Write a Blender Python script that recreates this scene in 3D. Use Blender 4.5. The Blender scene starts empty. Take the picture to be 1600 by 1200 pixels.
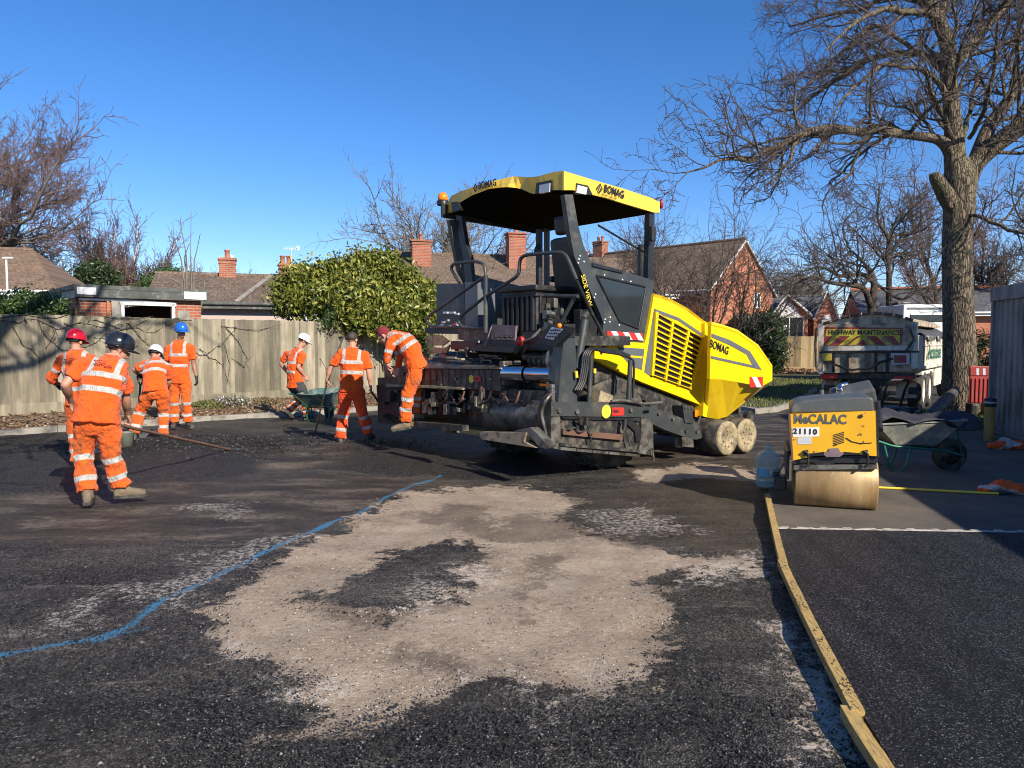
import bpy, bmesh, math, random
import numpy as np
from mathutils import Vector, Matrix, Euler, Quaternion
R_ = math.radians
SC = bpy.context.scene
# ---------------------------------------------------------------- camera
FPX = 1155.0; CAMH = 1.6; PITCH = math.atan(65/FPX)
cd = bpy.data.cameras.new("camera"); cam = bpy.data.objects.new("camera", cd)
SC.collection.objects.link(cam); SC.camera = cam
cd.sensor_width = 36; cd.lens = 36*FPX/1600; cd.clip_start = 0.05; cd.clip_end = 3000
cam.location = (0, 0, CAMH); cam.rotation_euler = (R_(90)-PITCH, 0, 0)
# ---------------------------------------------------------------- sky, sun
SUN_AZ = 36.0; SUN_EL = 31.0       # azimuth measured from -Y towards +X
w = bpy.data.worlds.new("World"); SC.world = w; w.use_nodes = True
wt = w.node_tree; bgn = wt.nodes["Background"]
sky = wt.nodes.new("ShaderNodeTexSky"); sky.sky_type = 'NISHITA'; sky.sun_disc = False
sky.sun_elevation = R_(SUN_EL); sky.sun_rotation = R_(180-SUN_AZ)
sky.air_density = 1.0; sky.dust_density = 0.0; sky.ozone_density = 4.5; sky.altitude = 900
hs = wt.nodes.new("ShaderNodeHueSaturation"); hs.inputs['Saturation'].default_value = 1.22
hs.inputs['Value'].default_value = 1.0
tn_ = wt.nodes.new('ShaderNodeMix'); tn_.data_type = 'RGBA'; tn_.blend_type = 'MULTIPLY'; tn_.inputs[0].default_value = 1.0; tn_.inputs[7].default_value = (1.07, .97, 1.08, 1)
wt.links.new(sky.outputs[0], hs.inputs['Color']); wt.links.new(hs.outputs[0], tn_.inputs[6]); wt.links.new(tn_.outputs[2], bgn.inputs[0])
bgn.inputs[1].default_value = 0.104
sd = bpy.data.lights.new("sun", 'SUN'); so = bpy.data.objects.new("sun", sd); SC.collection.objects.link(so)
sd.energy = 5.0; sd.angle = R_(0.53); sd.color = (1.0, 0.91, 0.77)
so.location = (20, -20, 30)
SDIR = Vector((math.sin(R_(SUN_AZ))*math.cos(R_(SUN_EL)), -math.cos(R_(SUN_AZ))*math.cos(R_(SUN_EL)), math.sin(R_(SUN_EL))))
so.rotation_euler = SDIR.to_track_quat('Z', 'Y').to_euler()
SC.view_settings.view_transform = 'Standard'; SC.view_settings.look = 'None'
SC.view_settings.exposure = 0.56; SC.view_settings.gamma = 1
SC.render.engine = 'CYCLES'; SC.cycles.filter_width = 1.05; SC.cycles.max_bounces = 6; SC.cycles.transparent_max_bounces = 12
# ---------------------------------------------------------------- photo measurements -> world
ca, sa = math.cos(PITCH), math.sin(PITCH)
def ray(u, v):
    x = (u-800)/FPX; z = (600-v)/FPX
    return Vector((x, ca+z*sa, z*ca-sa))
def gnd(u, v, z0=0.0):
    d = ray(u, v); t = (z0-CAMH)/d.z; return Vector((d.x*t, d.y*t, z0))
def atY(u, v, Y):
    d = ray(u, v); t = Y/d.y; return Vector((d.x*t, Y, CAMH+d.z*t))
class Fr:
    """a thing's own frame: origin on the ground and heading th (deg, from +X); a forward, b left"""
    def __init__(s, x, y, th, z=0.0):
        s.o = Vector((x, y, z)); s.th = R_(th); s.f = Vector((math.cos(s.th), math.sin(s.th), 0)); s.l = Vector((-s.f.y, s.f.x, 0))
    def loc(s, p):
        q = p-s.o; return Vector((q.dot(s.f), q.dot(s.l), q.z))
    def S(s, u, v, b):      # point on the plane b = const
        d = ray(u, v); c = Vector((0, 0, CAMH)); t = (b-(c-s.o).dot(s.l))/d.dot(s.l); return s.loc(c+d*t)
    def A(s, u, v, a):      # point on the plane a = const
        d = ray(u, v); c = Vector((0, 0, CAMH)); t = (a-(c-s.o).dot(s.f))/d.dot(s.f); return s.loc(c+d*t)
    def Z(s, u, v, z):
        d = ray(u, v); t = (z+s.o.z-CAMH)/d.z; return s.loc(Vector((0, 0, CAMH))+d*t)
# ---------------------------------------------------------------- object helpers
COL = SC.collection
def obj(name, me, mat=None, parent=None, label=None):
    o = bpy.data.objects.new(name, me); COL.objects.link(o)
    if mat is not None:
        for m in (mat if isinstance(mat, (list, tuple)) else [mat]): me.materials.append(m)
    if parent is not None: o.parent = parent
    if label: o['label'] = label
    return o
def tag(o, label, cat, group=None):
    o['label'] = label; o['category'] = cat
    if group: o['group'] = group
    return o
def thing(name, label, cat, loc=(0, 0, 0), rz=0.0, group=None):
    o = bpy.data.objects.new(name, None); COL.objects.link(o); o.empty_display_size = 0.2
    o.location = loc; o.rotation_euler = (0, 0, rz); return tag(o, label, cat, group)
def struct(o): o['kind'] = 'structure'; return o
def copy_tree(o, parent=None):
    c = o.copy(); COL.objects.link(c)
    if parent is not None: c.parent = parent
    for ch in list(o.children): copy_tree(ch, c)
    return c
class MB:
    def __init__(s): s.v = []; s.f = []; s.m = []; s.sm = []
    def add(s, vs, fs, mi=0, smooth=False):
        k = len(s.v); s.v.extend([tuple(p) for p in vs]); s.f.extend([tuple(i+k for i in f) for f in fs])
        s.m.extend([mi]*len(fs)); s.sm.extend([smooth]*len(fs)); return s
    def box(s, c, d, M=None, mi=0, bev=0.0, taper=1.0):
        x, y, z = d[0]/2, d[1]/2, d[2]/2; c = Vector(c)
        if bev <= 0:
            vs = [Vector((sx*x*(taper if sz > 0 else 1), sy*y*(taper if sz > 0 else 1), sz*z)) for sz in (-1, 1) for sy in (-1, 1) for sx in (-1, 1)]
            fs = [(0, 2, 3, 1), (4, 5, 7, 6), (0, 1, 5, 4), (2, 6, 7, 3), (0, 4, 6, 2), (1, 3, 7, 5)]
        else:
            b = min(bev, x*.95, y*.95, z*.95); vs = []; fs = []
            for sz in (-1, 1):
                for (ix, iy) in ((-1, -1), (1, -1), (1, 1), (-1, 1)):
                    pass
            bm = bmesh.new(); bmesh.ops.create_cube(bm, size=1.0)
            for v_ in bm.verts: v_.co = Vector((v_.co.x*2*x, v_.co.y*2*y, v_.co.z*2*z))
            bmesh.ops.bevel(bm, geom=bm.edges[:], offset=b, segments=2, profile=.6, affect='EDGES')
            bm.verts.index_update(); vs = [v_.co.copy() for v_ in bm.verts]; fs = [[q.index for q in f.verts] for f in bm.faces]; bm.free()
            if taper != 1: vs = [Vector((q.x*(taper if q.z > 0 else 1), q.y*(taper if q.z > 0 else 1), q.z)) for q in vs]
        if M is not None: vs = [M @ q for q in vs]
        return s.add([q+c for q in vs], fs, mi)
    def prism(s, pts, off, mi=0):
        """closed outline pts extruded by vector off"""
        n = len(pts); off = Vector(off); P = [Vector(p) for p in pts]
        nrm = Vector((0, 0, 0))
        for i in range(n): nrm += P[i].cross(P[(i+1) % n])
        if nrm.dot(off) > 0: P = P[::-1]
        vs = P+[p+off for p in P]
        fs = [tuple(range(n)), tuple(range(2*n-1, n-1, -1))]+[(i, i+n, (i+1) % n+n, (i+1) % n) for i in range(n)]
        return s.add(vs, fs, mi)
    def tube(s, pts, r, n=8, mi=0, cap=True, smooth=True, bend=0):
        P = [Vector(p) for p in pts]
        if bend > 0 and len(P) > 2:
            Q = [P[0]]
            for i in range(1, len(P)-1):
                a, b, c = P[i-1], P[i], P[i+1]; d1 = min(bend, (a-b).length*.45); d2 = min(bend, (c-b).length*.45)
                p1 = b+(a-b).normalized()*d1; p2 = b+(c-b).normalized()*d2
                for k in range(5):
                    t = k/4; Q.append(p1*(1-t)**2+b*2*t*(1-t)+p2*t*t)
            Q.append(P[-1]); P = Q
        rr = r if isinstance(r, (list, tuple)) else [r]*len(P)
        up = Vector((0, 0, 1)); vs = []; fs = []; prev = None
        for i, p in enumerate(P):
            t = (P[min(i+1, len(P)-1)]-P[max(i-1, 0)])
            if t.length < 1e-9: t = Vector((0, 0, 1))
            t.normalize()
            if prev is None:
                x = t.cross(up) if abs(t.z) < .95 else t.cross(Vector((1, 0, 0)))
            else: x = prev-t*prev.dot(t)
            x.normalize(); y = t.cross(x); prev = x
            for k in range(n):
                a = 2*math.pi*k/n; vs.append(p+(x*math.cos(a)+y*math.sin(a))*rr[i])
        for i in range(len(P)-1):
            for k in range(n): fs.append((i*n+k, i*n+(k+1) % n, (i+1)*n+(k+1) % n, (i+1)*n+k))
        s.add(vs, fs, mi, smooth)
        if cap: s.add(vs[:n], [tuple(range(n-1, -1, -1))], mi); s.add(vs[-n:], [tuple(range(n))], mi)
        return s
    def cyl(s, p0, p1, r, n=20, mi=0): return s.tube([p0, p1], r, n, mi)
    def lathe(s, prof, c, axis=(0, 0, 1), n=24, mi=0, smooth=True):
        """prof: list of (radius, height along axis)"""
        ax = Vector(axis).normalized(); x = ax.orthogonal().normalized(); y = ax.cross(x); c = Vector(c); vs = []; fs = []
        for (r, h) in prof:
            for k in range(n):
                a = 2*math.pi*k/n; vs.append(c+ax*h+(x*math.cos(a)+y*math.sin(a))*r)
        for i in range(len(prof)-1):
            for k in range(n): fs.append((i*n+k, i*n+(k+1) % n, (i+1)*n+(k+1) % n, (i+1)*n+k))
        return s.add(vs, fs, mi, smooth)
    def ball(s, c, r, n=12, mi=0):
        rx, ry, rz = r if isinstance(r, (tuple, list)) else (r, r, r); c = Vector(c); vs = []; fs = []; m = max(4, n//2+1)
        for i in range(m+1):
            th = math.pi*i/m
            for k in range(n):
                a = 2*math.pi*k/n; vs.append(c+Vector((rx*math.sin(th)*math.cos(a), ry*math.sin(th)*math.sin(a), rz*math.cos(th))))
        for i in range(m):
            for k in range(n): fs.append((i*n+k, (i+1)*n+k, (i+1)*n+(k+1) % n, i*n+(k+1) % n))
        return s.add(vs, fs, mi, True)
    def quad(s, a, b, c, d, mi=0): return s.add([a, b, c, d], [(0, 1, 2, 3)], mi)
    def build(s, name, mat=None, parent=None, label=None, recalc=True):
        me = bpy.data.meshes.new(name); me.from_pydata(s.v, [], s.f); me.update()
        me.polygons.foreach_set('material_index', s.m); me.polygons.foreach_set('use_smooth', s.sm)
        if recalc:
            bm = bmesh.new(); bm.from_mesh(me); bmesh.ops.recalc_face_normals(bm, faces=bm.faces[:]); bm.to_mesh(me); bm.free()
        return obj(name, me, mat, parent, label)
def evald(o):
    """apply modifiers of o, return mesh"""
    dg = bpy.context.evaluated_depsgraph_get(); dg.update()
    me = bpy.data.meshes.new_from_object(o.evaluated_get(dg)); return me
def text_mesh(body, size, depth=0.0015, shear=0.0, bold=0.0, spacing=1.0):
    cu = bpy.data.curves.new('txt', 'FONT'); cu.body = body; cu.size = size; cu.extrude = depth; cu.shear = shear; cu.offset = bold
    cu.space_character = spacing; cu.align_x = 'CENTER'; cu.align_y = 'CENTER'; cu.resolution_u = 3
    o = bpy.data.objects.new('txt', cu); COL.objects.link(o); me = evald(o); bpy.data.objects.remove(o); return me
def lettering(name, body, size, c, right, up, mat, parent=None, label=None, sx=1.0, **k):
    me = text_mesh(body, size, **k); r = Vector(right).normalized(); u_ = Vector(up); u_ = (u_-r*u_.dot(r)).normalized(); n = r.cross(u_)
    M = Matrix((( r.x, u_.x, n.x, c[0]), (r.y, u_.y, n.y, c[1]), (r.z, u_.z, n.z, c[2]), (0, 0, 0, 1)))
    me.transform(M @ Matrix.Diagonal((sx, 1, 1, 1))); me.materials.clear()
    return obj(name, me, mat, parent, label)
# ---------------------------------------------------------------- materials
def nm(name):
    m = bpy.data.materials.new(name); m.use_nodes = True; nt = m.node_tree; return m, nt, nt.nodes['Principled BSDF']
def N(nt, t, **k):
    n = nt.nodes.new(t)
    for a, v in k.items():
        if a in ('operation', 'blend_type', 'data_type', 'noise_dimensions', 'feature', 'attribute_name', 'wave_type', 'bands_direction', 'distance', 'interpolation_type', 'clamp', 'offset', 'squash', 'vector_type', 'invert'): setattr(n, a, v)
        else: n.inputs[a.replace('_', ' ')].default_value = v
    return n
def c4(c): return (c[0], c[1], c[2], 1)
def noise(nt, scale, detail=4, rough=.55, vec=None, dist=0.0):
    n = N(nt, 'ShaderNodeTexNoise', Scale=scale, Detail=detail, Roughness=rough, Distortion=dist)
    if vec is not None: nt.links.new(vec, n.inputs['Vector'])
    return n.outputs['Fac']
def ramp(nt, fac, stops):
    r = nt.nodes.new('ShaderNodeValToRGB'); e = r.color_ramp.elements
    while len(e) < len(stops): e.new(.5)
    for i, (p, c) in enumerate(stops): e[i].position = p; e[i].color = c4(c) if not isinstance(c, (int, float)) else (c, c, c, 1)
    nt.links.new(fac, r.inputs[0]); return r.outputs[0]
def mix(nt, fac, a, b, mode='MIX'):
    n = nt.nodes.new('ShaderNodeMix'); n.data_type = 'RGBA'; n.blend_type = mode
    for i, x in ((0, fac), (6, a), (7, b)):
        if isinstance(x, (int, float)): n.inputs[i].default_value = x if i == 0 else (x, x, x, 1)
        elif isinstance(x, tuple): n.inputs[i].default_value = c4(x)
        else: nt.links.new(x, n.inputs[i])
    return n.outputs[2]
def mth(nt, op, a, b=None, c=None, clamp=False):
    n = nt.nodes.new('ShaderNodeMath'); n.operation = op; n.use_clamp = clamp
    for i, x in enumerate((a, b, c)):
        if x is None: continue
        if isinstance(x, (int, float)): n.inputs[i].default_value = x
        else: nt.links.new(x, n.inputs[i])
    return n.outputs[0]
def coord(nt, kind='Object', scale=(1, 1, 1), rot=(0, 0, 0)):
    t = nt.nodes.new('ShaderNodeTexCoord'); m = nt.nodes.new('ShaderNodeMapping'); m.inputs['Scale'].default_value = scale; m.inputs['Rotation'].default_value = rot
    nt.links.new(t.outputs[kind], m.inputs[0]); return m.outputs[0]
def bump(nt, b, h, strength=.3, dist=.01):
    n = N(nt, 'ShaderNodeBump', Strength=strength, Distance=dist); nt.links.new(h, n.inputs['Height']); nt.links.new(n.outputs[0], b.inputs['Normal']); return n
def pm(name, c1, c2=None, scale=6.0, rough=.6, metal=0.0, bmp=0.0, bscale=60.0, dirt=None, dscale=5.0, damt=.5, stretch=(1, 1, 1), rvar=.15, spec=None, coat=0):
    m, nt, b = nm(name); c2 = c2 or tuple(x*.75 for x in c1); v = coord(nt, 'Object', stretch)
    f = noise(nt, scale, 6, .6, v); col = ramp(nt, f, [(.35, c1), (.65, c2)])
    if dirt is not None:
        d = noise(nt, dscale, 8, .7, v); k = ramp(nt, d, [(.62-damt*.35, 0.0), (.72-damt*.25, 1.0)]); col = mix(nt, k, col, dirt)
    nt.links.new(col, b.inputs['Base Color']); b.inputs['Metallic'].default_value = metal
    r = mth(nt, 'MULTIPLY_ADD', f, rvar*2, rough-rvar); nt.links.new(r, b.inputs['Roughness'])
    if spec is not None: b.inputs['Specular IOR Level'].default_value = spec
    if coat: b.inputs['Coat Weight'].default_value = coat; b.inputs['Coat Roughness'].default_value = .15
    if bmp: bump(nt, b, noise(nt, bscale, 5, .6, v), bmp, .01)
    return m
MT = {}
MT['paver_grey'] = pm('paver_grey_paint', (.034, .039, .040), (.046, .052, .053), 4, .45, 0, .05, 30, (.10, .09, .075), 3, .25)
MT['dark_steel'] = pm('oily_dark_steel', (.032, .033, .034), (.055, .053, .049), 7, .42, .25, .25, 40, (.15, .13, .10), 7, .38)
MT['steel'] = pm('worn_steel', (.16, .155, .14), (.24, .225, .2), 9, .42, .5, .3, 50, (.07, .055, .042), 7, .45)
MT['black'] = pm('black_plastic', (.012, .012, .013), (.02, .02, .021), 6, .45, 0, .04, 50, (.05, .047, .042), 5, .2)
MT['rubber'] = pm('rubber', (.018, .018, .018), (.035, .032, .028), 12, .8, 0, .3, 60, (.10, .085, .065), 6, .5)
MT['yellow'] = pm('yellow_paint', (.86, .58, .006), (.81, .54, .006), 3, .32, 0, .015, 60, (.50, .38, .04), 5, .06, coat=.3)
MT['yellow_roof'] = pm('faded_yellow_plastic', (.84, .55, .06), (.76, .48, .05), 3, .4, 0, .02, 60, (.52, .36, .07), 4, .2)
MT['chrome'] = pm('chrome', (.55, .57, .62), (.5, .52, .56), 3, .12, 1.0, 0)
MT['white'] = pm('white_paint', (.78, .78, .75), (.68, .67, .63), 5, .5, 0, .03, 40)
MT['red'] = pm('red_sign', (.62, .03, .02), (.55, .03, .02), 5, .5)
MT['amber'] = pm('amber_lens', (.85, .25, .01), (.8, .2, .01), 5, .2)
MT['mud'] = pm('dried_mud', (.42, .34, .20), (.30, .24, .14), 14, .85, 0, .6, 40, (.16, .13, .09), 9, .45)
MT['wood'] = pm('raw_timber', (.56, .38, .13), (.42, .27, .09), 5, .7, 0, .3, 40, (.05, .045, .04), 14, .3, (12, 1, 12))
MT['plank'] = pm('weathered_plank', (.42, .32, .2), (.3, .23, .15), 5, .75, 0, .3, 40, (.06, .05, .04), 9, .35)
MT['glass'] = pm('dark_glass', (.02, .025, .028), (.03, .035, .038), 2, .08, 0, 0, spec=.45, rvar=.01)
MT['lamp'] = pm('lamp_glass', (.62, .64, .66), (.5, .52, .54), 8, .15)
MT['ink'] = pm('black_ink', (.015, .015, .015), (.02, .02, .02), 5, .5)
MT['decal_yellow'] = pm('decal_yellow', (.8, .6, .05), (.75, .55, .05), 5, .5)
MT['grey_inlay'] = pm('grey_inlay', (.10, .115, .12), (.12, .13, .14), 5, .45)
MT['concrete'] = pm('concrete', (.34, .31, .26), (.24, .22, .19), 3, .85, 0, .4, 80, (.14, .12, .10), 4, .3)
def brick_mat(name, c1, c2, mortar, sc=1.0, axis='XZ'):
    m, nt, b = nm(name); t = nt.nodes.new('ShaderNodeTexCoord'); s = nt.nodes.new('ShaderNodeSeparateXYZ'); nt.links.new(t.outputs['Object'], s.inputs[0])
    g = nt.nodes.new('ShaderNodeNewGeometry')
    cmb = nt.nodes.new('ShaderNodeCombineXYZ'); sx = mth(nt, 'ADD', s.outputs[0], s.outputs[1]); nt.links.new(sx, cmb.inputs[0]); nt.links.new(s.outputs[2], cmb.inputs[1])
    br = nt.nodes.new('ShaderNodeTexBrick'); nt.links.new(cmb.outputs[0], br.inputs['Vector'])
    br.inputs['Color1'].default_value = c4(c1); br.inputs['Color2'].default_value = c4(c2); br.inputs['Mortar'].default_value = c4(mortar)
    br.inputs['Scale'].default_value = 1.0; br.inputs['Brick Width'].default_value = .225*sc; br.inputs['Row Height'].default_value = .075*sc; br.inputs['Mortar Size'].default_value = .009*sc
    br.inputs['Mortar Smooth'].default_value = .2
    col = mix(nt, .35, br.outputs['Color'], ramp(nt, noise(nt, 1.3, 6, .6, cmb.outputs[0]), [(.3, 0.25), (.7, 1.0)]), 'MULTIPLY')
    nt.links.new(col, b.inputs['Base Color']); b.inputs['Roughness'].default_value = .85
    bump(nt, b, br.outputs['Fac'], -.4, .01); return m
MT['brick'] = brick_mat('red_brick', (.42, .11, .05), (.30, .075, .035), (.34, .28, .22))
MT['brick2'] = brick_mat('orange_brick', (.56, .175, .08), (.44, .13, .06), (.42, .28, .2))
def tile_mat(name, c1, c2):
    m, nt, b = nm(name); t = nt.nodes.new('ShaderNodeTexCoord'); s = nt.nodes.new('ShaderNodeSeparateXYZ'); nt.links.new(t.outputs['Object'], s.inputs[0])
    # local x along the ridge, z up the slope
    cmb = nt.nodes.new('ShaderNodeCombineXYZ'); nt.links.new(s.outputs[0], cmb.inputs[0]); nt.links.new(mth(nt, 'MULTIPLY', s.outputs[2], 1.7), cmb.inputs[1])
    br = nt.nodes.new('ShaderNodeTexBrick'); nt.links.new(cmb.outputs[0], br.inputs['Vector'])
    br.inputs['Color1'].default_value = c4(c1); br.inputs['Color2'].default_value = c4(c2); br.inputs['Mortar'].default_value = (c1[0]*.4, c1[1]*.4, c1[2]*.4, 1)
    br.inputs['Scale'].default_value = 1.0; br.inputs['Brick Width'].default_value = .24; br.inputs['Row Height'].default_value = .2; br.inputs['Mortar Size'].default_value = .022; br.inputs['Mortar Smooth'].default_value = 1.0
    n1 = ramp(nt, noise(nt, 1.1, 8, .65, cmb.outputs[0]), [(.3, 0.45), (.72, 1.2)])
    col = mix(nt, .8, br.outputs['Color'], n1, 'MULTIPLY'); n2 = ramp(nt, noise(nt, 9, 6, .8, cmb.outputs[0]), [(.50, 0.0), (.66, .7)]); col = mix(nt, n2, col, (.34, .29, .22))
    nt.links.new(col, b.inputs['Base Color']); b.inputs['Roughness'].default_value = .9; bump(nt, b, br.outputs['Fac'], -1.0, .04); return m
MT['tiles'] = tile_mat('brown_roof_tiles', (.19, .125, .085), (.125, .085, .06))
MT['tiles_red'] = tile_mat('mottled_roof_tiles', (.24, .145, .085), (.15, .10, .07))
MT['slate'] = tile_mat('grey_slates', (.10, .105, .12), (.075, .08, .09))
MT['render'] = pm('pale_pebbledash', (.55, .44, .38), (.4, .33, .29), 40, .9, 0, .8, 60)
MT['felt'] = pm('roof_felt', (.055, .062, .055), (.09, .095, .085), 3, .8, 0, .3, 30, (.2, .2, .17), 5, .25)
# ================================================================ GROUND
def seg_dist(P, poly, closed=True):
    A = np.array(poly, float); B = np.roll(A, -1, 0) if closed else A[1:]; A = A if closed else A[:-1]
    best = np.full(len(P), 1e9)
    for a, b in zip(A, B):
        d = b-a; t = np.clip(((P-a) @ d)/max(d @ d, 1e-12), 0, 1); q = P-(a+t[:, None]*d); best = np.minimum(best, (q*q).sum(1))
    return np.sqrt(best)
def inside(P, poly):
    A = np.array(poly, float); r = np.zeros(len(P), bool); x, y = P[:, 0], P[:, 1]; j = len(A)-1
    for i in range(len(A)):
        xi, yi = A[i]; xj, yj = A[j]
        if yi != yj: r ^= ((yi > y) != (yj > y)) & (x < (xj-xi)*(y-yi)/(yj-yi)+xi)
        j = i
    return r
def sdp(P, px):
    poly = [tuple(gnd(u, v)[:2]) for u, v in px]; d = seg_dist(P, poly); return np.where(inside(P, poly), d, -d)
TAN = [[(300,988),(345,940),(400,890),(460,852),(520,825),(575,800),(640,768),(745,757),(820,760),(880,768),(905,785),(880,812),(935,828),(985,850),(1070,862),(1150,866),(1205,880),(1210,905),(1170,900),(1130,888),(1060,893),(1020,905),(1035,925),(1050,960),(1035,1000),(1048,1035),(1000,1055),(930,1078),(850,1075),(800,1055),(742,1058),(700,1085),(650,1100),(600,1112),(560,1130),(430,1150),(480,1095),(488,1068),(440,1040),(350,1015)],
       [(1230,985),(1262,1010),(1310,1080),(1345,1160),(1350,1215),(1290,1160),(1250,1090),(1235,1040)],
       [(985,735),(1100,722),(1190,735),(1190,752),(1100,745),(1020,755)]]
PATCH = [[(470,932),(535,925),(575,893),(625,858),(700,842),(755,852),(735,885),(712,925),(680,940),(652,942),(610,962),(530,958),(480,944)]]
WHT = [[(315,990),(350,1005),(440,1035),(490,1065),(470,1110),(420,1105),(430,1060),(340,1025)], [(720,915),(750,880),(790,885),(740,925)], [(640,915),(720,900),(700,930),(640,950)],
       [(1215,965),(1250,990),(1330,1100),(1370,1210),(1300,1180),(1240,1080)], [(60,960),(150,930),(120,985),(60,975)], [(200,915),(300,905),(280,935),(200,940)], [(300,880),(480,830),(470,850),(320,900)], [(760,1060),(800,1065),(900,1080),(820,1090)], [(300,790),(370,785),(372,800),(310,798)], [(900,800),(1000,790),(1080,830),(960,835)], [(1060,880),(1190,870),(1200,900),(1100,905)]]
STAIN = [[(828,962),(833,925),(850,886),(872,866),(878,871),(858,892),(843,928),(838,964)], [(806,955),(811,920),(826,884),(845,866),(851,870),(834,890),(820,924),(815,957)], [(640,1017),(675,1012),(702,1022),(690,1036),(655,1036)], [(885,770),(940,765),(1030,760),(1150,757),(1195,768),(1205,870),(1150,864),(1070,855),(985,845),(930,825),(875,812),(900,790)],
         [(640,800),(700,785),(760,788),(800,830),(730,835),(700,815),(655,812)], [(730,835),(810,800),(960,820),(1000,850),(900,838),(800,842)], [(530,950),(620,962),(650,945),(600,975),(540,965)], [(690,935),(730,940),(715,950),(680,948)]]
DUST = [[(380,700),(450,684),(560,688),(540,720),(470,735),(420,732)], [(-200,772),(100,772),(240,752),(400,745),(560,740),(700,748),(760,755),(640,768),(560,800),(440,850),(380,845),(250,848),(100,850),(-200,850)], [(985,700),(1200,650),(1240,640),(1240,760),(1000,760),(960,745)]]
FRESH = [[(420,702),(560,668),(700,690),(960,715),(972,738),(800,750),(640,744),(520,733),(440,725)], [(-300,682),(200,676),(330,668),(400,695),(432,718),(395,738),(330,750),(240,752),(140,768),(-300,778)]]  # first outline blackens the ground under the paver like the fresh mat
BLUE = [[(-40,1026),(60,1010),(150,994),(200,975),(255,935),(330,905),(410,862),(500,822),(560,800),(600,778),(645,757),(690,742)], [(150,997),(190,985),(228,976)]]
ys = np.unique(np.concatenate([[ -40, -25, -15, -8, -4, -2, 0, 1.0, 1.6], [gnd(0, v).y for v in np.arange(1330, 640, -2.2)], [gnd(0, v).y for v in np.arange(640, 560, -4)], [90, 130, 200, 320, 600, 1200]]))
ks = np.concatenate([np.linspace(-2.2, -.86, 16), np.linspace(-.85, .85, 560), np.linspace(.86, 2.2, 16)])
K, Y = np.meshgrid(ks, ys); Wd = np.where(Y > 2, Y, 2+(2-Y)*1.0); X = K*Wd
P = np.stack([X.ravel(), Y.ravel()], 1); near = (P[:, 1] > 1) & (P[:, 1] < 30)
Pn = P[near]
def field(polys, mode='max'):
    out = np.full(len(P), -5.0); v = None
    for q in polys: s = sdp(Pn, q); v = s if v is None else np.maximum(v, s)
    out[near] = np.clip(v, -5, 5); return out
f_tan = field(TAN); f_patch = field(PATCH); f_tan = np.minimum(f_tan, -f_patch)
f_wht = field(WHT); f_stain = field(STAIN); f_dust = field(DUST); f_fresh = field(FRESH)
f_blue = np.full(len(P), 5.0); v = None
for q in BLUE:
    d = seg_dist(Pn, [tuple(gnd(a, b)[:2]) for a, b in q], False); v = d if v is None else np.minimum(v, d)
f_blue[near] = v
def ss(x, a, b): t = np.clip((x-a)/(b-a), 0, 1); return t*t*(3-2*t)
rng = np.random.default_rng(5)
Z = np.zeros(len(P)); 
Z += .012*ss(-f_tan, -.02, .1)*(P[:, 1] < 30)*(P[:, 1] > 1)
for k in range(26):
    a = rng.uniform(0, 6.28); fr = rng.uniform(1.5, 16); Z += .0045/(1+fr*.18)*np.sin((P[:, 0]*math.cos(a)+P[:, 1]*math.sin(a))*fr+rng.uniform(0, 6.28))*near
# heap of loose asphalt under the shovels
hp = gnd(325, 698); d = np.hypot((P[:, 0]-hp.x)/1.7, (P[:, 1]-hp.y)/.7); Z += .15*np.exp(-d*d*1.6)
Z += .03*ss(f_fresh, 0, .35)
Z += -0.02
nx, ny = len(ks), len(ys)
idx = np.arange(nx*ny).reshape(ny, nx)
F_ = np.stack([idx[:-1, :-1], idx[:-1, 1:], idx[1:, 1:], idx[1:, :-1]], -1).reshape(-1, 4)
def np_mesh(name, V, F, mats, parent=None, smooth=False, mi=None):
    me = bpy.data.meshes.new(name); V = np.asarray(V, np.float32); F = np.asarray(F, np.int32); n = F.shape[1]
    me.vertices.add(len(V)); me.vertices.foreach_set('co', V.ravel()); me.loops.add(F.size); me.loops.foreach_set('vertex_index', F.ravel())
    me.polygons.add(len(F)); me.polygons.foreach_set('loop_start', np.arange(len(F), dtype=np.int32)*n); me.polygons.foreach_set('loop_total', np.full(len(F), n, np.int32))
    if smooth: me.polygons.foreach_set('use_smooth', np.ones(len(F), bool))
    if mi is not None: me.polygons.foreach_set('material_index', np.asarray(mi, np.int32))
    me.update(calc_edges=True); me.validate(); return obj(name, me, mats, parent)
def fattr(o, name, arr):
    a = o.data.attributes.new(name, 'FLOAT', 'POINT'); a.data.foreach_set('value', np.asarray(arr, np.float32))
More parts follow.
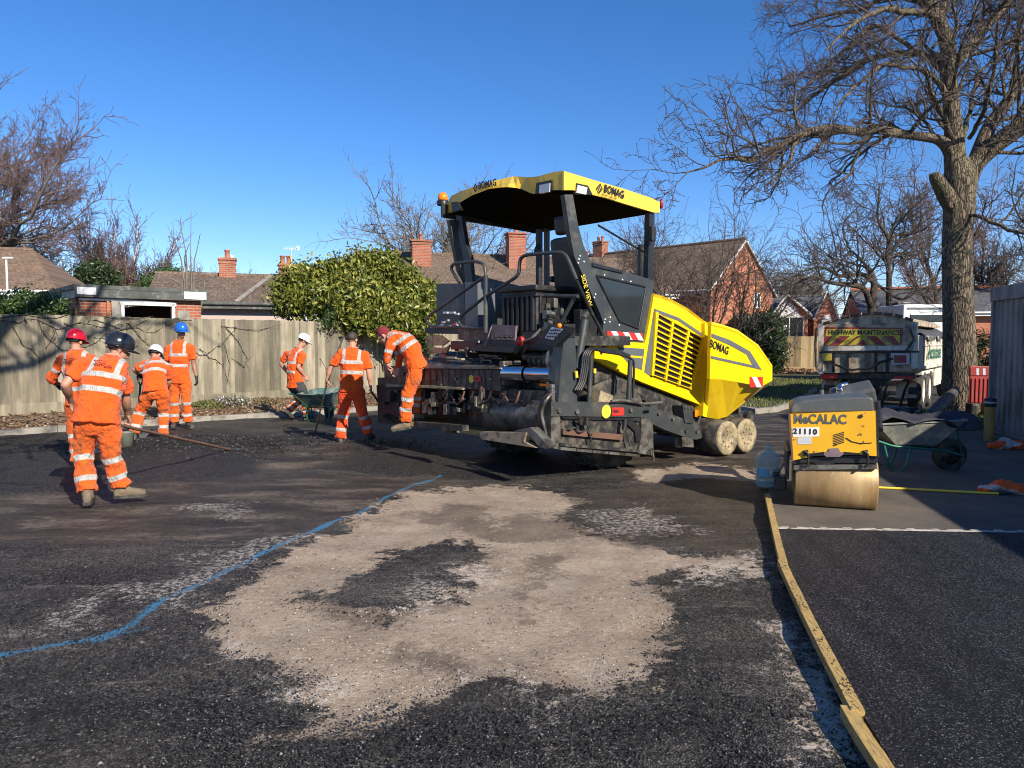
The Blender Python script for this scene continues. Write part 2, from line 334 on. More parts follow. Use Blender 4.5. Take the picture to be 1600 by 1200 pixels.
def ground_mat():
    m, nt, b = nm('site_ground'); L = nt.links; v = coord(nt, 'Object')
    def at(n): a = nt.nodes.new('ShaderNodeAttribute'); a.attribute_name = n; return a.outputs['Fac']
    nA = mth(nt, 'SUBTRACT', noise(nt, 2.6, 10, .72, v), .5); nB = mth(nt, 'SUBTRACT', noise(nt, 17, 8, .75, v), .5); nC = mth(nt, 'SUBTRACT', noise(nt, 70, 3, .8, v), .5)
    n = mth(nt, 'ADD', mth(nt, 'MULTIPLY', nA, .85), mth(nt, 'ADD', mth(nt, 'MULTIPLY', nB, .32), mth(nt, 'MULTIPLY', nC, .20)))
    def mask(name, amp, w=.02, off=0.0):
        x = mth(nt, 'ADD', mth(nt, 'ADD', at(name), mth(nt, 'MULTIPLY', n, amp)), off)
        r = nt.nodes.new('ShaderNodeMapRange'); r.interpolation_type = 'SMOOTHSTEP'; L.new(x, r.inputs[0]); r.inputs[1].default_value = -w; r.inputs[2].default_value = w; return r.outputs[0]
    # asphalt: stone grains
    vo = nt.nodes.new('ShaderNodeTexVoronoi'); vo.inputs['Scale'].default_value = 115; L.new(v, vo.inputs['Vector'])
    vo2 = nt.nodes.new('ShaderNodeTexVoronoi'); vo2.inputs['Scale'].default_value = 70; L.new(v, vo2.inputs['Vector'])
    sc = nt.nodes.new('ShaderNodeSeparateColor'); L.new(vo.outputs['Color'], sc.inputs[0]); sc2 = nt.nodes.new('ShaderNodeSeparateColor'); L.new(vo2.outputs['Color'], sc2.inputs[0])
    grain = ramp(nt, sc.outputs[0], [(.0, (.005, .005, .005)), (.55, (.016, .0155, .015)), (.84, (.045, .042, .039)), (.96, (.30, .275, .24))])
    asph = mix(nt, .55, grain, ramp(nt, sc2.outputs[1], [(.4, (.006, .006, .006)), (.93, (.085, .082, .078))]))
    # greyer dry asphalt patches in the old surface
    dry = ramp(nt, mth(nt, 'ADD', noise(nt, .9, 8, .7, coord(nt, 'Object', (.55, 1.6, 1))), mth(nt, 'MULTIPLY', nB, .55)), [(.42, 0.0), (.60, 1.0)])
    oldc = mix(nt, mth(nt, 'MULTIPLY', dry, .75), asph, mix(nt, .6, asph, ramp(nt, sc.outputs[1], [(.0, (.025, .022, .019)), (.5, (.105, .092, .078)), (1.0, (.40, .36, .30))])))
    chalk = ramp(nt, mth(nt, 'ADD', noise(nt, 3.3, 10, .78, coord(nt, 'Object', (.5, 1.8, 1))), mth(nt, 'MULTIPLY', nC, .30)), [(.57, 0.0), (.66, 1.0)])
    oldc = mix(nt, mth(nt, 'MULTIPLY', chalk, .6), oldc, (.36, .32, .27))
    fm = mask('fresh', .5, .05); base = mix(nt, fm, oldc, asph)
    # brown dust and smears between
    dustc = ramp(nt, mth(nt, 'ADD', noise(nt, 1.5, 10, .72, coord(nt, 'Object', (.5, 1.7, 1))), mth(nt, 'MULTIPLY', nB, .4)), [(.36, (.024, .020, .017)), (.52, (.078, .063, .050)), (.68, (.26, .21, .16))])
    base = mix(nt, mth(nt, 'MULTIPLY', mask('dust', 1.2, .22), .88), base, dustc)
    # tan milled surface
    tn = ramp(nt, mth(nt, 'ADD', mth(nt, 'MULTIPLY', noise(nt, 1.6, 10, .7, v), .6), mth(nt, 'MULTIPLY', noise(nt, 24, 8, .8, v), .4)), [(.34, (.24, .18, .13)), (.5, (.40, .31, .225)), (.66, (.54, .44, .335))])
    tn = mix(nt, .75, tn, ramp(nt, noise(nt, 130, 4, .8, v), [(.34, 0.45), (.52, 1.0), (.7, 1.3)]), 'MULTIPLY')
    tn = mix(nt, ramp(nt, noise(nt, 42, 3, .6, v), [(.62, 0.0), (.68, .85)]), tn, (.60, .54, .45))
    tn = mix(nt, ramp(nt, noise(nt, 33, 5, .7, coord(nt, 'Object', (1, 1, 1), (1, 0, 2))), [(.60, 0.0), (.66, .9)]), tn, (.055, .045, .036))
    st = ramp(nt, mth(nt, 'ADD', noise(nt, 2.2, 9, .7, v), mth(nt, 'MULTIPLY', nB, .35)), [(.33, (.048, .036, .028)), (.58, (.105, .080, .060)), (.75, (.2, .155, .115))])
    sw = ramp(nt, noise(nt, 3.0, 8, .7, coord(nt, 'Object', (.6, 1.7, 1), (0, 0, .9)), .6), [(.35, .68), (.55, 1.0), (.7, 1.12)]); tn = mix(nt, .45, tn, sw, 'MULTIPLY')
    base = mix(nt, mask('tan', 1.5, .018), base, tn)
    base = mix(nt, mth(nt, 'MULTIPLY', mask('stain', 1.7, .10), .62), base, st)
    wsp = ramp(nt, noise(nt, 26, 6, .8, v), [(.48, 0.0), (.56, 1.0)])
    base = mix(nt, mth(nt, 'MULTIPLY', mth(nt, 'MULTIPLY', mask('chalk', 2.2, .10), wsp), .8), base, (.56, .51, .45))
    bl = nt.nodes.new('ShaderNodeMapRange'); L.new(mth(nt, 'ADD', at('blue'), mth(nt, 'MULTIPLY', n, .22)), bl.inputs[0]); bl.inputs[1].default_value = .010; bl.inputs[2].default_value = .034; bl.inputs[3].default_value = 1; bl.inputs[4].default_value = 0
    spr = ramp(nt, noise(nt, 55, 6, .8, v), [(.36, 0.1), (.50, 1.0)])
    base = mix(nt, mth(nt, 'MULTIPLY', mth(nt, 'MULTIPLY', bl.outputs[0], spr), .92), base, (.06, .25, .44))
    L.new(base, b.inputs['Base Color'])
    tmk = mask('tan', 1.5, .018); rg = mix(nt, tmk, ramp(nt, sc.outputs[2], [(.0, .42), (1.0, .75)]), 0.9); L.new(rg, b.inputs['Roughness']); b.inputs['Specular IOR Level'].default_value = .22
    h1 = mth(nt, 'MULTIPLY', vo.outputs['Distance'], .8); h2 = mth(nt, 'MULTIPLY', noise(nt, 110, 5, .7, v), .5)
    hh = mix(nt, tmk, mth(nt, 'ADD', h1, mth(nt, 'MULTIPLY', sc2.outputs[2], .5)), mth(nt, 'ADD', h2, mth(nt, 'MULTIPLY', noise(nt, 20, 5, .7, v), .8)))
    bn = N(nt, 'ShaderNodeBump', Strength=1.0, Distance=.016); L.new(hh, bn.inputs['Height']); L.new(bn.outputs[0], b.inputs['Normal'])
    return m
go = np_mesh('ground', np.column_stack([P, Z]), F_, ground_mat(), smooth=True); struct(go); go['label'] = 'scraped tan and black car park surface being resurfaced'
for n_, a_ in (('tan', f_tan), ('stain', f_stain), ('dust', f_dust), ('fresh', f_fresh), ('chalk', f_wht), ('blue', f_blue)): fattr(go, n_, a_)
def gz(x, y): return -0.008
# loose stones: real crumbs of asphalt lying on the surface
def crumbs(name, pts, sizes, mat, label, z0=-.004):
    n = len(pts); o8 = np.array([(1, 0, 0), (-1, 0, 0), (0, 1, 0), (0, -1, 0), (0, 0, 1), (0, 0, -1)], float)
    f8 = np.array([(0, 2, 4), (2, 1, 4), (1, 3, 4), (3, 0, 4), (2, 0, 5), (1, 2, 5), (3, 1, 5), (0, 3, 5)])
    r = np.random.default_rng(n); jit = r.uniform(.6, 1.25, (n, 6, 1)); a = r.uniform(0, 6.28, n); c, s = np.cos(a), np.sin(a)
    V = o8[None]*jit*sizes[:, None, None]; tl = r.uniform(-.6, .6, n)
    V = np.stack([V[..., 0]*c[:, None]-V[..., 1]*s[:, None], V[..., 0]*s[:, None]+V[..., 1]*c[:, None], V[..., 2]*.8+V[..., 0]*tl[:, None]], -1)
    V += np.concatenate([pts, np.full((n, 1), 0)+(z0+sizes*.45)[:, None]], 1)[:, None]
    F = (f8[None]+(np.arange(n)*6)[:, None, None]).reshape(-1, 3)
    o = np_mesh(name, V.reshape(-1, 3), F, mat); tag(o, label, name.replace('_', ' ')); o['kind'] = 'stuff'; return o
def stone_mat(name, stops, rough=.45):
    m, nt, b = nm(name); g = nt.nodes.new('ShaderNodeNewGeometry'); c = ramp(nt, g.outputs['Random Per Island'], stops); L = nt.links
    L.new(c, b.inputs['Base Color']); b.inputs['Roughness'].default_value = rough; b.inputs['Specular IOR Level'].default_value = .28; return m
stone_black = stone_mat('asphalt_crumb', [(0, (.008, .008, .008)), (.7, (.026, .025, .025)), (.93, (.07, .068, .067)), (1, (.26, .25, .24))], .4)
rr = np.random.default_rng(11)
def samp_px(n, u0, u1, v0, v1, pw=1.0):
    u = rr.uniform(u0, u1, n); v = v0+(v1-v0)*rr.uniform(0, 1, n)**pw
    return np.array([tuple(gnd(a, b)[:2]) for a, b in zip(u, v)])
cand = samp_px(85000, -60, 1660, 770, 1290, .85)
tf = np.maximum.reduce([sdp(cand, q) for q in TAN]); pf = np.maximum.reduce([sdp(cand, q) for q in PATCH]); tf = np.minimum(tf, -pf)
ang = np.array([math.sin(x*7.3+y*3.1)+math.sin(x*2.9-y*8.7)+math.sin(x*17+y*13) for x, y in cand])*.03
du = np.maximum.reduce([sdp(cand, q) for q in DUST])
keep = ((tf+ang) < 0) & (rr.uniform(size=len(cand)) < np.where(du > 0, .12, .8))
keep |= (tf+ang > 0) & (rr.uniform(size=len(cand)) < np.exp(-np.maximum(tf, 0)/.07)*.6+.014)
cp = cand[keep]; crumbs('asphalt_crumbs', cp, rr.uniform(.0022, .0062, len(cp))*(1+(rr.uniform(size=len(cp)) > .97)*.9), stone_black, 'loose black crumbs of asphalt scattered over the ground')
cand = samp_px(2600, 300, 1100, 780, 1150)
tf = np.maximum.reduce([sdp(cand, q) for q in TAN]); cp = cand[tf > .02]
crumbs('pale_grit', cp, rr.uniform(.002, .006, len(cp)), stone_mat('pale_grit', [(0, (.25, .2, .15)), (.6, (.45, .38, .3)), (1, (.7, .66, .6))], .8), 'pale grit lying on the bare tan ground')
# coarse loose asphalt in the heap by the shovel
hpn = 9000; hx = rr.normal(0, 1, hpn)*1.25+hp.x; hy = rr.normal(0, 1, hpn)*.52+hp.y
hz = .15*np.exp(-1.6*(((hx-hp.x)/1.7)**2+((hy-hp.y)/.7)**2))
o = crumbs('loose_asphalt', np.stack([hx, hy], 1), rr.uniform(.006, .017, hpn), stone_black, 'heap of loose black asphalt in front of the workers', .012)
co = np.empty(len(o.data.vertices)*3, np.float32); o.data.vertices.foreach_get('co', co); co = co.reshape(-1, 3); co[:, 2] += np.repeat(hz, 6)+.012; o.data.vertices.foreach_set('co', co.ravel()); o.data.update()
# ---- the finished mat of new asphalt at the right, a step above the ground
def fresh_mat():
    m, nt, b = nm('rolled_asphalt'); L = nt.links; v = coord(nt, 'Object')
    vo = nt.nodes.new('ShaderNodeTexVoronoi'); vo.inputs['Scale'].default_value = 185; L.new(v, vo.inputs['Vector']); sc = nt.nodes.new('ShaderNodeSeparateColor'); L.new(vo.outputs['Color'], sc.inputs[0])
    c = ramp(nt, sc.outputs[0], [(.0, (.004, .004, .005)), (.6, (.011, .011, .0135)), (.86, (.03, .03, .034)), (.965, (.20, .20, .215))])
    c = mix(nt, .5, c, ramp(nt, noise(nt, 1.2, 6, .6, v), [(.3, .7), (.7, 1.2)]), 'MULTIPLY'); c = mix(nt, .7, c, ramp(nt, noise(nt, 2.2, 6, .6, coord(nt, 'Object', (2.2, .12, 1), (0, 0, -.22))), [(.38, .55), (.6, 1.35)]), 'MULTIPLY'); c = mix(nt, ramp(nt, noise(nt, 9, 7, .75, v), [(.66, 0.0), (.74, .5)]), c, (.11, .10, .085)); L.new(c, b.inputs['Base Color'])
    L.new(ramp(nt, sc.outputs[1], [(0, .38), (1, .62)]), b.inputs['Roughness']); b.inputs['Specular IOR Level'].default_value = .25
    bn = N(nt, 'ShaderNodeBump', Strength=.8, Distance=.008); L.new(mth(nt, 'ADD', vo.outputs['Distance'], mth(nt, 'MULTIPLY', sc.outputs[2], .5)), bn.inputs['Height']); L.new(bn.outputs[0], b.inputs['Normal']); return m
TOP = .05
mt_px = [(1212,826),(1224,885),(1255,950),(1300,1030),(1345,1110),(1410,1215),(1460,1300)]
lf = [gnd(u, v, TOP) for u, v in mt_px]; lf.append(Vector((lf[-1].x-.1, .6, TOP)))
far_l = gnd(1212, 826, TOP); far_r = gnd(1640, 833, TOP); dr = (far_r-far_l); fr2 = far_l+dr*1.35
poly = lf+[Vector((6.4, .6, TOP)), fr2]
mb = MB(); mb.prism([(p.x, p.y, TOP) for p in poly], (0, 0, -.065)); fo = mb.build('fresh_asphalt', fresh_mat()); struct(fo); fo['label'] = 'smooth rolled strip of new black asphalt beside the timber edging'
cc = samp_px(16000, 1220, 1640, 828, 1290, .8); ok = inside(cc, [tuple(p[:2]) for p in poly]); cc = cc[ok]
crumbs('surface_stones', cc, rr.uniform(.0018, .0042, len(cc)), stone_mat('rolled_stone', [(0, (.006, .006, .008)), (.72, (.02, .02, .025)), (.93, (.09, .09, .10)), (1, (.36, .36, .39))], .35), 'tiny stones standing out of the new asphalt strip', TOP-.001)
# concrete apron behind it
ap = [gnd(1202, 790), gnd(1208, 812), far_l.copy(), fr2.copy(), Vector((9.0, 12.4, 0)), gnd(1395, 668), gnd(1250, 690), gnd(1200, 770)]
def apron_mat():
    m, nt, b = nm('worn_apron'); v = coord(nt, 'Object'); c = ramp(nt, noise(nt, 1.1, 9, .7, v), [(.35, (.070, .060, .048)), (.62, (.135, .113, .088))])
    c = mix(nt, ramp(nt, noise(nt, 60, 6, .8, v), [(.55, 0.0), (.7, .5)]), c, (.33, .29, .22)); c = mix(nt, ramp(nt, noise(nt, 5, 8, .75, v), [(.6, 0.0), (.7, .8)]), c, (.04, .036, .03))
    nt.links.new(c, b.inputs['Base Color']); b.inputs['Roughness'].default_value = .85; bump(nt, b, noise(nt, 120, 5, .7, v), .5, .008); return m
mb = MB(); mb.prism([(p.x, p.y, .018) for p in ap], (0, 0, -.05)); ao = mb.build('paved_apron', apron_mat()); struct(ao)
# broken white line at the joint
mb = MB(); n = 46
for i in range(n):
    t0, t1 = i/n, (i+1)/n; a = far_l+(fr2-far_l)*t0; c = far_l+(fr2-far_l)*t1; w1 = .022+.012*math.sin(i*2.3); o1 = .006*math.sin(i*1.7)
    mb.prism([(a.x, a.y+.012+o1, .052), (c.x, c.y+.012+o1, .052), (c.x, c.y+.012+w1*2, .052), (a.x, a.y+.012+w1*2, .052)], (0, 0, -.033))
wl = mb.build('concrete_joint', pm('pale_concrete_edge', (.62, .58, .5), (.42, .38, .32), 9, .85, 0, .4, 60, (.12, .10, .08), 12, .35)); struct(wl)
# ================================================================ KERB, BED, VERGE
kp = [gnd(-260, 700), gnd(-100, 690), gnd(0, 682), gnd(90, 674), gnd(180, 668), gnd(330, 657), gnd(440, 652), gnd(600, 641), gnd(690, 634)]
kp = [Vector((p.x, p.y, 0)) for p in kp]
def strip(name, pts, w, h, mat, z=0, joint=.0):
    mb = MB()
    for i in range(len(pts)-1):
        a, b = pts[i], pts[i+1]; L = (b-a).length; n = max(1, round(L/.915)); d = (b-a)/n; nn = Vector((-d.y, d.x, 0)).normalized()
        for k in range(n):
            p = a+d*k+d*.004; q = a+d*(k+1)-d*.004; hh = h+random.uniform(-.006, .006)
            mb.prism([p+Vector((0, 0, z)), q+Vector((0, 0, z)), q+nn*w+Vector((0, 0, z)), p+nn*w+Vector((0, 0, z))], (0, 0, hh))
    return mb.build(name, mat)
random.seed(3)
kb = strip('kerb', kp, .14, .12, MT['concrete'], -.02); struct(kb)
FA = Vector((-9.95, 14.15, 0)); FB = Vector((-3.7, 20.9, 0)); fdir = (FB-FA).normalized(); fn = Vector((-fdir.y, fdir.x, 0))
FA2 = FA-fdir*6; FB2 = FB+fdir*7.5
def litter_mat(name, cols):
    m, nt, b = nm(name); v = coord(nt, 'Object'); vo = nt.nodes.new('ShaderNodeTexVoronoi'); vo.inputs['Scale'].default_value = 26; nt.links.new(v, vo.inputs['Vector'])
    sc = nt.nodes.new('ShaderNodeSeparateColor'); nt.links.new(vo.outputs['Color'], sc.inputs[0]); c = ramp(nt, sc.outputs[0], cols)
    c = mix(nt, .6, c, ramp(nt, noise(nt, 2, 8, .7, v), [(.35, .45), (.65, 1.1)]), 'MULTIPLY'); nt.links.new(c, b.inputs['Base Color']); b.inputs['Roughness'].default_value = .9
    bump(nt, b, vo.outputs['Distance'], .8, .03); return m
def sheet(name, ring_a, ring_b, mat, za, zb, sub=14, amp=.03):
    """bank between two polylines with the same number of points"""
    V = []; F = []; n = len(ring_a); r = random.Random(5)
    for i in range(n):
        for k in range(sub+1):
            t = k/sub; p = ring_a[i].lerp(ring_b[i], t); e = 0 if k in (0,) else amp*(math.sin(p.x*5+p.y*3)+math.sin(p.x*2.3-p.y*6))*.5
            V.append((p.x, p.y, za+(zb-za)*(t*t*(3-2*t))+e))
    for i in range(n-1):
        for k in range(sub): F.append((i*(sub+1)+k, (i+1)*(sub+1)+k, (i+1)*(sub+1)+k+1, i*(sub+1)+k+1))
    return np_mesh(name, V, F, mat, smooth=True)
def dens(pl, n):
    out = []; L = [0]
    for a, b in zip(pl, pl[1:]): L.append(L[-1]+(b-a).length)
    for i in range(n):
        s = L[-1]*i/(n-1); j = max(k for k in range(len(L)) if L[k] <= s+1e-6); j = min(j, len(pl)-2); t = (s-L[j])/(L[j+1]-L[j]); out.append(pl[j].lerp(pl[j+1], t))
    return out
ka = dens([p+fn*.13 for p in kp], 60); kb_ = dens([FA2+fn*.3, FB2+fn*.3][:2], 60)
bed = sheet('planting_bed', ka, kb_, litter_mat('leaf_litter', [(0, (.05, .035, .022)), (.4, (.13, .085, .05)), (.75, (.26, .17, .10)), (1, (.42, .32, .2))]), .07, .2, 14, .025); struct(bed)
# ================================================================ FENCES
def board_mat(name, c1, c2, c3):
    m, nt, b = nm(name); v = coord(nt, 'Object', (1, 1, .12)); g = nt.nodes.new('ShaderNodeNewGeometry')
    c = ramp(nt, noise(nt, 9, 8, .65, v), [(.36, c2), (.62, c1)]); rnd = g.outputs['Random Per Island']
    c = mix(nt, ramp(nt, noise(nt, 1.1, 8, .7, coord(nt, 'Object', (1, 1, .6))), [(.45, 0.0), (.66, .85)]), c, c3)
    c = mix(nt, ramp(nt, noise(nt, 40, 6, .8, coord(nt, 'Object', (1, 1, .05))), [(.6, 0.0), (.75, .55)]), c, (.05, .045, .035))
    c = mix(nt, 1.0, c, ramp(nt, rnd, [(0, .36), (.5, .64), (1, 1.0)]), 'MULTIPLY')
    nt.links.new(c, b.inputs['Base Color']); b.inputs['Roughness'].default_value = .9
    bump(nt, b, noise(nt, 60, 6, .7, coord(nt, 'Object', (1, 1, .06))), .6, .006); return m
MT['fence'] = board_mat('weathered_boards', (.44, .38, .27), (.25, .215, .155), (.20, .185, .12))
MT['fence_pale'] = board_mat('pale_boards', (.62, .48, .26), (.5, .38, .2), (.4, .33, .2))
def board_fence(name, label, A, B, z0, ztop, mat, seed, bw=.105, bay=2.4, gravel=.2, dip=None):
    rnd = random.Random(seed); d = (B-A); L = d.length; d = d.normalized(); th = math.atan2(d.y, d.x)
    t = thing(name, label, 'fence', (A.x, A.y, 0), th)
    nb = int(L/bay)
    for k in range(nb):
        x0 = k*L/nb; x1 = (k+1)*L/nb; mb = MB(); x = x0; zt0 = ztop+rnd.uniform(-.012, .012)
        while x < x1-.02:
            w_ = bw*rnd.uniform(.92, 1.06); zt = zt0+rnd.uniform(-.012, .012); y0 = rnd.uniform(-.003, .003); zb = z0+gravel-.02
            if dip: zt += dip((x+w_/2))
            xe = min(x+w_*1.12, x1+.01); lean = rnd.uniform(-.006, .006)
            v = [(x, y0-.004, zb), (xe, y0-.030, zb), (xe, y0-.008, zb), (x, y0+.004, zb)]; v += [(a+lean, b_, zt+rnd.uniform(-.002, .002)) for a, b_, c_ in v]
            mb.add(v, [(0, 1, 5, 4), (1, 2, 6, 5), (2, 3, 7, 6), (3, 0, 4, 7), (4, 5, 6, 7), (3, 2, 1, 0)]); x += w_
        mb.build('board_panel', mat, t)
        if gravel: MB().box(((x0+x1)/2, -.012, z0+gravel/2-.04), (x1-x0-.006, .03, gravel+.08), bev=.004).build('gravel_board', mat, t)
        MB().box((x0, .05, (z0+ztop)/2-.05), (.09, .09, ztop-z0+.0)).build('post', mat, t)
    for zz in (z0+.45, (z0+ztop)/2, ztop-.25): MB().box((L/2, .03, zz), (L-.02, .04, .07)).build('rail', mat, t)
    return t
board_fence('timber_fence', 'long weathered grey green close board fence behind the workers', FA2, FB2, .2, 2.14, MT['fence'], 4)
f2a = atY(1085, 560, 44); f2b = atY(1281, 560, 42)
board_fence('timber_fence', 'pale new board fence beyond the grass, between the brick houses and the lorry', Vector((f2a.x, f2a.y, 0)), Vector((f2b.x, f2b.y, 0)), .05, 1.95, MT['fence_pale'], 9, .13, 2.4, .15)
# ================================================================ HOUSES
def window(par, c, w_, h, nrm_y=-1, bars=2, frame='white', y=0.0):
    """window in a wall whose outer face is y = const in the house's frame"""
    f = MB(); t = .07; x, z = c
    for (cx, cz, dx, dz) in ((x-w_/2+t/2, z, t, h), (x+w_/2-t/2, z, t, h), (x, z+h/2-t/2, w_-2*t, t), (x, z-h/2+t/2, w_-2*t, t)): f.box((cx, y+nrm_y*.03, cz), (dx, .08, dz))
    for k in range(1, bars): f.box((x-w_/2+w_*k/bars, y+nrm_y*.028, z), (t*.8, .07, h-2*t))
    fo_ = f.build('window', MT[frame], par)
    MB().box((x, y+nrm_y*.008, z), (w_-.04, .03, h-.04)).build('pane', MT['glass'], fo_); MB().box((x, y+nrm_y*.09, z-h/2-.04), (w_+.12, .18, .06)).build('sill', MT[frame], fo_)
def chimney(par, c, w_, h, pots=1, mat='brick'):
    cb = MB().box((c[0], c[1], c[2]+h/2), (w_, w_*.85, h)); o = cb.build('chimney', MT[mat], par)
    MB().box((c[0], c[1], c[2]+h+.035), (w_*1.14, w_*1.0, .09), bev=.01).box((c[0], c[1], c[2]+h-.12), (w_*1.08, w_*.93, .075)).build('chimney_cap', MT['brick'], o)
    for k in range(pots):
        px_ = c[0]+(k-(pots-1)/2)*w_*.45; MB().lathe([(.10, 0), (.12, .03), (.095, .06), (.09, .28), (.12, .3), (.12, .34), (.07, .34), (.06, .1)], (px_, c[1], c[2]+h+.075), n=12).build('chimney_pot', MT['potclay'], o)
MT['potclay'] = pm('terracotta', (.42, .15, .07), (.33, .11, .05), 6, .8)
def house(name, label, e0, e1, r0, r1, wall, roof, hipR=False, windows=(), chim=(), inset=.3, cat='house', z0=0, overh=.12, fascia='white'):
    e0, e1, r0, r1 = [Vector(p) for p in (e0, e1, r0, r1)]
    ze = (e0.z+e1.z)/2; zr = (r0.z+r1.z)/2; d = Vector((e1.x-e0.x, e1.y-e0.y, 0)); th = math.degrees(math.atan2(d.y, d.x)); f = Fr(e0.x, e0.y, th)
    L = d.length; R0 = f.loc(r0); R1 = f.loc(r1); hy = (R0.y+R1.y)/2
    t = thing(name, label, cat, (e0.x, e0.y, 0), f.th)
    xr0, xr1 = (0, L) if not hipR else (0, R1.x)
    top = [Vector((0, 0, ze)), Vector((L, 0, ze)), Vector((xr1, hy, zr)), Vector((xr0, hy, zr))]; back = [Vector((L, 2*hy, ze)), Vector((0, 2*hy, ze)), Vector((xr0, hy, zr)), Vector((xr1, hy, zr))]
    dn = Vector((0, 0, -.14)); rf = MB().prism(top, dn).prism(back, dn)
    if hipR: rf.prism([Vector((L, 0, ze)), Vector((L, 2*hy, ze)), Vector((xr1, hy, zr))], dn)
    ro = rf.build('roof', MT[roof], t)
    MB().tube([(xr0, hy, zr), (xr1, hy, zr)], .11, 8).build('ridge_tiles', MT[roof], ro)
    i = inset; s = (zr-ze)/hy; zw = ze+i*s-.15; W = MB()
    if hipR: W.prism([(i, i, z0), (L-i, i, z0), (L-i, 2*hy-i, z0), (i, 2*hy-i, z0)], (0, 0, zw-z0))
    else:
        pr = [(i*0+.12, i, z0), (.12, 2*hy-i, z0), (.12, 2*hy-i, zw), (.12, hy, zr-.15), (.12, i, zw)]; W.prism(pr, (L-.24, 0, 0))
    W.build('wall', MT[wall], t)
    MB().box((L/2, -.03, ze-.13), (L, .05, .2)).tube([(0, -.10, ze-.05), (L, -.10, ze-.05)], .06, 8).build('fascia', MT[fascia], t)
    for c, w_, h, b_ in windows: window(t, c, w_, h, bars=b_, y=i)
    for (x, y, z, w_, h, n) in chim: chimney(t, (x, y, z), w_, h, n)
    return t, L, hy, ze, zr
t, L, hy, ze, zr = house('bungalow', 'bungalow with hipped brown tile roof at the left edge', atY(-220, 455, 31), atY(90, 448, 33), atY(-220, 385, 36), atY(40, 388, 36), 'render', 'tiles_red', hipR=True, windows=[((5.2, 3.1), 2.0, 1.3, 3), ((8.0, 3.1), 1.0, 1.1, 2)])
t, L, hy, ze, zr = house('terraced_house', 'low terraced house with brown tiles and pale pebbledash wall right of the garage', atY(225, 480, 25), atY(475, 465, 26.8), atY(225, 438, 28.6), atY(475, 424, 30.4), 'render', 'tiles', chim=[], fascia='felt')
f = Fr(0, 0, 0)
hL = L
chimney(t, (L*.50, hy, zr-.35), .62, .95, 1); chimney(t, (L*.93, hy+.4, zr-.3), .55, .8, 2)
mb = MB().prism([(L*.55, 0-.02, ze+.03), (L*.55+.16, -.02, ze+.03), (L*.80+.16, hy, zr+.04), (L*.80, hy, zr+.04)], (0, 0, .05)); mb.build('verge_flashing', MT['concrete'], t)
t, L, hy, ze, zr = house('terraced_house', 'row of brown tiled houses with brick chimneys behind the paving machine', atY(560, 466, 34), atY(1060, 447, 38), atY(560, 414, 38.5), atY(1060, 391, 42.5), 'brick', 'tiles', windows=[((L_, 3.2), 1.2, 1.1, 2) for L_ in (6.5, 9.5, 12.5)])
chimney(t, (L*.205, hy*.72, zr-.9), .95, 1.35, 1); chimney(t, (L*.515, hy*.72, zr-1.0), .9, 2.0, 1); chimney(t, (L*.735, hy*.8, zr-.9), .95, 1.1, 1)
# gable-ended brick house
e1 = atY(1109, 452, 40.5); r1 = atY(1166, 373, 43.2); gd = Vector((r1.x-e1.x, r1.y-e1.y, 0)).normalized(); ld = Vector((-gd.y, gd.x, 0)); n = 13
e0 = e1+ld*n; r0 = r1+ld*n
t, L, hy, ze, zr = house('brick_house', 'tall red brick house showing its gable end to the right of the paving machine', e0, e1, r0, r1, 'brick2', 'tiles', windows=[((9.8, 3.4), 1.4, 1.1, 2), ((6.8, 3.4), 1.4, 1.1, 2)])
chimney(t, (2.2, hy, zr-.4), .8, 1.2, 2)
g = MB(); 
for (yy, zz, w_, h) in ((hy+1.55, 4.1, .75, .85), (hy-.9, 1.5, 1.2, 1.2)):
    wo = MB()
    for (dy, dz, sy, sz) in ((-w_/2, 0, .07, h), (w_/2, 0, .07, h), (0, h/2, w_, .07), (0, -h/2, w_, .07), (0, 0, .06, h)): wo.box((L-.09, yy+dy, zz+dz), (.09, sy, sz))
    wo = wo.build('window', MT['white'], t); MB().box((L-.11, yy, zz), (.05, w_, h)).build('pane', MT['glass'], wo)
# verge boards on the gable
mb = MB(); 
for a, b_ in (((L+.02, -.05, ze-.12), (L+.02, hy, zr-.1)), ((L+.02, 2*hy+.05, ze-.12), (L+.02, hy, zr-.1))): mb.tube([a, b_], .06, 6)
mb.build('verge_board', MT['white'], t)
# lean-to extension on the same house
x0 = atY(1150, 533, 37); x1 = atY(1222, 533, 38.5)
t, L, hy, ze, zr = house('brick_extension', 'low brick lean-to with tiled roof at the foot of the gable end', atY(1165, 509, 38.5), atY(1228, 508, 38.5), atY(1160, 494, 40.5), atY(1224, 491, 40.5), 'brick2', 'tiles', cat='outbuilding')
# house with a white bay gable
P_ = lambda u, v, Y: atY(u, v, Y)
t, L, hy, ze, zr = house('brick_house', 'orange brick house with grey slate roof and white framed windows beside the lorry', P_(1206, 492, 46), P_(1298, 494, 45), P_(1206, 463, 49.5), P_(1298, 464, 48.5), 'brick2', 'slate', windows=[])
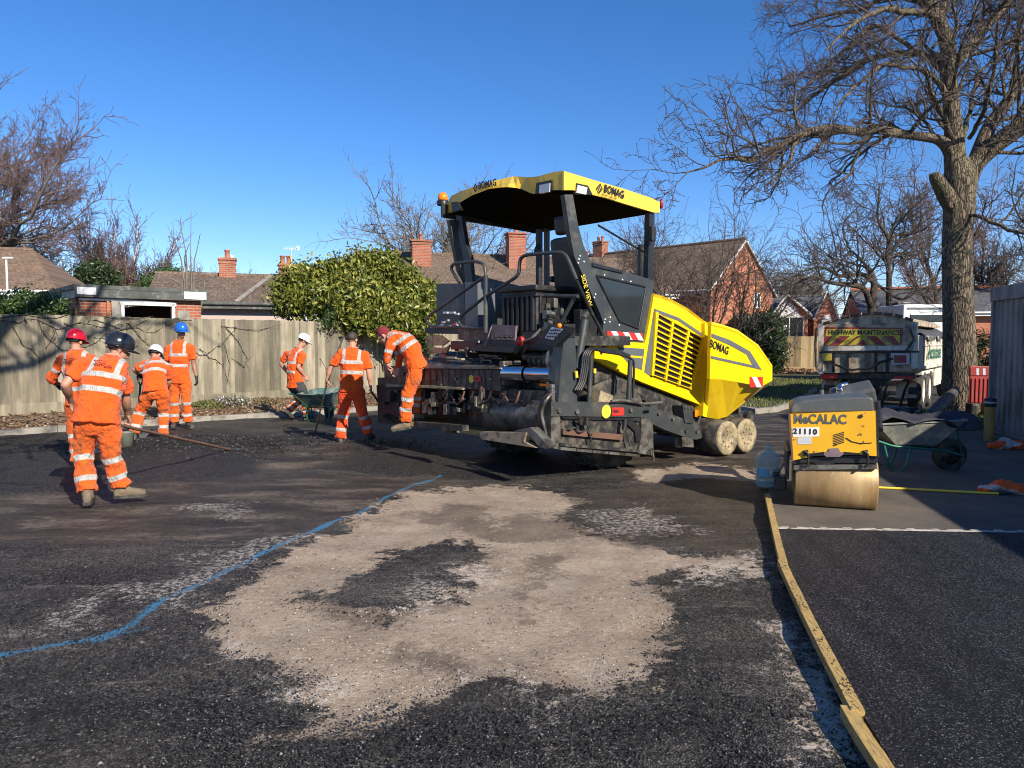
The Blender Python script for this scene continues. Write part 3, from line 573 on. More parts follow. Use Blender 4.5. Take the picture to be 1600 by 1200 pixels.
# cross gable bay
bx0, bx1 = L*.04, L*.60; zb = ze+.05
MB().prism([(bx0, -.9, 0), (bx1, -.9, 0), (bx1, -.9, zb), ((bx0+bx1)/2-.25, -.9, zb+1.05), (bx0, -.9, zb)], (0, 1.3, 0)).build('bay_wall', MT['brick2'], t)
xm = (bx0+bx1)/2-.25
MB().prism([(bx0-.2, -1.1, zb-.1), (xm, -1.1, zb+1.17), (xm, 2.2, zb+1.17), (bx0-.2, 2.2, zb-.1)], (0, 0, .12)).prism([(bx1+.2, -1.1, zb-.1), (xm, -1.1, zb+1.17), (xm, 2.2, zb+1.17), (bx1+.2, 2.2, zb-.1)], (0, 0, .12)).build('bay_roof', MT['slate'], t)
MB().tube([(bx0-.22, -1.12, zb-.1), (xm, -1.12, zb+1.17), (bx1+.22, -1.12, zb-.1)], .08, 6).build('barge_board', MT['white'], t)
MB().prism([(xm-.7, -.93, zb-.1), (xm+.8, -.93, zb-.1), (xm+.3, -.93, zb+.65), (xm-.1, -.93, zb+.85)], (0, .05, 0)).build('gable_panel', MT['white'], t)
window(t, (xm+.15, zb-.95), 1.65, 1.65, bars=2, y=-.9)
gx = L*.93; MB().prism([(gx-.75, -.5, 0), (gx+.6, -.5, 0), (gx+.6, -.5, ze-.1), (gx, -.5, ze+1.35), (gx-.75, -.5, ze-.1)], (0, 2.2, 0)).build('gable_wall', MT['brick2'], t)
MB().tube([(gx-.8, -.55, ze-.3), (gx, -.55, ze+1.45), (gx+.65, -.55, ze-.3)], .06, 6).build('barge_board', MT['white'], t)
MB().lathe([(.0, 0), (.22, .02), (.25, .05), (.25, .09), (0, .12)], (gx-.05, -.62, ze-.25), (0, -1, 0), 16).build('wall_lamp', MT['white'], t)
t, L, hy, ze, zr = house('slate_house', 'long low brick house with grey slate roof behind the lorry and oak', P_(1345, 489, 42), P_(1660, 486, 39), P_(1345, 455, 46.5), P_(1660, 446, 43.5), 'brick2', 'slate', windows=[((5, 2.0), 1.5, 1.2, 2), ((9.9, 2.0), 1.5, 1.2, 2)])
MB().tube([(0, hy, zr+.06), (L, hy, zr+.06)], .13, 6).build('red_ridge_tiles', MT['potclay'], t)
# ---------------------------------------------------------------- flat roofed garage behind the fence
g0 = atY(119, 448, 17.4); zt = g0.z; g1 = atY(322, 458, 20.0)
gy = (zt-CAMH); 
def onz(u, v, z):
    d = ray(u, v); k = (z-CAMH)/d.z; return Vector((d.x*k, d.y*k, z))
g1 = onz(322, 457, zt); gl = onz(-20, 464, zt)
d = Vector((g1.x-g0.x, g1.y-g0.y, 0)); th = math.atan2(d.y, d.x); fg = Fr(g0.x, g0.y, math.degrees(th)); L = d.length; dep = 7.0
ga = thing('garage', 'flat roofed red brick garage with grey felt roof behind the fence', 'garage', (g0.x, g0.y, 0), th)
wx0 = fg.S(188, 474, .14).x; wx1 = fg.S(271, 474, .14).x; wz = fg.S(230, 474, .14).z
mb = MB(); yb = .12
mb.box((wx0/2+.03, yb+.1, zt/2-.08), (wx0-.12, .2, zt-.2)).box(((wx1+L)/2-.05, yb+.1, zt/2-.08), (L-wx1-.1, .2, zt-.2)).box(((wx0+wx1)/2-.015, yb+.1, (wz+zt-.2)/2+.02), (wx1-wx0, .2, zt-.2-wz))
mb.box((.13, yb+dep/2+.11, zt/2-.08), (.2, dep-.2, zt-.2)).box((L-.2, yb+dep/2+.11, zt/2-.08), (.2, dep-.2, zt-.2)); mb.box((L/2, dep, zt/2-.08), (L-.4, .2, zt-.2))
mb.build('wall', MT['brick'], ga)
MB().box((L/2, dep/2, zt+.0), (L+.12, dep+.1, .13), bev=.02).build('roof', MT['felt'], ga)
MB().box((L/2, -.03, zt-.13), (L+.06, .04, .2)).build('fascia', MT['felt'], ga)
MB().box((-.0, dep/2, zt-.14), (.05, dep, .22)).build('side_fascia', pm('flaking_fascia', (.5, .48, .43), (.12, .12, .10), 5, .8), ga)
MB().box((.20, -.065, zt-.09), (.40, .03, .17)).build('white_board', MT['white'], ga); MB().box((L-.30, -.065, zt-.10), (.55, .03, .19)).build('white_board', MT['white'], ga)
MB().box((.85, .09, zt-1.0), (.2, .08, 1.6)).build('timber_post', MT['concrete'], ga); MB().box((.68, .09, zt-1.0), (.06, .06, 1.6)).build('rusty_pipe', MT['potclay'], ga)
fr_ = MB(); 
for (cx, cz, dx, dz) in ((wx0+.03, wz-.7, .07, 1.4), (wx1-.03, wz-.7, .07, 1.4), ((wx0+wx1)/2, wz-.02, wx1-wx0+.08, .08)): fr_.box((cx, .1, cz), (dx, .1, dz))
fr_.build('window_frame', MT['white'], ga)
MB().tube([(wx0-.9, .08, zt-.28), (wx0, .07, zt-.27), (wx1, .08, zt-.31)], .03, 6).build('pipe', MT['white'], ga)
MB().box((L-.55, .105, zt-.62), (.3, .03, .28)).build('air_brick', MT['concrete'], ga)
# ---------------------------------------------------------------- street lamp, aerials
p = atY(11, 440, 27); t = thing('street_lamp', 'white painted lamp post in front of the left bungalow', 'lamp post', (p.x, p.y, 0))
zt_ = atY(11, 404, 27).z; MB().tube([(0, 0, 0), (0, 0, zt_)], [.05, .035], 8).build('pole', MT['white'], t); MB().box((.06, 0, zt_+.02), (.34, .15, .07), bev=.03).build('lamp_head', MT['white'], t)
for (u, v, Y, lab, hh) in ((455, 388, 31, 'white television aerial above the large green bush', 1.9), (352, 402, 31.5, 'small white aerial left of the green bush', 1.2)):
    p = atY(u, v, Y); t = thing('television_aerial', lab, 'aerial', (p.x, p.y, p.z-hh)); MB().tube([(0, 0, 0), (0, 0, hh)], .018, 6).build('mast', MT['white'], t)
    m_ = MB().tube([(-.3, 0, hh), (.35, 0, hh)], .014, 5)
    for k in range(6): m_.tube([(-.28+k*.12, -.13, hh-.09), (-.28+k*.12, .13, hh+.09)], .008, 4)
    m_.box((.3, 0, hh), (.03, .25, .2)); m_.build('antenna', MT['white'], t)
# ================================================================ VERGES at the right
def verge(name, px, z, mat, h=.1, label=None):
    V = [gnd(u, v) for u, v in px]; mb = MB(); mb.prism([(p.x, p.y, z) for p in V], (0, 0, -h-.05)); o = mb.build(name, mat); struct(o)
    if label: o['label'] = label
    return [Vector((p.x, p.y, z)) for p in V]
MT['turf'] = litter_mat('turf_soil', [(0, (.03, .04, .012)), (.45, (.06, .08, .025)), (.75, (.12, .11, .045)), (1, (.22, .17, .09))])
vb = [(1000,622),(1105,632),(1180,645),(1215,642),(1245,633),(1262,622),(1275,610),(1300,600),(1560,598),(1700,590),(1700,562),(900,562),(900,600)]
VB = verge('grass_verge', vb, .1, MT['turf'], label='grass verge beyond the kerb, left of the lorry')
kb2 = strip('verge_kerb', [Vector((p.x, p.y, 0)) for p in [gnd(u, v+1.5) for u, v in [(1000,622),(1105,632),(1180,645),(1215,642),(1245,633),(1262,622),(1276,609)]]], .13, .13, MT['concrete'], -.02); struct(kb2)
vc = [(1396,664),(1420,652),(1455,643),(1475,633),(1545,630),(1590,640),(1560,668),(1500,672),(1440,672)]
VC = verge('tree_verge', vc, .07, MT['turf'], .07, 'patch of grass around the big oak')
def grass(name, label, poly, n, z, hmin, hmax, cols, seed, clump=1):
    r = np.random.default_rng(seed); A = np.array([p[:2] for p in poly]); lo, hi = A.min(0), A.max(0); pts = r.uniform(lo, hi, (n*3, 2)); pts = pts[inside(pts, A)][:n]
    dn_ = np.sin(pts[:, 0]*3.1)+np.sin(pts[:, 1]*2.3+pts[:, 0]) ; pts = pts[dn_ > r.uniform(-2.2, 1.2, len(pts))]; n = len(pts)
    a = r.uniform(0, 6.28, n); h = r.uniform(hmin, hmax, n); w_ = h*.09+.004; lx, ly = r.normal(0, .4, n)*h, r.normal(0, .4, n)*h
    dx, dy = np.cos(a)*w_, np.sin(a)*w_; Zz = np.full(n, z-.01)
    V = np.stack([np.stack([pts[:, 0]-dx, pts[:, 1]-dy, Zz], 1), np.stack([pts[:, 0]+dx, pts[:, 1]+dy, Zz], 1), np.stack([pts[:, 0]+lx, pts[:, 1]+ly, Zz+h], 1)], 1).reshape(-1, 3)
    o = np_mesh(name, V, np.arange(3*n).reshape(-1, 3), stone_mat(name+'_blades', cols, .7)); tag(o, label, 'grass'); o['kind'] = 'stuff'; return o
gc = [(0, (.05, .09, .015)), (.5, (.10, .14, .03)), (.8, (.2, .2, .06)), (1, (.3, .24, .11))]
grass('grass', 'short grass on the verge left of the lorry', [p for p in VB if p.y < 60], 26000, .1, .04, .12, gc, 3)
grass('grass', 'yellowish grass around the foot of the big oak', VC, 9000, .07, .03, .09, gc, 4)
# dead leaves and low plants on the bed in front of the fence
def leaves(name, label, pts, size, cols, seed, rough=.8, flat=True):
    r = np.random.default_rng(seed); n = len(pts); a = r.uniform(0, 6.28, n); s = size*r.uniform(.6, 1.4, n)
    ux = np.stack([np.cos(a), np.sin(a), r.normal(0, .35 if flat else .9, n)], 1); uy = np.stack([-np.sin(a), np.cos(a), r.normal(0, .35 if flat else .9, n)], 1)*.55
    ux *= s[:, None]; uy *= s[:, None]; P4 = np.stack([pts-ux, pts-uy*1.0, pts+ux, pts+uy*1.0], 1).reshape(-1, 3)
    o = np_mesh(name, P4, np.arange(4*n).reshape(-1, 4), stone_mat(name+'_mat', cols, rough)); 
    if label: tag(o, label, name.replace('_', ' ')); o['kind'] = 'stuff'
    return o
r_ = np.random.default_rng(8); tt = r_.uniform(0, 1, 9000); kk = r_.uniform(0, 1, 9000)**1.2
ii = (tt*58).astype(int); pa = np.array([tuple(p) for p in ka]); pb = np.array([tuple(p) for p in kb_]); q = pa[ii]+(pa[ii+1]-pa[ii])*(tt*58-ii)[:, None]; q2 = pb[ii]; pp = q+(q2-q)*kk[:, None]; pp[:, 2] = .09+.13*kk*kk*(3-2*kk)+.012
leaves('dead_leaves', 'brown dead leaves littering the bed under the fence', pp, .03, [(0, (.10, .05, .025)), (.4, (.22, .12, .06)), (.8, (.36, .24, .13)), (1, (.5, .42, .3))], 3)
vbp = np.array([tuple(gnd(u, v, .11)) for u, v in zip(r_.uniform(1195, 1300, 2500), r_.uniform(572, 584, 2500))]); leaves('dead_leaves', 'brown leaves heaped along the foot of the pale fence', vbp, .07, [(0, (.12, .06, .03)), (.5, (.28, .15, .08)), (1, (.45, .3, .18))], 6)
# low heather-like plant with tiny white flowers
def ground_plant(label, x, y, z, rx, ry, h, n, seed, cols, size=.018):
    r = np.random.default_rng(seed); d = r.normal(size=(n, 3)); d /= np.linalg.norm(d, axis=1)[:, None]; d[:, 2] = abs(d[:, 2]); rad = r.uniform(.5, 1.05, n)[:, None]
    P3 = d*rad*np.array([rx, ry, h])+np.array([x, y, z]); t = thing('low_plant', label, 'plant', (0, 0, 0)); o = leaves('foliage', None, P3, size, cols, seed, .7, False); o.parent = t
    mb = MB()
    for k in range(30): mb.tube([(x, y, z-.02), tuple(P3[k*7])], .004, 3)
    mb.build('stem', MT['bark_dark'], t); return t
# ================================================================ TREES
def bark(name, c1, c2, sc=6, bs=1.0, vs=.25, moss=None):
    m, nt, b = nm(name); v = coord(nt, 'Object', (1, 1, vs)); vo = nt.nodes.new('ShaderNodeTexVoronoi'); vo.feature = 'DISTANCE_TO_EDGE'; vo.inputs['Scale'].default_value = sc*2.2
    wv = nt.nodes.new('ShaderNodeVectorMath'); wv.operation = 'ADD'; nz = nt.nodes.new('ShaderNodeTexNoise'); nz.inputs['Scale'].default_value = sc*1.5; nt.links.new(v, nz.inputs['Vector'])
    sc_ = nt.nodes.new('ShaderNodeVectorMath'); sc_.operation = 'SCALE'; sc_.inputs['Scale'].default_value = .12; nt.links.new(nz.outputs['Color'], sc_.inputs[0]); nt.links.new(v, wv.inputs[0]); nt.links.new(sc_.outputs[0], wv.inputs[1]); nt.links.new(wv.outputs[0], vo.inputs['Vector'])
    h = ramp(nt, vo.outputs['Distance'], [(0.0, 0.0), (.12, .75), (.4, 1.0)]); c = mix(nt, h, c2, c1); c = mix(nt, .7, c, ramp(nt, noise(nt, 2.0, 8, .7, v), [(.35, .6), (.65, 1.2)]), 'MULTIPLY')
    if moss: c = mix(nt, ramp(nt, noise(nt, 1.3, 8, .7, v), [(.5, 0.0), (.68, .7)]), c, moss)
    nt.links.new(c, b.inputs['Base Color']); b.inputs['Roughness'].default_value = .95; bump(nt, b, h, bs, .035); return m
MT['oak_bark'] = bark('oak_bark', (.22, .17, .115), (.03, .023, .016), 9, 1.0, .2, (.19, .18, .09))
MT['bark_dark'] = bark('dark_bark', (.10, .08, .062), (.03, .024, .018), 8, .6)
MT['bark_grey'] = bark('grey_bark', (.34, .30, .24), (.15, .13, .10), 8, .6, .25, (.3, .31, .19))
MT['birch'] = bark('birch_bark', (.72, .70, .66), (.2, .17, .14), 3, .3, 2.0)
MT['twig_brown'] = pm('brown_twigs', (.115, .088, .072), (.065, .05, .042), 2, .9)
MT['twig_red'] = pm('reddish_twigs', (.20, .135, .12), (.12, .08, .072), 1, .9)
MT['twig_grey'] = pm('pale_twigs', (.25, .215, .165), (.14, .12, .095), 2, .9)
class Tubes:
    def __init__(s): s.g = {}
    def add(s, pts, r0, r1):
        n = len(pts); ns = 9 if r0 > .08 else 6 if r0 > .035 else 4 if r0 > .015 else 3; s.g.setdefault((n, ns), []).append((pts, r0, r1))
    def build(s, name, mat, parent):
        Vs = []; Fs = []; off = 0
        for (n, ns), L in s.g.items():
            Pt = np.array([a[0] for a in L], float); R0 = np.array([a[1] for a in L]); R1 = np.array([a[2] for a in L]); M = len(L)
            T = np.empty_like(Pt); T[:, 1:-1] = Pt[:, 2:]-Pt[:, :-2]; T[:, 0] = Pt[:, 1]-Pt[:, 0]; T[:, -1] = Pt[:, -1]-Pt[:, -2]; T /= np.linalg.norm(T, axis=2, keepdims=True)+1e-9
            ref = np.zeros((M, 1, 3)); ov = Pt[:, -1]-Pt[:, 0]; k = np.argmin(abs(ov), axis=1); ref[np.arange(M), 0, k] = 1
            X = np.cross(T, ref); X /= np.linalg.norm(X, axis=2, keepdims=True)+1e-9; Y_ = np.cross(T, X)
            tt = np.linspace(0, 1, n)[None]; Rr = R0[:, None]*(1-tt)+R1[:, None]*tt; an = np.arange(ns)*2*math.pi/ns
            V = Pt[:, :, None]+(X[:, :, None]*np.cos(an)[None, None, :, None]+Y_[:, :, None]*np.sin(an)[None, None, :, None])*Rr[:, :, None, None]
            i = np.arange(n-1)[:, None]*ns; k_ = np.arange(ns)[None]; f = np.stack([i+k_, i+(k_+1) % ns, i+ns+(k_+1) % ns, i+ns+k_], -1).reshape(-1, 4)
            F = (f[None]+(np.arange(M)*n*ns)[:, None, None]).reshape(-1, 4)+off; Vs.append(V.reshape(-1, 3)); Fs.append(F); off += M*n*ns
        if not Vs: return None
        return np_mesh(name, np.concatenate(Vs), np.concatenate(Fs), mat, parent, smooth=True)
def unit(v):
    return v/(math.sqrt(v[0]*v[0]+v[1]*v[1]+v[2]*v[2])+1e-12)
def grow(T, rng, p, d, L, r, lvl, P):
    """one branch and its children. P: dict of habits"""
    n = 7 if lvl <= 1 else 6 if lvl == 2 else 5 if lvl == 3 else 4
    seg = L/(n-1); pts = [p.copy()]; dd = d.copy(); wob = P['wob']*(1+.25*lvl)
    for i in range(n-1):
        dd = unit(dd+rng.normal(0, wob, 3)+np.array([0, 0, P['up'][min(lvl, len(P['up'])-1)]])*.25); pts.append(pts[-1]+dd*seg)
    pts = np.array(pts); r1 = r*(.45 if lvl < P['lv'] else .5)
    (T[0] if r > P.get('trunk_r', .05) else T[1]).add(pts, r, max(r1, P['rmin']))
    if lvl >= P['lv']: return
    nc = P['nc'][min(lvl, len(P['nc'])-1)]; nc = max(1, int(round(nc*rng.uniform(.75, 1.25))))
    for k in range(nc):
        t = P['t0'][min(lvl, len(P['t0'])-1)]; t = t+(1-t)*((k+rng.uniform(.1, .9))/nc); x = t*(n-1); i = min(int(x), n-2); q = pts[i]+(pts[i+1]-pts[i])*(x-i)
        ax = unit(pts[i+1]-pts[i]); s = rng.normal(0, 1, 3); s = unit(s-ax*(s@ax)); an = P['ang'][min(lvl, len(P['ang'])-1)]*rng.uniform(.7, 1.25)
        nd = unit(ax*math.cos(an)+s*math.sin(an)); rl = P['lr'][min(lvl, len(P['lr'])-1)]*rng.uniform(.6, 1.2)*(1.15-.55*t); rr_ = max(P['rmin'], (r+(r1-r)*t)*P['rr'])
        grow(T, rng, q, nd, L*rl, rr_, lvl+1, P)
    # leader goes on
    if P.get('lead', True) and lvl < P['lv']: grow(T, rng, pts[-1], unit(dd), L*.55, r1, lvl+1, P)
def tree(name, label, x, y, z, H, r, P, seed, bm='bark_dark', tm='twig_brown', lean=(0, 0, 1), cat='tree', group=None, prune=None):
    t = thing(name, label, cat, (0, 0, 0), 0, group); T = (Tubes(), Tubes()); rng = np.random.default_rng(seed)
    for k in range(P.get('stems', 1)):
        d = unit(np.array(lean, float)+(rng.normal(0, P.get('spread', .25), 3)*np.array([1, 1, .2]) if P.get('stems', 1) > 1 else 0)); grow(T, rng, np.array([x+rng.normal(0, .1)*(P.get('stems', 1) > 1), y, z], float), d, H*P.get('tf', .4), r, 0, P)
    if prune:     # branches reaching into view are removed, so the shading tree stays unseen
        for T_ in T:
            for k in T_.g: T_.g[k] = [a for a in T_.g[k] if a[1] > .1 or not any(prune(q) for q in a[0])]
            T_.g = {k: v for k, v in T_.g.items() if v}
    T[0].build('trunk', MT[bm], t); T[1].build('crown', MT[tm], t); return t
OAKP = dict(wob=.13, up=[.2, .3, .25, .2, .15], nc=[5, 6, 6, 6, 5], t0=[.45, .25, .2, .15, .1], ang=[.75, .8, .8, .8], lr=[.75, .6, .55, .5], rr=.6, rmin=.006, lv=4, tf=.36)
def hab(**k): d = dict(OAKP); d.update(k); return d
# ---------------------------------------------------------------- the big oak at the right: limbs follow the photographed ones
thick = MB(); YO = 16.3; oak = thing('oak_tree', 'huge bare oak with thick ridged trunk at the right', 'tree', (0, 0, 0))
OT = (Tubes(), Tubes()); rng = np.random.default_rng(77)
mppx = YO/FPX
def limb(px, wpx, Y0=YO, spawn=8, lv=2, sl=1.4, P=None, start=.15, both=True, tw=None):
    wpx = [q*.80 for q in wpx]; spawn = int(spawn*.72); sl = sl*1.06
    """px: (u, v, dY); wpx: widths in photo pixels at each point"""
    pts = [np.array(atY(u, v, Y0+dy)) for u, v, dy in px]; rad = [w_*mppx*.5 for w_ in wpx]
    # smooth resample (Catmull-Rom)
    Q = [pts[0]]+pts+[pts[-1]]; Rr = [rad[0]]+rad+[rad[-1]]; C = []; CR = []
    for i in range(1, len(Q)-2):
        for k in range(5):
            t = k/5; a, b, c, d = Q[i-1:i+3]; C.append(.5*((2*b)+(-a+c)*t+(2*a-5*b+4*c-d)*t*t+(-a+3*b-3*c+d)*t**3)); CR.append(Rr[i]*(1-t)+Rr[i+1]*t)
    C.append(pts[-1]); CR.append(rad[-1])
    for i in range(1, len(C)-1): C[i] = C[i]+rng.normal(0, .0 if max(CR) > .15 else min(.012, CR[i]*.3), 3)
    if max(CR) > .075:
        thick.tube([Vector(q) for q in C], CR, 14); C_ = []
    for i in range(0 if max(CR) <= .075 else len(C), len(C)-1):
        e = (C[i+1]-C[i])*.04; OT[0 if CR[i] > .012 else 1].add(np.array([C[i]-e, (C[i]+C[i+1])/2, C[i+1]+e]), CR[i], CR[i+1])
    P = P or hab(lv=lv, nc=[6, 6, 5, 4], t0=[.2, .15, .15], ang=[.8, .85, .8], lr=[.6, .6, .6], wob=.2, up=[.15, .12, .08, .05], rmin=.0052, rr=.6, trunk_r=.03)
    n = len(C)
    for k in range(spawn):
        s = start+(1-start)*(k+rng.uniform(0, 1))/spawn; x = s*(n-1); i = min(int(x), n-2); q = C[i]+(C[i+1]-C[i])*(x-i); ax = unit(C[i+1]-C[i]); sd_ = rng.normal(0, 1, 3); sd_ = unit(sd_-ax*(sd_@ax)); an = rng.uniform(.5, 1.2)
        grow(OT, rng, q, unit(ax*math.cos(an)+sd_*math.sin(an)), sl*rng.uniform(.55, 1.3)*(1.1-.35*s), max(.012, min(.045, CR[i]*.5)), 4-lv if False else 0, P)
    return C
nosp = dict(spawn=0)
limb([(1503,655,0),(1503,640,0),(1500,600,0),(1499,540,0),(1497,470,0),(1495,400,0),(1497,350,0),(1499,310,0),(1500,280,0),(1496,250,0)], [88,74,62,58,54,52,53,56,60,40], **nosp)
for (a, b_, c_) in (((1480,638,.1),(1492,610,0),26), ((1532,640,.1),(1516,608,0),28), ((1505,652,-.35),(1503,612,-.1),34)): limb([(a[0], a[1]+8, a[2]-.1), a, b_, (b_[0]+3, b_[1]-40, 0)], [c_*1.3, c_, c_*.8, 8], **nosp)
limb([(1500,300,0),(1522,258,0),(1548,232,-.1),(1580,208,-.3),(1625,178,-.6),(1680,120,-1)], [50, 36, 34, 33, 30, 26], spawn=9, sl=1.9)
limb([(1525,255,.1),(1545,200,.3),(1570,165,.5),(1600,120,.8),(1630,60,1)], [34,26,22,20,16], spawn=12, sl=1.8)
limb([(1495,280,0),(1491,230,0),(1489,190,0),(1484,140,0),(1483,95,0),(1478,60,0),(1462,25,0),(1445,-15,0),(1430,-60,0)], [44,36,30,28,30,26,24,20,16], spawn=16, sl=1.7, start=.2)
limb([(1484,110,0),(1505,85,-.1),(1530,55,-.2),(1558,20,-.3),(1585,-15,-.4),(1620,-60,-.5)], [22,20,18,17,15,12], spawn=13, sl=1.6)
limb([(1481,75,0),(1470,30,.1),(1478,-10,.2),(1485,-60,.3)], [16,13,12,10], spawn=8, sl=1.5)
limb([(1492,245,0),(1478,226,-.1),(1462,217,-.3),(1430,212,-.7),(1400,208,-1.0),(1375,203,-1.3),(1345,206,-1.6),(1318,202,-1.9),(1290,201,-2.2),(1262,206,-2.4),(1238,217,-2.5),(1215,229,-2.6),(1192,240,-2.7),(1175,251,-2.8),(1150,248,-2.9),(1125,250,-3.0),(1100,262,-3.1),(1070,270,-3.2)], [34,24,18,16,16,15,14,14,13,12,10.5,9.5,8.5,7.5,6,5,3.5,2], spawn=38, lv=2, sl=1.15, start=.1)
limb([(1262,207,-2.4),(1242,225,-2.6),(1236,245,-2.8),(1225,262,-2.9),(1212,278,-3.0),(1192,292,-3.0)], [8,7,6,5,4,2], spawn=9, sl=.8)
limb([(1370,204,-1.3),(1345,222,-1.8),(1320,224,-2.1),(1290,222,-2.4),(1262,238,-2.7)], [7,5,4,3.5,2], spawn=9, sl=.8)
limb([(1484,120,0),(1465,100,.2),(1440,86,.5),(1400,84,.9),(1365,90,1.2),(1335,108,1.5),(1308,125,1.8),(1282,142,2.0),(1258,160,2.2),(1235,172,2.4),(1210,172,2.5),(1190,165,2.6)], [22,16,12,11,10.5,10,9,8,7,5.5,4,2.5], spawn=26, sl=1.3)
limb([(1440,86,.5),(1400,60,.4),(1365,40,.2),(1340,58,.1),(1315,82,0),(1290,108,0),(1265,130,-.1),(1240,155,-.2),(1212,178,-.3)], [10,9,9,8,8,7,6,4.5,2.5], spawn=20, sl=1.2)
limb([(1478,45,0),(1450,20,-.3),(1420,20,-.7),(1385,15,-1.1),(1350,28,-1.5),(1320,50,-1.8),(1290,78,-2.0)], [15,12,10,9,7,5,3], spawn=17, sl=1.2)
limb([(1462,25,0),(1425,-5,.5),(1385,-5,.8),(1345,15,1.0),(1310,20,1.2),(1270,30,1.5),(1235,42,1.8)], [14,11,9,8,7,5,3], spawn=17, sl=1.2)
limb([(1425,-5,.5),(1380,-40,.3),(1320,-45,.1),(1270,-20,0),(1235,10,0)], [11,9,7,5,3], spawn=14, sl=1.2)
limb([(1487,165,0),(1465,128,-.5),(1440,108,-.9),(1412,105,-1.2),(1380,100,-1.4),(1350,125,-1.6),(1320,150,-1.9),(1300,180,-2.1)], [14,10,8,7.5,7,6,4,2.5], spawn=16, sl=1.0)
limb([(1490,225,0),(1475,185,-.6),(1458,150,-1.0),(1445,105,-1.3)], [14,9,7,4], spawn=9, sl=1.0)
limb([(1499,330,0),(1530,338,-.5),(1560,352,-1.0),(1605,365,-1.6),(1660,360,-2)], [8,7,7,6,4], spawn=9, sl=1.0)
limb([(1515,215,0),(1530,190,-.7),(1545,150,-1.2),(1555,90,-1.6),(1560,30,-2)], [9,8,7,6,4], spawn=12, sl=1.3)
limb([(1500,250,0),(1510,190,.6),(1525,130,1.0),(1545,100,1.3),(1590,80,1.6)], [12,9,8,6,5], spawn=12, sl=1.3)
limb([(1570,165,.5),(1585,120,.2),(1590,70,0),(1600,20,0)], [10,9,8,7], spawn=9, sl=1.4)
limb([(1560,352,-1.0),(1580,330,-1.0),(1600,300,-1.1)], [5,4,3], spawn=6, sl=.8)
# pruned stub on the left of the fork
limb([(1490,325,-.05),(1478,305,-.1),(1468,288,-.2),(1461,276,-.3),(1459,270,-.32)], [34,32,26,22,12], **nosp)
limb([(1489,322,-.4),(1487,320,-.5)], [14,12], **nosp)
kk_ = OT[0].build('bough', MT['oak_bark'], oak); thick.build('trunk', MT['oak_bark'], oak); OT[1].build('crown', MT['twig_brown'], oak)
# ---------------------------------------------------------------- other trees, each placed on its photographed spot
def tp(u, v, Y): p = atY(u, v, Y); return p.x, p.y
x, y = tp(-95, 500, 46); tree('bare_tree', 'large bare tree with reddish twigs reaching in at the left edge', x, y, 0, 17.0, .50, hab(nc=[10, 9, 7, 6, 4], t0=[.3, .2, .15, .1], ang=[.95, .8, .75, .7], lr=[1.0, .62, .6, .55], up=[.35, .45, .4, .3, .3], rmin=.014, lv=5, tf=.55, trunk_r=.07), 12, 'bark_grey', 'twig_red', lean=(.05, 0, 1))
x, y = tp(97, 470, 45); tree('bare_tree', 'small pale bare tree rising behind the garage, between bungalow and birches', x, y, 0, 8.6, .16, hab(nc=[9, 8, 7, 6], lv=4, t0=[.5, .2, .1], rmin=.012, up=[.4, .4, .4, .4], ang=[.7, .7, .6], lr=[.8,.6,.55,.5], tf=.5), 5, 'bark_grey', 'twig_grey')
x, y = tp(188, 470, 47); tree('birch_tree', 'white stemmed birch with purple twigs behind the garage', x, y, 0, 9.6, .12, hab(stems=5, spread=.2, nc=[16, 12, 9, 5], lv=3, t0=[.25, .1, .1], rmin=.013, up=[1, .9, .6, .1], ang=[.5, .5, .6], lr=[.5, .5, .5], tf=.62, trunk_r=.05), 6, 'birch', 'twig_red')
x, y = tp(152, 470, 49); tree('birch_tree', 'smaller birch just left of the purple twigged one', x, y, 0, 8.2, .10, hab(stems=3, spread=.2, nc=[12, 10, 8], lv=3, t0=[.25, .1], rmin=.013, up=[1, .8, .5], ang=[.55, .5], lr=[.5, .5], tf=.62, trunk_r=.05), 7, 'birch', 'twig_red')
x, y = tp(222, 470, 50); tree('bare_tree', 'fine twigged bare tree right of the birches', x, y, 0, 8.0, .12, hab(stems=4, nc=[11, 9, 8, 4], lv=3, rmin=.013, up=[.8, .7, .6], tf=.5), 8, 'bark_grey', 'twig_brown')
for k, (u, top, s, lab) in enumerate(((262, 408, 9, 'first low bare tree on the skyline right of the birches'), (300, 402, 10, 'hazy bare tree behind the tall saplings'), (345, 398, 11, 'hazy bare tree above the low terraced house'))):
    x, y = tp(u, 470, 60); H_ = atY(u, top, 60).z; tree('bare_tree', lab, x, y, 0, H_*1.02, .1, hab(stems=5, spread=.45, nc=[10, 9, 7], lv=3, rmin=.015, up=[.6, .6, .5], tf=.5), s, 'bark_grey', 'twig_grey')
# coppiced saplings behind the garage
t = thing('sapling', 'clump of tall thin shoots rising above the garage roof', 'sapling'); T = (Tubes(), Tubes()); rg = np.random.default_rng(4); Yc = 22.5
for px in ([(286,460),(288,440),(283,405),(272,372),(270,345)], [(289,460),(292,420),(290,392),(284,362),(282,342)], [(296,462),(299,440),(298,400),(299,330)], [(299,460),(303,430),(304,405),(309,385),(313,365)], [(294,460),(291,430),(288,402),(296,380)], [(270,462),(285,445),(262,432),(258,425)], [(301,450),(320,440),(330,432)]):
    pts = [np.array(atY(u, v, Yc+rg.uniform(-.2, .2))) for u, v in px]; pts[0][2] = 1.2
    for i in range(len(pts)-1): T[0].add(np.array([pts[i], (pts[i]+pts[i+1])/2, pts[i+1]]), .028*(1-i/len(pts)), .028*(1-(i+1)/len(pts))+.004)
T[0].build('stem', MT['twig_grey'], t)
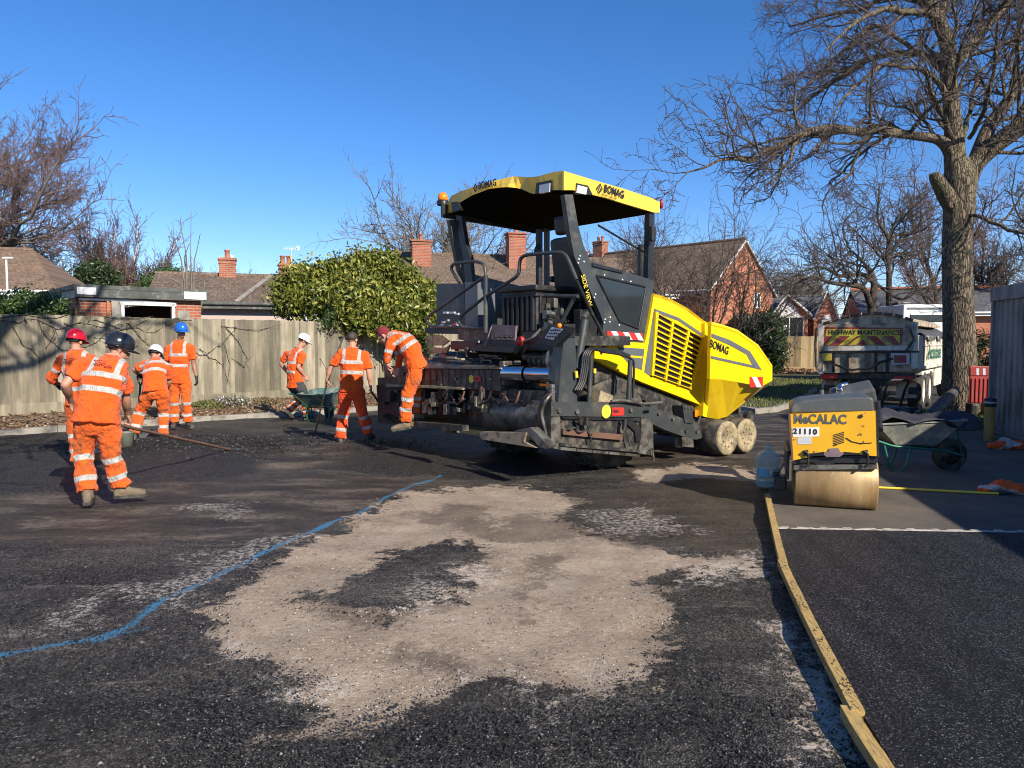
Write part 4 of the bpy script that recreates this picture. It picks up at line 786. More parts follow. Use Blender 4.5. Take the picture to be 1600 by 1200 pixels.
x, y = tp(672, 500, 42); tree('bare_tree', 'round crowned bare tree between the green bush and the machine roof', x, y, 0, 10.4, .30, hab(nc=[10, 9, 7, 5, 4], t0=[.35, .15, .12], ang=[.95, .85, .8], lr=[.95, .6, .55, .55], up=[.25, .3, .3, .2], rmin=.011, lv=4, wob=.12, tf=.62, trunk_r=.06), 30, 'bark_grey', 'twig_grey', lean=(-.10, 0, 1))
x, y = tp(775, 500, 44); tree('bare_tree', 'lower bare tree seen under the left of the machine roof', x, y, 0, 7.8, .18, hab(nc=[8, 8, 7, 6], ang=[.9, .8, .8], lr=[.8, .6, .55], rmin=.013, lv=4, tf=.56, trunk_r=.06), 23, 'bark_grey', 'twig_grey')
SHR = hab(stems=7, spread=.42, nc=[6, 7, 6, 5], t0=[.25, .15, .1], ang=[.45, .6, .6], lr=[.65, .55, .5], up=[.5, .1, -.15, -.35], rmin=.0070, lv=3, tf=.78, wob=.12, trunk_r=.05)
for k, (u, Y, H_, s, lab) in enumerate(((1098, 30, 5.5, 31, 'tangled arching bare tree in front of the brick gable house'), (1150, 31, 5.2, 32, 'tangled bare shrub tree nearest the brick gable'), (1045, 32, 5.9, 33, 'tangled bare tree just right of the machine exhaust'), (985, 33, 5.2, 34, 'bare twiggy tree seen through the open machine cab'))):
    x, y = tp(u, 560, Y); tree('bare_shrub', lab, x, y, .1, H_, .055, dict(SHR, nc=[6, 6, 5, 4], stems=5), s, 'bark_dark', 'twig_brown')
for k, (u, s) in enumerate(((1228, 41), (1262, 42))):
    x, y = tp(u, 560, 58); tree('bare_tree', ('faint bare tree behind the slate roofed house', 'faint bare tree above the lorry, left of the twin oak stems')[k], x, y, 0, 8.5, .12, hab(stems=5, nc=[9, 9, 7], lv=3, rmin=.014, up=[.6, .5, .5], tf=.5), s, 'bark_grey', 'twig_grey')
# twin trunks behind the lorry with long low limbs
t = thing('oak_tree', 'dark bare oak with two stems rising behind the lorry', 'tree'); OT = (Tubes(), Tubes()); thick = MB(); YB = 29.0; mppx = YB/FPX; rng = np.random.default_rng(9)
LP = hab(lv=2, nc=[6, 5, 5], t0=[.2, .15, .15], ang=[.8, .85, .8], lr=[.6, .6, .6], wob=.2, up=[.2, .15, .1], rmin=.0085, rr=.6, trunk_r=.03)
limb([(1358,590,0),(1358,540,0),(1362,480,0),(1366,445,0),(1360,425,0),(1352,415,-.2)], [20,17,15,13,11,8], YB, 4, P=LP, sl=2)
limb([(1392,590,0),(1390,520,0),(1389,460,0),(1389,425,0),(1386,400,0),(1388,372,0),(1372,345,0),(1373,312,0),(1374,290,0)], [15,13,11,10,9,7,5,4,2.5], YB, 24, P=LP, sl=2.2, start=.3)
limb([(1389,380,0),(1402,366,0),(1420,366,.2),(1435,352,.4),(1445,335,.6),(1462,322,.8)], [7,6,5,4.5,4,2.5], YB, 16, P=LP, sl=2.0)
limb([(1386,400,0),(1400,398,0),(1420,405,.2),(1440,392,.4),(1462,375,.6)], [5,4,4,3,2], YB, 10, P=LP, sl=1.6)
limb([(1362,480,0),(1350,452,-.5),(1330,445,-1),(1300,442,-1.5),(1270,432,-2),(1245,440,-2.3),(1215,430,-2.6)], [12,11,10,7,6,4,2.5], YB, 24, P=LP, sl=1.9, start=.1)
limb([(1364,440,0),(1345,428,-.3),(1315,432,-.6),(1285,418,-1),(1250,425,-1.3)], [10,8,6,4,2], YB, 18, P=LP, sl=1.7, start=.1)
limb([(1366,440,0),(1385,455,-.2),(1410,468,-.5),(1440,452,-.8),(1470,440,-1)], [7,6,5,4,3], YB, 12, P=LP, sl=1.4)
limb([(1360,425,0),(1340,400,.3),(1325,385,.6),(1318,350,.8),(1345,320,1)], [6,5,4,3,2], YB, 12, P=LP, sl=1.5)
OT[0].build('bough', MT['bark_dark'], t); thick.build('trunk', MT['bark_dark'], t); OT[1].build('crown', MT['twig_brown'], t)
x, y = tp(1640, 560, 27); tree('bare_tree', 'bare tree coming in at the right edge beyond the shed', x, y, 0, 14, .24, hab(nc=[9, 8, 7, 6], t0=[.35, .2, .15], ang=[1.1, .8, .75], lr=[1.0, .6, .55, .5], up=[.0, .2, .3, .3], rmin=.009, lv=4, tf=.36, trunk_r=.05), 51, 'bark_dark', 'twig_brown')
x, y = tp(1455, 560, 40); tree('bare_tree', 'reddish twigged bare tree left of the big oak trunk', x, y, 0, 12.5, .2, hab(nc=[9, 8, 7, 5], t0=[.45, .2, .15], ang=[.8, .7, .7], lr=[.8, .58, .55, .5], up=[.4, .4, .4, .3], rmin=.011, lv=4, tf=.5, trunk_r=.05), 52, 'bark_dark', 'twig_red')
x, y = tp(1560, 560, 44); tree('bare_tree', 'far bare tree just right of the big oak trunk', x, y, 0, 12.5, .2, hab(nc=[8, 8, 7, 5], t0=[.4, .2, .15], ang=[.7, .7, .7], lr=[.7, .58, .55, .5], up=[.3, .3, .3, .3], rmin=.013, lv=4, tf=.42, trunk_r=.05), 53, 'bark_dark', 'twig_brown')
# tree standing beside the photographer, out of view: its branches dapple the fence
tree('bare_tree', 'bare tree beside the camera whose branches shade the fence', -9.4, 5.2, 0, 12, .30, hab(nc=[8, 8, 7, 5], t0=[.72, .25, .2], ang=[.95, .8, .75], lr=[.8, .62, .55, .5], up=[.3, .35, .35, .3], rmin=.02, lv=3, tf=.72, trunk_r=.05), 64, 'bark_dark', 'twig_brown', lean=(.70, .36, 1), prune=lambda q: q[2] < 2.0+.52*q[1] and q[0] > -.9*q[1])
# ================================================================ EVERGREENS
def leaf_mat(name, c1, c2, c3):
    m, nt, b = nm(name); g = nt.nodes.new('ShaderNodeNewGeometry'); v_ = coord(nt, 'Object'); c = ramp(nt, mth(nt, 'ADD', mth(nt, 'MULTIPLY', g.outputs['Random Per Island'], .6), mth(nt, 'MULTIPLY', noise(nt, 1.7, 5, .7, v_), .45)), [(.12, c1), (.5, c2), (.85, c3)]); nt.links.new(c, b.inputs['Base Color']); b.inputs['Roughness'].default_value = .38
    tr = nt.nodes.new('ShaderNodeBsdfTranslucent'); nt.links.new(c, tr.inputs[0]); mx = nt.nodes.new('ShaderNodeMixShader'); mx.inputs[0].default_value = .22
    out = nt.nodes['Material Output']; nt.links.new(b.outputs[0], mx.inputs[1]); nt.links.new(tr.outputs[0], mx.inputs[2]); nt.links.new(mx.outputs[0], out.inputs[0]); return m
def leafcloud(name, P3, Nn, size, mat, seed, parent, asp=.42):
    """leaves facing outwards from the crown with random tilt, each folded along the midrib"""
    r = np.random.default_rng(seed); n = len(P3); nn = Nn+r.normal(0, .55, (n, 3)); nn /= np.linalg.norm(nn, axis=1)[:, None]; a = r.normal(0, 1, (n, 3)); a[:, 2] -= .9; a -= nn*(a*nn).sum(1)[:, None]; a /= np.linalg.norm(a, axis=1)[:, None]; b = np.cross(nn, a)
    s = (size*r.uniform(.6, 1.35, n))[:, None]; a = a*s; b = b*s*asp; fold = nn*s*.12
    V = np.stack([P3-a, P3-a*.1+b-fold*-1, P3+a-fold, P3-a*.1-b+fold, ], 1).reshape(-1, 3); F = np.arange(4*n).reshape(-1, 4)
    F3 = np.concatenate([F[:, [0, 1, 2]], F[:, [0, 2, 3]]]); return np_mesh(name, V, F3, mat, parent)
def bush(name, label, blobs, n, size, mat, seed, cat='bush', stems=None, clump=.16, fill=.62):
    """blobs: (x, y, z, rx, ry, rz)"""
    t = thing(name, label, cat); r = np.random.default_rng(seed); P3 = []; NN = []
    B = np.array(blobs); wt_ = (B[:, 3]*B[:, 4]+B[:, 3]*B[:, 5]+B[:, 4]*B[:, 5]); wt_ = wt_/wt_.sum()
    for b_, w_ in zip(B, wt_):
        m = int(n*w_); nc = max(6, m//34); d = r.normal(size=(nc, 3)); d /= np.linalg.norm(d, axis=1)[:, None]; rad = r.uniform(fill, 1.1, nc)[:, None]; rad[r.uniform(size=nc) < .12] *= 1.12
        c = b_[:3]+d*rad*b_[3:6]; k = r.integers(0, nc, m); q = c[k]+r.normal(0, clump, (m, 3)); P3.append(q); NN.append(d[k]*.7+r.normal(0, .3, (m, 3)))
    P3 = np.concatenate(P3); NN = np.concatenate(NN); NN /= np.linalg.norm(NN, axis=1)[:, None]
    leafcloud('foliage', P3, NN, size, mat, seed, t)
    if stems:
        T = Tubes()
        for k in range(stems):
            q = P3[r.integers(0, len(P3))]; base = np.array([B[:, 0].mean()+r.normal(0, .3), B[:, 1].mean()+.2, 0.1]); mid = (base+q)/2+r.normal(0, .15, 3); T.add(np.array([base, mid, q]), .035, .012)
        T.build('stem', MT['bark_dark'], t)
    return t
MT['laurel'] = leaf_mat('glossy_leaves', (.030, .055, .010), (.135, .165, .022), (.42, .39, .08))
MT['ivy'] = leaf_mat('ivy_leaves', (.02, .045, .012), (.045, .085, .02), (.10, .15, .04))
MT['conifer'] = leaf_mat('conifer_leaves', (.03, .06, .015), (.05, .10, .025), (.09, .15, .04))
MT['yew'] = leaf_mat('dark_evergreen', (.02, .035, .012), (.035, .065, .02), (.07, .10, .035))
Yb = 21.0; bl = []
for (u, v, ru, rv, dy) in ((462,452,32,34,0),(505,444,38,30,.3),(560,434,42,28,.3),(612,440,36,26,.5),(648,462,34,32,.6),(500,472,44,24,-.4),(555,470,46,30,-.7),(605,484,42,30,-.6),(645,500,34,24,-.3),(585,402,24,14,.3),(450,458,20,24,.2),(682,482,24,28,1.0),(545,492,18,14,-1.1),(600,508,30,16,-.9),(548,398,16,12,.2),(615,404,16,12,.2),(480,428,14,12,.2),(636,432,16,12,.4),(560,386,7,14,.2),(522,398,6,12,.2),(602,386,7,13,.3),(498,408,6,10,.1),(642,416,6,10,.4),(468,414,5,9,.1),(580,384,4,9,.2)):
    v = v+max(0, (470-v))*.26; Y_ = Yb+dy; c = atY(u, v, Y_); k = Y_/FPX; bl.append((c.x, c.y, c.z, ru*k, max(.3, ru*k*.8), rv*k))
bt = bush('photinia_bush', 'huge green and yellow leaved bush spilling over the fence', bl, 33000, .078, MT['laurel'], 5, stems=70, clump=.14)
# trailing growth over the fence
def fence_pt(s, out, z): p = FA+fdir*s-fn*out; return (p.x, p.y, z)
def s_of(u):
    # position along the fence seen at column u
    d = ray(u, 535); k = ((FA.x)*fdir.y-(FA.y)*fdir.x)/(d.x*fdir.y-d.y*fdir.x); q = Vector((d.x*k, d.y*k, 0)); return (q-FA).dot(fdir)
bl = []
for (u, v, r0) in ((545,505,.28),(552,515,.18),(590,512,.35),(605,522,.25),(618,530,.2),(640,525,.35),(660,540,.25),(575,500,.35),(505,498,.2)):
    s = s_of(u); Yf = (FA+fdir*s).y; z = atY(u, v, Yf).z; q = fence_pt(s, .2, z); bl.append((*q, r0*1.2, .16, r0))
bush('hanging_growth', 'dark leafy growth hanging over the top of the fence behind the bare headed man', bl, 5200, .05, MT['ivy'], 9, cat='plant', clump=.07)
bl = []
for (u, v, r0) in ((10,484,.26),(40,480,.28),(75,476,.24),(98,482,.24),(60,490,.28),(20,492,.28),(110,494,.16)):
    s = s_of(u); q = FA+fdir*s+fn*.5; z = atY(u, v, q.y).z; bl.append((q.x, q.y, z, r0*1.2, .3, r0))
bush('ivy', 'dark ivy climbing in front of the garage side wall', bl, 6500, .045, MT['ivy'], 10, cat='plant', clump=.1, fill=.4)
for (u, v, Y, ru, rv, lab, m_, sz) in ((152,432,44,30,20,'dark green evergreen behind the garage, left of the birches','yew',.11), (262,442,40,38,14,'low bright evergreen behind the right half of the garage','conifer',.10), (1180,535,36,32,42,'dark green laurel beside the brick extension','yew',.10), (1205,520,37,12,28,'slim bright conifer against the brick house','conifer',.09)):
    c = atY(u, v, Y); k = Y/FPX; z0 = 0.1; bush('evergreen_bush', lab, [(c.x, c.y, c.z, ru*k, ru*k*.8, rv*k), (c.x+ru*k*.3, c.y, (c.z)*.6, ru*k*.85, ru*k*.7, max(rv*k*.8, c.z*.5)), (c.x-ru*k*.4, c.y+.2, c.z-rv*k*.5, ru*k*.6, ru*k*.6, rv*k*.7)], 9000, sz, MT[m_], int(u), clump=.22, stems=10)
c = atY(1536, 545, 31); bush('hedge', 'dark clipped hedge between the big oak and the shed', [(c.x, c.y, .9, 1.6, .6, .95), (c.x+2, c.y-.3, .9, 1.6, .6, .95)], 14000, .06, MT['yew'], 77, cat='hedge', clump=.12, stems=10)
s = s_of(395); q = FA+fdir*s; c = gnd(352, 645)
for (u, v, rx, h, lab, cols) in ((352, 636, .62, .24, 'low grey heather with tiny white flowers under the fence', [(0, (.05, .06, .03)), (.5, (.14, .13, .09)), (.8, (.4, .36, .3)), (1, (.75, .7, .68))]), (315, 640, .4, .18, 'low green plant beside the heather', [(0, (.05, .07, .02)), (.6, (.13, .15, .05)), (1, (.28, .24, .1))]), (405, 633, .45, .16, 'dry low plant in the bed by the wheelbarrow man', [(0, (.08, .06, .03)), (.6, (.2, .16, .08)), (1, (.38, .3, .18))])):
    c = gnd(u, v, .12); ground_plant(lab, c.x, c.y+.25, .12, rx, rx*.7, h, 2600, int(u), cols)
# bare climbers on the fence and its top
def climber(name, label, strands, seed, r=.010):
    t = thing(name, label, 'climbing plant'); T = Tubes(); rg = np.random.default_rng(seed)
    def put(u, v):
        s = s_of(u); q = FA+fdir*s-fn*.035; z = atY(u, v, q.y).z; return np.array([q.x, q.y, z])
    for st in strands:
        pts = [put(*p) for p in st]
        for i in range(len(pts)-1):
            a, b_ = pts[i], pts[i+1]; m_ = (a+b_)/2+rg.normal(0, .03, 3)*np.array([1, .3, 1]); T.add(np.array([a, m_, b_]), r*(1-.5*i/len(pts)), r*(1-.5*(i+1)/len(pts)))
            for k in range(3):
                q = a+(b_-a)*rg.uniform(); e = q+rg.normal(0, .16, 3)*np.array([1, .25, 1]); e[1] = min(e[1], e[1]); T.add(np.array([q, (q+e)/2+rg.normal(0, .02, 3), e]), r*.45, r*.2)
    T.build('stem', MT['bark_dark'], t); return t
climber('climber', 'tangle of bare vine stems on the left part of the fence', [[(-10,500),(30,505),(60,500),(90,515),(120,505),(160,512),(200,505)], [(60,500),(75,530),(95,548),(120,545),(150,535),(175,520)], [(175,520),(215,512),(240,520),(270,505),(300,500)], [(20,510),(35,540),(60,560)], [(100,505),(130,525),(160,528),(190,545),(215,540)], [(0,497),(40,492),(90,497),(130,492),(180,498),(240,494)], [(80,500),(85,520),(70,545)], [(120,505),(150,500),(190,515),(230,500)], [(200,505),(220,530),(245,545)]], 3)
climber('climber', 'thin vine crossing the fence right of the blue helmet', [[(295,540),(310,555),(330,548),(345,540),(370,512),(350,510)], [(310,545),(325,560),(345,570),(352,590)], [(350,510),(372,535),(385,560),(380,575),(360,560)], [(345,510),(380,515),(420,512)]], 5)
climber('climber', 'single upright bare stem against the fence by the wheelbarrow man', [[(352,600),(358,570),(352,545),(340,520)], [(498,560),(510,580),(520,600)]], 7, .006)
# ================================================================ PAVING MACHINE
g_ = gnd(972, 735); PF = Fr(g_.x, g_.y, 40)
pv = thing('paving_machine', 'large yellow and dark grey asphalt paver with a yellow canopy roof', 'paver', (g_.x, g_.y, 0), PF.th)
S = lambda b, *px: [PF.S(u, v, b) for u, v in px]
A_ = lambda a, *px: [PF.A(u, v, a) for u, v in px]
def side(name, b, px, th, mat, par=pv, lab=None):   # outline on the plane b, thickness th inwards (+b)
    return MB().prism(S(b, *px), (0, th, 0)).build(name, MT[mat], par, lab)
def rear(name, a, px, th, mat, par=pv, lab=None):
    return MB().prism(A_(a, *px), (th, 0, 0)).build(name, MT[mat], par, lab)
def bx(name, a0, a1, b0, b1, z0, z1, mat, par=pv, bev=.01, lab=None):
    return MB().box(((a0+a1)/2, (b0+b1)/2, (z0+z1)/2), (abs(a1-a0), abs(b1-b0), abs(z1-z0)), bev=bev).build(name, MT[mat], par, lab)
def tub(name, pts, r, mat, par=pv, n=8, bend=.08): return MB().tube(pts, r, n, bend=bend).build(name, MT[mat], par)
WB = 2.4      # width of the tractor body
# ---- body side: dark cab panel with its window, mirrored plainly on the far side
cab_px = [(882,304),(895,304),(903,350),(912,384),(923,408),(975,424),(1018,437),(1022,442),(1016,478),(1009,536),(940,533),(943,505),(938,490),(912,432),(897,400),(890,360)]
cp_ = S(.1, *cab_px)
win = S(.1, (934,433),(1007,450),(996,511),(968,500))
cab = MB().prism(cp_, (0, .07, 0)).build('cab_panel', MT['paver_grey'], pv)
def inset(P, k):
    c = sum(P, Vector())/len(P); return [c+(p-c)*k for p in P]
w1 = inset(win, 1.06); rim = MB()
for i in range(4):
    a, b_ = w1[i], w1[(i+1) % 4]; rim.tube([a+Vector((0, -.004, 0)), b_+Vector((0, -.004, 0))], .016, 6)
rim.build('window_seal', MT['black'], cab)
MB().prism([p+Vector((0, -.006, 0)) for p in win], (0, .01, 0)).build('window', MT['glass'], cab)
MB().prism([p+Vector((0, WB-.1, 0)) for p in cp_], (0, .07, 0)).build('cab_panel', MT['paver_grey'], pv)
bolts = MB()
for (u, v) in ((906,400),(904,405),(903,411),(912,409),(945,499),(953,496),(944,504),(952,503),(928,465),(930,460),(967,508),(985,440),(1000,446),(944,430),(972,437)): q = PF.S(u, v, .1); bolts.ball((q.x, q.y-.004, q.z), .012, 6)
bolts.build('bolt', MT['white'], cab)
q = PF.S(916, 454, .1); lettering('side_marking', 'SIDE VIEW', .095, (q.x, q.y-.006, q.z), S(.1, (911,430))[0]*-1+S(.1, (921,470))[0], Vector((1, 0, .3)), MT['decal_yellow'], cab, depth=.001, sx=.9)
side('top_rail', .08, [(926,411),(974,423),(974,427),(926,416)], .05, 'black')
# cab front, floor and inner bulk so that nothing is hollow
bx('cab_front', .62, .70, .17, WB-.1, 1.3, 2.36, 'paver_grey')
bx('cab_floor', -1.0, .66, .2, WB-.12, 1.5, 1.62, 'black')
bx('inner_bulkhead', -.55, .6, .2, .32, 1.3, 2.0, 'black')
# ---- yellow engine cover
yel_px = [(929,531),(1008,536),(1015,500),(1022,459),(1034,462),(1050,468),(1075,482),(1100,501),(1112,507),(1111,560),(1103,636),(1060,619),(1003,597),(965,579),(929,561)]
yp = S(.06, *yel_px); MB().prism(yp, (0, .09, 0)).build('engine_cover', MT['yellow'], pv); ec = pv.children[-1]
ec = [o for o in pv.children if o.name.startswith('engine_cover')][0]
# hood top: follows the curved upper edge across the machine
up = S(.06, (1022,459),(1034,462),(1050,468),(1075,482),(1100,501),(1112,507)); hm = MB()
for i in range(len(up)-1):
    a, b_ = up[i], up[i+1]; hm.prism([a, b_, b_+Vector((0, WB-.06, 0)), a+Vector((0, WB-.06, 0))], (0, 0, -.04))
hm.build('hood', MT['yellow'], ec)
MB().prism([p+Vector((0, WB-.1, 0)) for p in yp], (0, .06, 0)).build('engine_cover', MT['yellow'], pv)
bx('engine_block', .68, 1.7, .2, WB-.12, .9, 1.8, 'black')
# louvred grille: recess plate, then yellow frame bars
gc4 = S(.052, (1025,489),(1097,529),(1078,608),(1018,586))
def gl(s, t, dy=0): p = gc4[0].lerp(gc4[1], s).lerp(gc4[3].lerp(gc4[2], s), t); return Vector((p.x, p.y+dy, p.z))
MB().prism([gl(0, 0), gl(1, 0), gl(1, 1), gl(0, 1)], (0, .01, 0)).build('grille_recess', MT['ink'], ec)
bars = MB(); rows = 11
for r_i in range(rows+1):
    t0 = (r_i-.13)/rows; t1 = (r_i+.13)/rows
    bars.prism([gl(0, max(0, t0), -.03), gl(1, max(0, t0), -.03), gl(1, min(1, t1), -.03), gl(0, min(1, t1), -.03)], (0, .024, 0))
for s0, s1 in ((-.03, .02), (.305, .345), (.65, .69), (.98, 1.03)): bars.prism([gl(s0, -.01, -.03), gl(s1, -.01, -.03), gl(s1, 1.01, -.03), gl(s0, 1.01, -.03)], (0, .03, 0))
bars.build('grille', MT['yellow'], ec)
side('grille_surround', .054, [(1022,484),(1029,486),(1019,590),(1007,581),(1014,536)], .01, 'grey_inlay', ec)
side('grille_surround', .053, [(1022,482),(1060,496),(1099,522),(1098,527),(1060,501),(1025,489)], .01, 'grey_inlay', ec)
side('side_inlay', .054, [(964,542),(1007,545),(1003,578),(985,571),(972,556)], .01, 'grey_inlay', ec)
side('side_badge', .050, [(971,554),(1004,557),(1003,560),(972,557)], .01, 'yellow', ec)
hz = S(.085, (949,517),(1004,521),(1004,532),(949,528)); pl_ = MB().prism(hz, (0, .012, 0)).build('hazard_plate', MT['red'], pv, 'red and white striped plate under the cab window')
for k in range(3):
    s0 = .1+k*.33; a = hz[0].lerp(hz[1], s0); b_ = hz[0].lerp(hz[1], s0+.15); c = hz[3].lerp(hz[2], s0+.27); d_ = hz[3].lerp(hz[2], s0+.12); MB().prism([p+Vector((0, -.003, 0)) for p in (a, b_, c, d_)], (0, .002, 0)).build('white_stripe', MT['white'], pl_)
# ---- hopper: two faceted yellow wings
def wing(m):
    f_ = (lambda b: b) if m == 0 else (lambda b: WB+.1-b)
    T_ = [PF.S(u, v, -.28) for u, v in ((1111,506),(1128,510),(1152,518),(1184,541),(1206,573))]
    Mm = [PF.S(u, v, -.28) for u, v in ((1109,592),(1128,593),(1152,597),(1190,604),(1206,595))]
    Bm = [PF.S(u, v, .12) for u, v in ((1104,652),(1122,655),(1136,651),(1165,628),(1200,600))]
    V = []; 
    for row, bb in ((T_, -.28), (Mm, -.28), (Bm, .12)):
        for p in row: V.append(Vector((p.x, f_(bb), p.z)))
    n = 5; off = Vector((0, .05 if m == 0 else -.05, 0)); mb = MB(); fs = []
    vs = V+[v+off for v in V]; K = len(V)
    for r0 in (0, 1):
        for i in range(n-1):
            a = r0*n+i; q = (a, a+1, a+n+1, a+n); fs.append(q); fs.append(tuple(K+j for j in reversed(q)))
    ed = list(range(n))+[2*n-1, 3*n-1]+list(range(3*n-2, 2*n-1, -1))+[n]
    for i in range(len(ed)): a, b_ = ed[i], ed[(i+1) % len(ed)]; fs.append((a, b_, K+b_, K+a))
    w_ = MB().add(vs, fs).build('hopper_wing', MT['yellow'], pv); 
    MB().tube([v+off*.5 for v in V[:n]], .035, 8).tube([V[n-1]+off*.5, V[2*n-1]+off*.5], .03, 8).build('hopper_rim', MT['yellow'], w_)
    return w_
hw = wing(0); hw2 = wing(1)
for px in ([(1112,521),(1140,531),(1172,549),(1190,578),(1178,575),(1167,554),(1140,539),(1112,527)], [(1111,556),(1178,571),(1178,575),(1111,560)]): side('wing_inlay', -.286, px, .01, 'grey_inlay', hw)
q = PF.S(1124, 543, -.29); lettering('maker_name', 'BOMAG', .15, q, S(-.29, (1137,548))[0]-S(-.29, (1112,537))[0], (0, 0, 1), MT['ink'], hw, bold=.002, depth=.001, sx=.85)
hz = S(-.29, (1172,589),(1192,589),(1192,605),(1172,605)); pl_ = MB().prism(hz, (0, .01, 0)).build('hazard_plate', MT['red'], hw, 'square red and white striped plate on the hopper')
MB().prism([p+Vector((0, -.004, 0)) for p in (hz[0].lerp(hz[1], .12), hz[0].lerp(hz[1], .5), hz[3].lerp(hz[2], .9), hz[3].lerp(hz[2], .5))], (0, .003, 0)).build('white_stripe', MT['white'], pl_)
bx('hopper_floor', 1.6, 2.9, .15, WB-.05, .45, .52, 'dark_steel'); bx('hopper_front', 2.86, 2.92, .2, WB-.1, .45, .95, 'rubber')
side('corner_post', .0, [(1101,505),(1114,507),(1112,600),(1104,652),(1098,650),(1102,600)], .25, 'yellow')
# push rollers and front bumper
bx('front_bumper', 3.0, 3.3, .4, WB-.3, .32, .52, 'dark_steel'); tub('push_roller', [(3.42, .35, .42), (3.42, 1.1, .42)], .1, 'dark_steel', n=14)
# ---- chassis, tow arm, wheels
bx('chassis', -.9, 2.7, .42, WB-.4, .38, 1.3, 'dark_steel'); bx('front_frame', 1.5, 3.0, .5, WB-.5, .3, .62, 'dark_steel')
side('fender', .14, [(929,566),(965,584),(1003,602),(1060,624),(1098,640),(1090,662),(1030,650),(1012,630),(985,600),(955,592),(929,600)], .3, 'dark_steel')
def wheel(name, a, b, R, wd, lab=None, mud=False):
    m = MB(); e = .045*R/.6
    m.lathe([(R*.62, -wd/2), (R-e*1.5, -wd/2), (R-e*.4, -wd/2+e*.5), (R, -wd/2+e*1.6), (R, wd/2-e*1.6), (R-e*.4, wd/2-e*.5), (R-e*1.5, wd/2), (R*.62, wd/2)], (a, b, R), (0, 1, 0), 40)
    for k in range(30):
        for s in (-1, 1):
            an = 2*math.pi*(k+(.5 if s > 0 else 0))/30; d = Vector((math.cos(an), 0, math.sin(an))); M = Matrix.Rotation(-an, 3, 'Y')
            m.box(Vector((a, b+s*wd*.24, R))+d*(R+.004), (.022, wd*.44, R*.09), M=Matrix.Rotation(-an, 3, 'Y') @ Matrix.Rotation(s*.35, 3, 'X'))
    t = m.build(name, MT['rubber'], pv, lab)
    dm = MB(); s = -1
    dm.lathe([(0, -wd*.42), (R*.2, -wd*.42), (R*.22, -wd*.36), (R*.5, -wd*.34), (R*.6, -wd*.5), (R*.66, -wd*.5), (R*.66, -wd*.3)], (a, b, R), (0, 1, 0), 32); dm.build('rim', MT['mud' if mud else 'steel'], t)
    nb = MB()
    for k in range(8): an = k*math.pi/4; nb.ball((a+math.cos(an)*R*.38, b-wd*.36, R+math.sin(an)*R*.38), R*.045, 6)
    nb.build('wheel_nut', MT['mud' if mud else 'steel'], t); return t
wheel('drive_wheel', .02, .36, .60, .46); wheel('drive_wheel', .02, WB-.36, .60, .46)
q1 = PF.loc(gnd(1136, 713)); q2 = PF.loc(gnd(1166, 708)); Rf = .255
for (q) in (q1, q2):
    for b in (q.y+.21, WB-q.y-.2):
        m = MB(); R = Rf; m.lathe([(0, -.21), (R*.86, -.21), (R, -.17), (R, .17), (R*.86, .21), (0, .21)], (q.x, b, R), (0, 1, 0), 36); wh = m.build('front_wheel', MT['rubber'], pv)
        d = MB(); d.lathe([(0, -.212), (R*.25, -.212), (R*.27, -.222), (R*.62, -.222), (R*.66, -.232), (R*.93, -.225), (R*.95, -.19)], (q.x, b, R), (0, 1, 0), 32); rm = d.build('rim', MT['mud'], wh)
        nb = MB()
        for k in range(8): an = k*math.pi/4+.2; nb.ball((q.x+math.cos(an)*R*.45, b-.226, R+math.sin(an)*R*.45), .018, 6)
        nb.build('wheel_nut', MT['mud'], wh)
bx('bogie', q1.x-.1, q2.x+.1, .6, 1.0, .2, .42, 'dark_steel')
ta = side('tow_arm', -.02, [(1000,636),(1012,634),(1034,641),(1062,652),(1094,664),(1097,684),(1088,687),(1068,682),(1040,672),(1014,660),(1000,652)], .14, 'paver_grey')
side('arm_bracket', -.04, [(1067,634),(1082,634),(1083,662),(1070,660)], .16, 'paver_grey', ta); side('arm_foot', -.02, [(1066,683),(1083,684),(1084,699),(1066,698)], .12, 'steel', ta)
nb = MB()
for u, v in ((1029,646),(1051,654),(1072,673),(1089,674),(1070,637),(1075,637),(1080,637)): q = PF.S(u, v, -.03); nb.cyl((q.x, q.y-.02, q.z), (q.x, q.y+.01, q.z), .025, 8)
nb.build('bolt', MT['steel'], ta)
for k in range(5): tub('track_chain', S(.1+.02*k, (1093+k*.8, 637), (1090+k*.8, 662)), .008, 'steel', n=5)
side('warning_plate', .09, [(1086,640),(1091,641),(1091,652),(1086,651)], .01, 'amber')
# ---- screed: raised, seen from its end and from behind
ZB = .40
sc = side('screed_end_plate', -.16, [(861,649),(1005,652),(1020,655),(1022,712),(868,702),(862,690)], .05, 'dark_steel')
side('end_beam', -.20, [(861,628),(997,629),(1004,636),(1004,652),(861,650)], .16, 'paver_grey', sc)
side('end_frame', -.19, [(861,650),(875,650),(877,702),(866,701),(861,695)], .04, 'steel', sc)
side('end_frame', -.185, [(875,650),(1003,652),(1000,659),(982,657),(882,655)], .05, 'black', sc)
side('brace', -.19, [(972,655),(984,654),(1001,668),(1002,690),(994,690),(992,674)], .04, 'black', sc)
side('side_leaf', -.20, [(1002,652),(1018,660),(1021,712),(998,708),(1002,680)], .05, 'steel', sc)
side('screed_bar', -.21, [(880,671),(973,679),(973,688),(880,679)], .05, 'rust', sc) if 'rust' in MT else None
MT['rust'] = pm('rusty_bar', (.20, .10, .07), (.13, .07, .05), 6, .6, .2, .3, 40)
side('screed_bar', -.21, [(880,671),(973,679),(973,688),(880,679)], .05, 'rust', sc)
side('shelf', -.22, [(876,692),(1000,703),(1000,707),(876,697)], .10, 'dark_steel', sc)
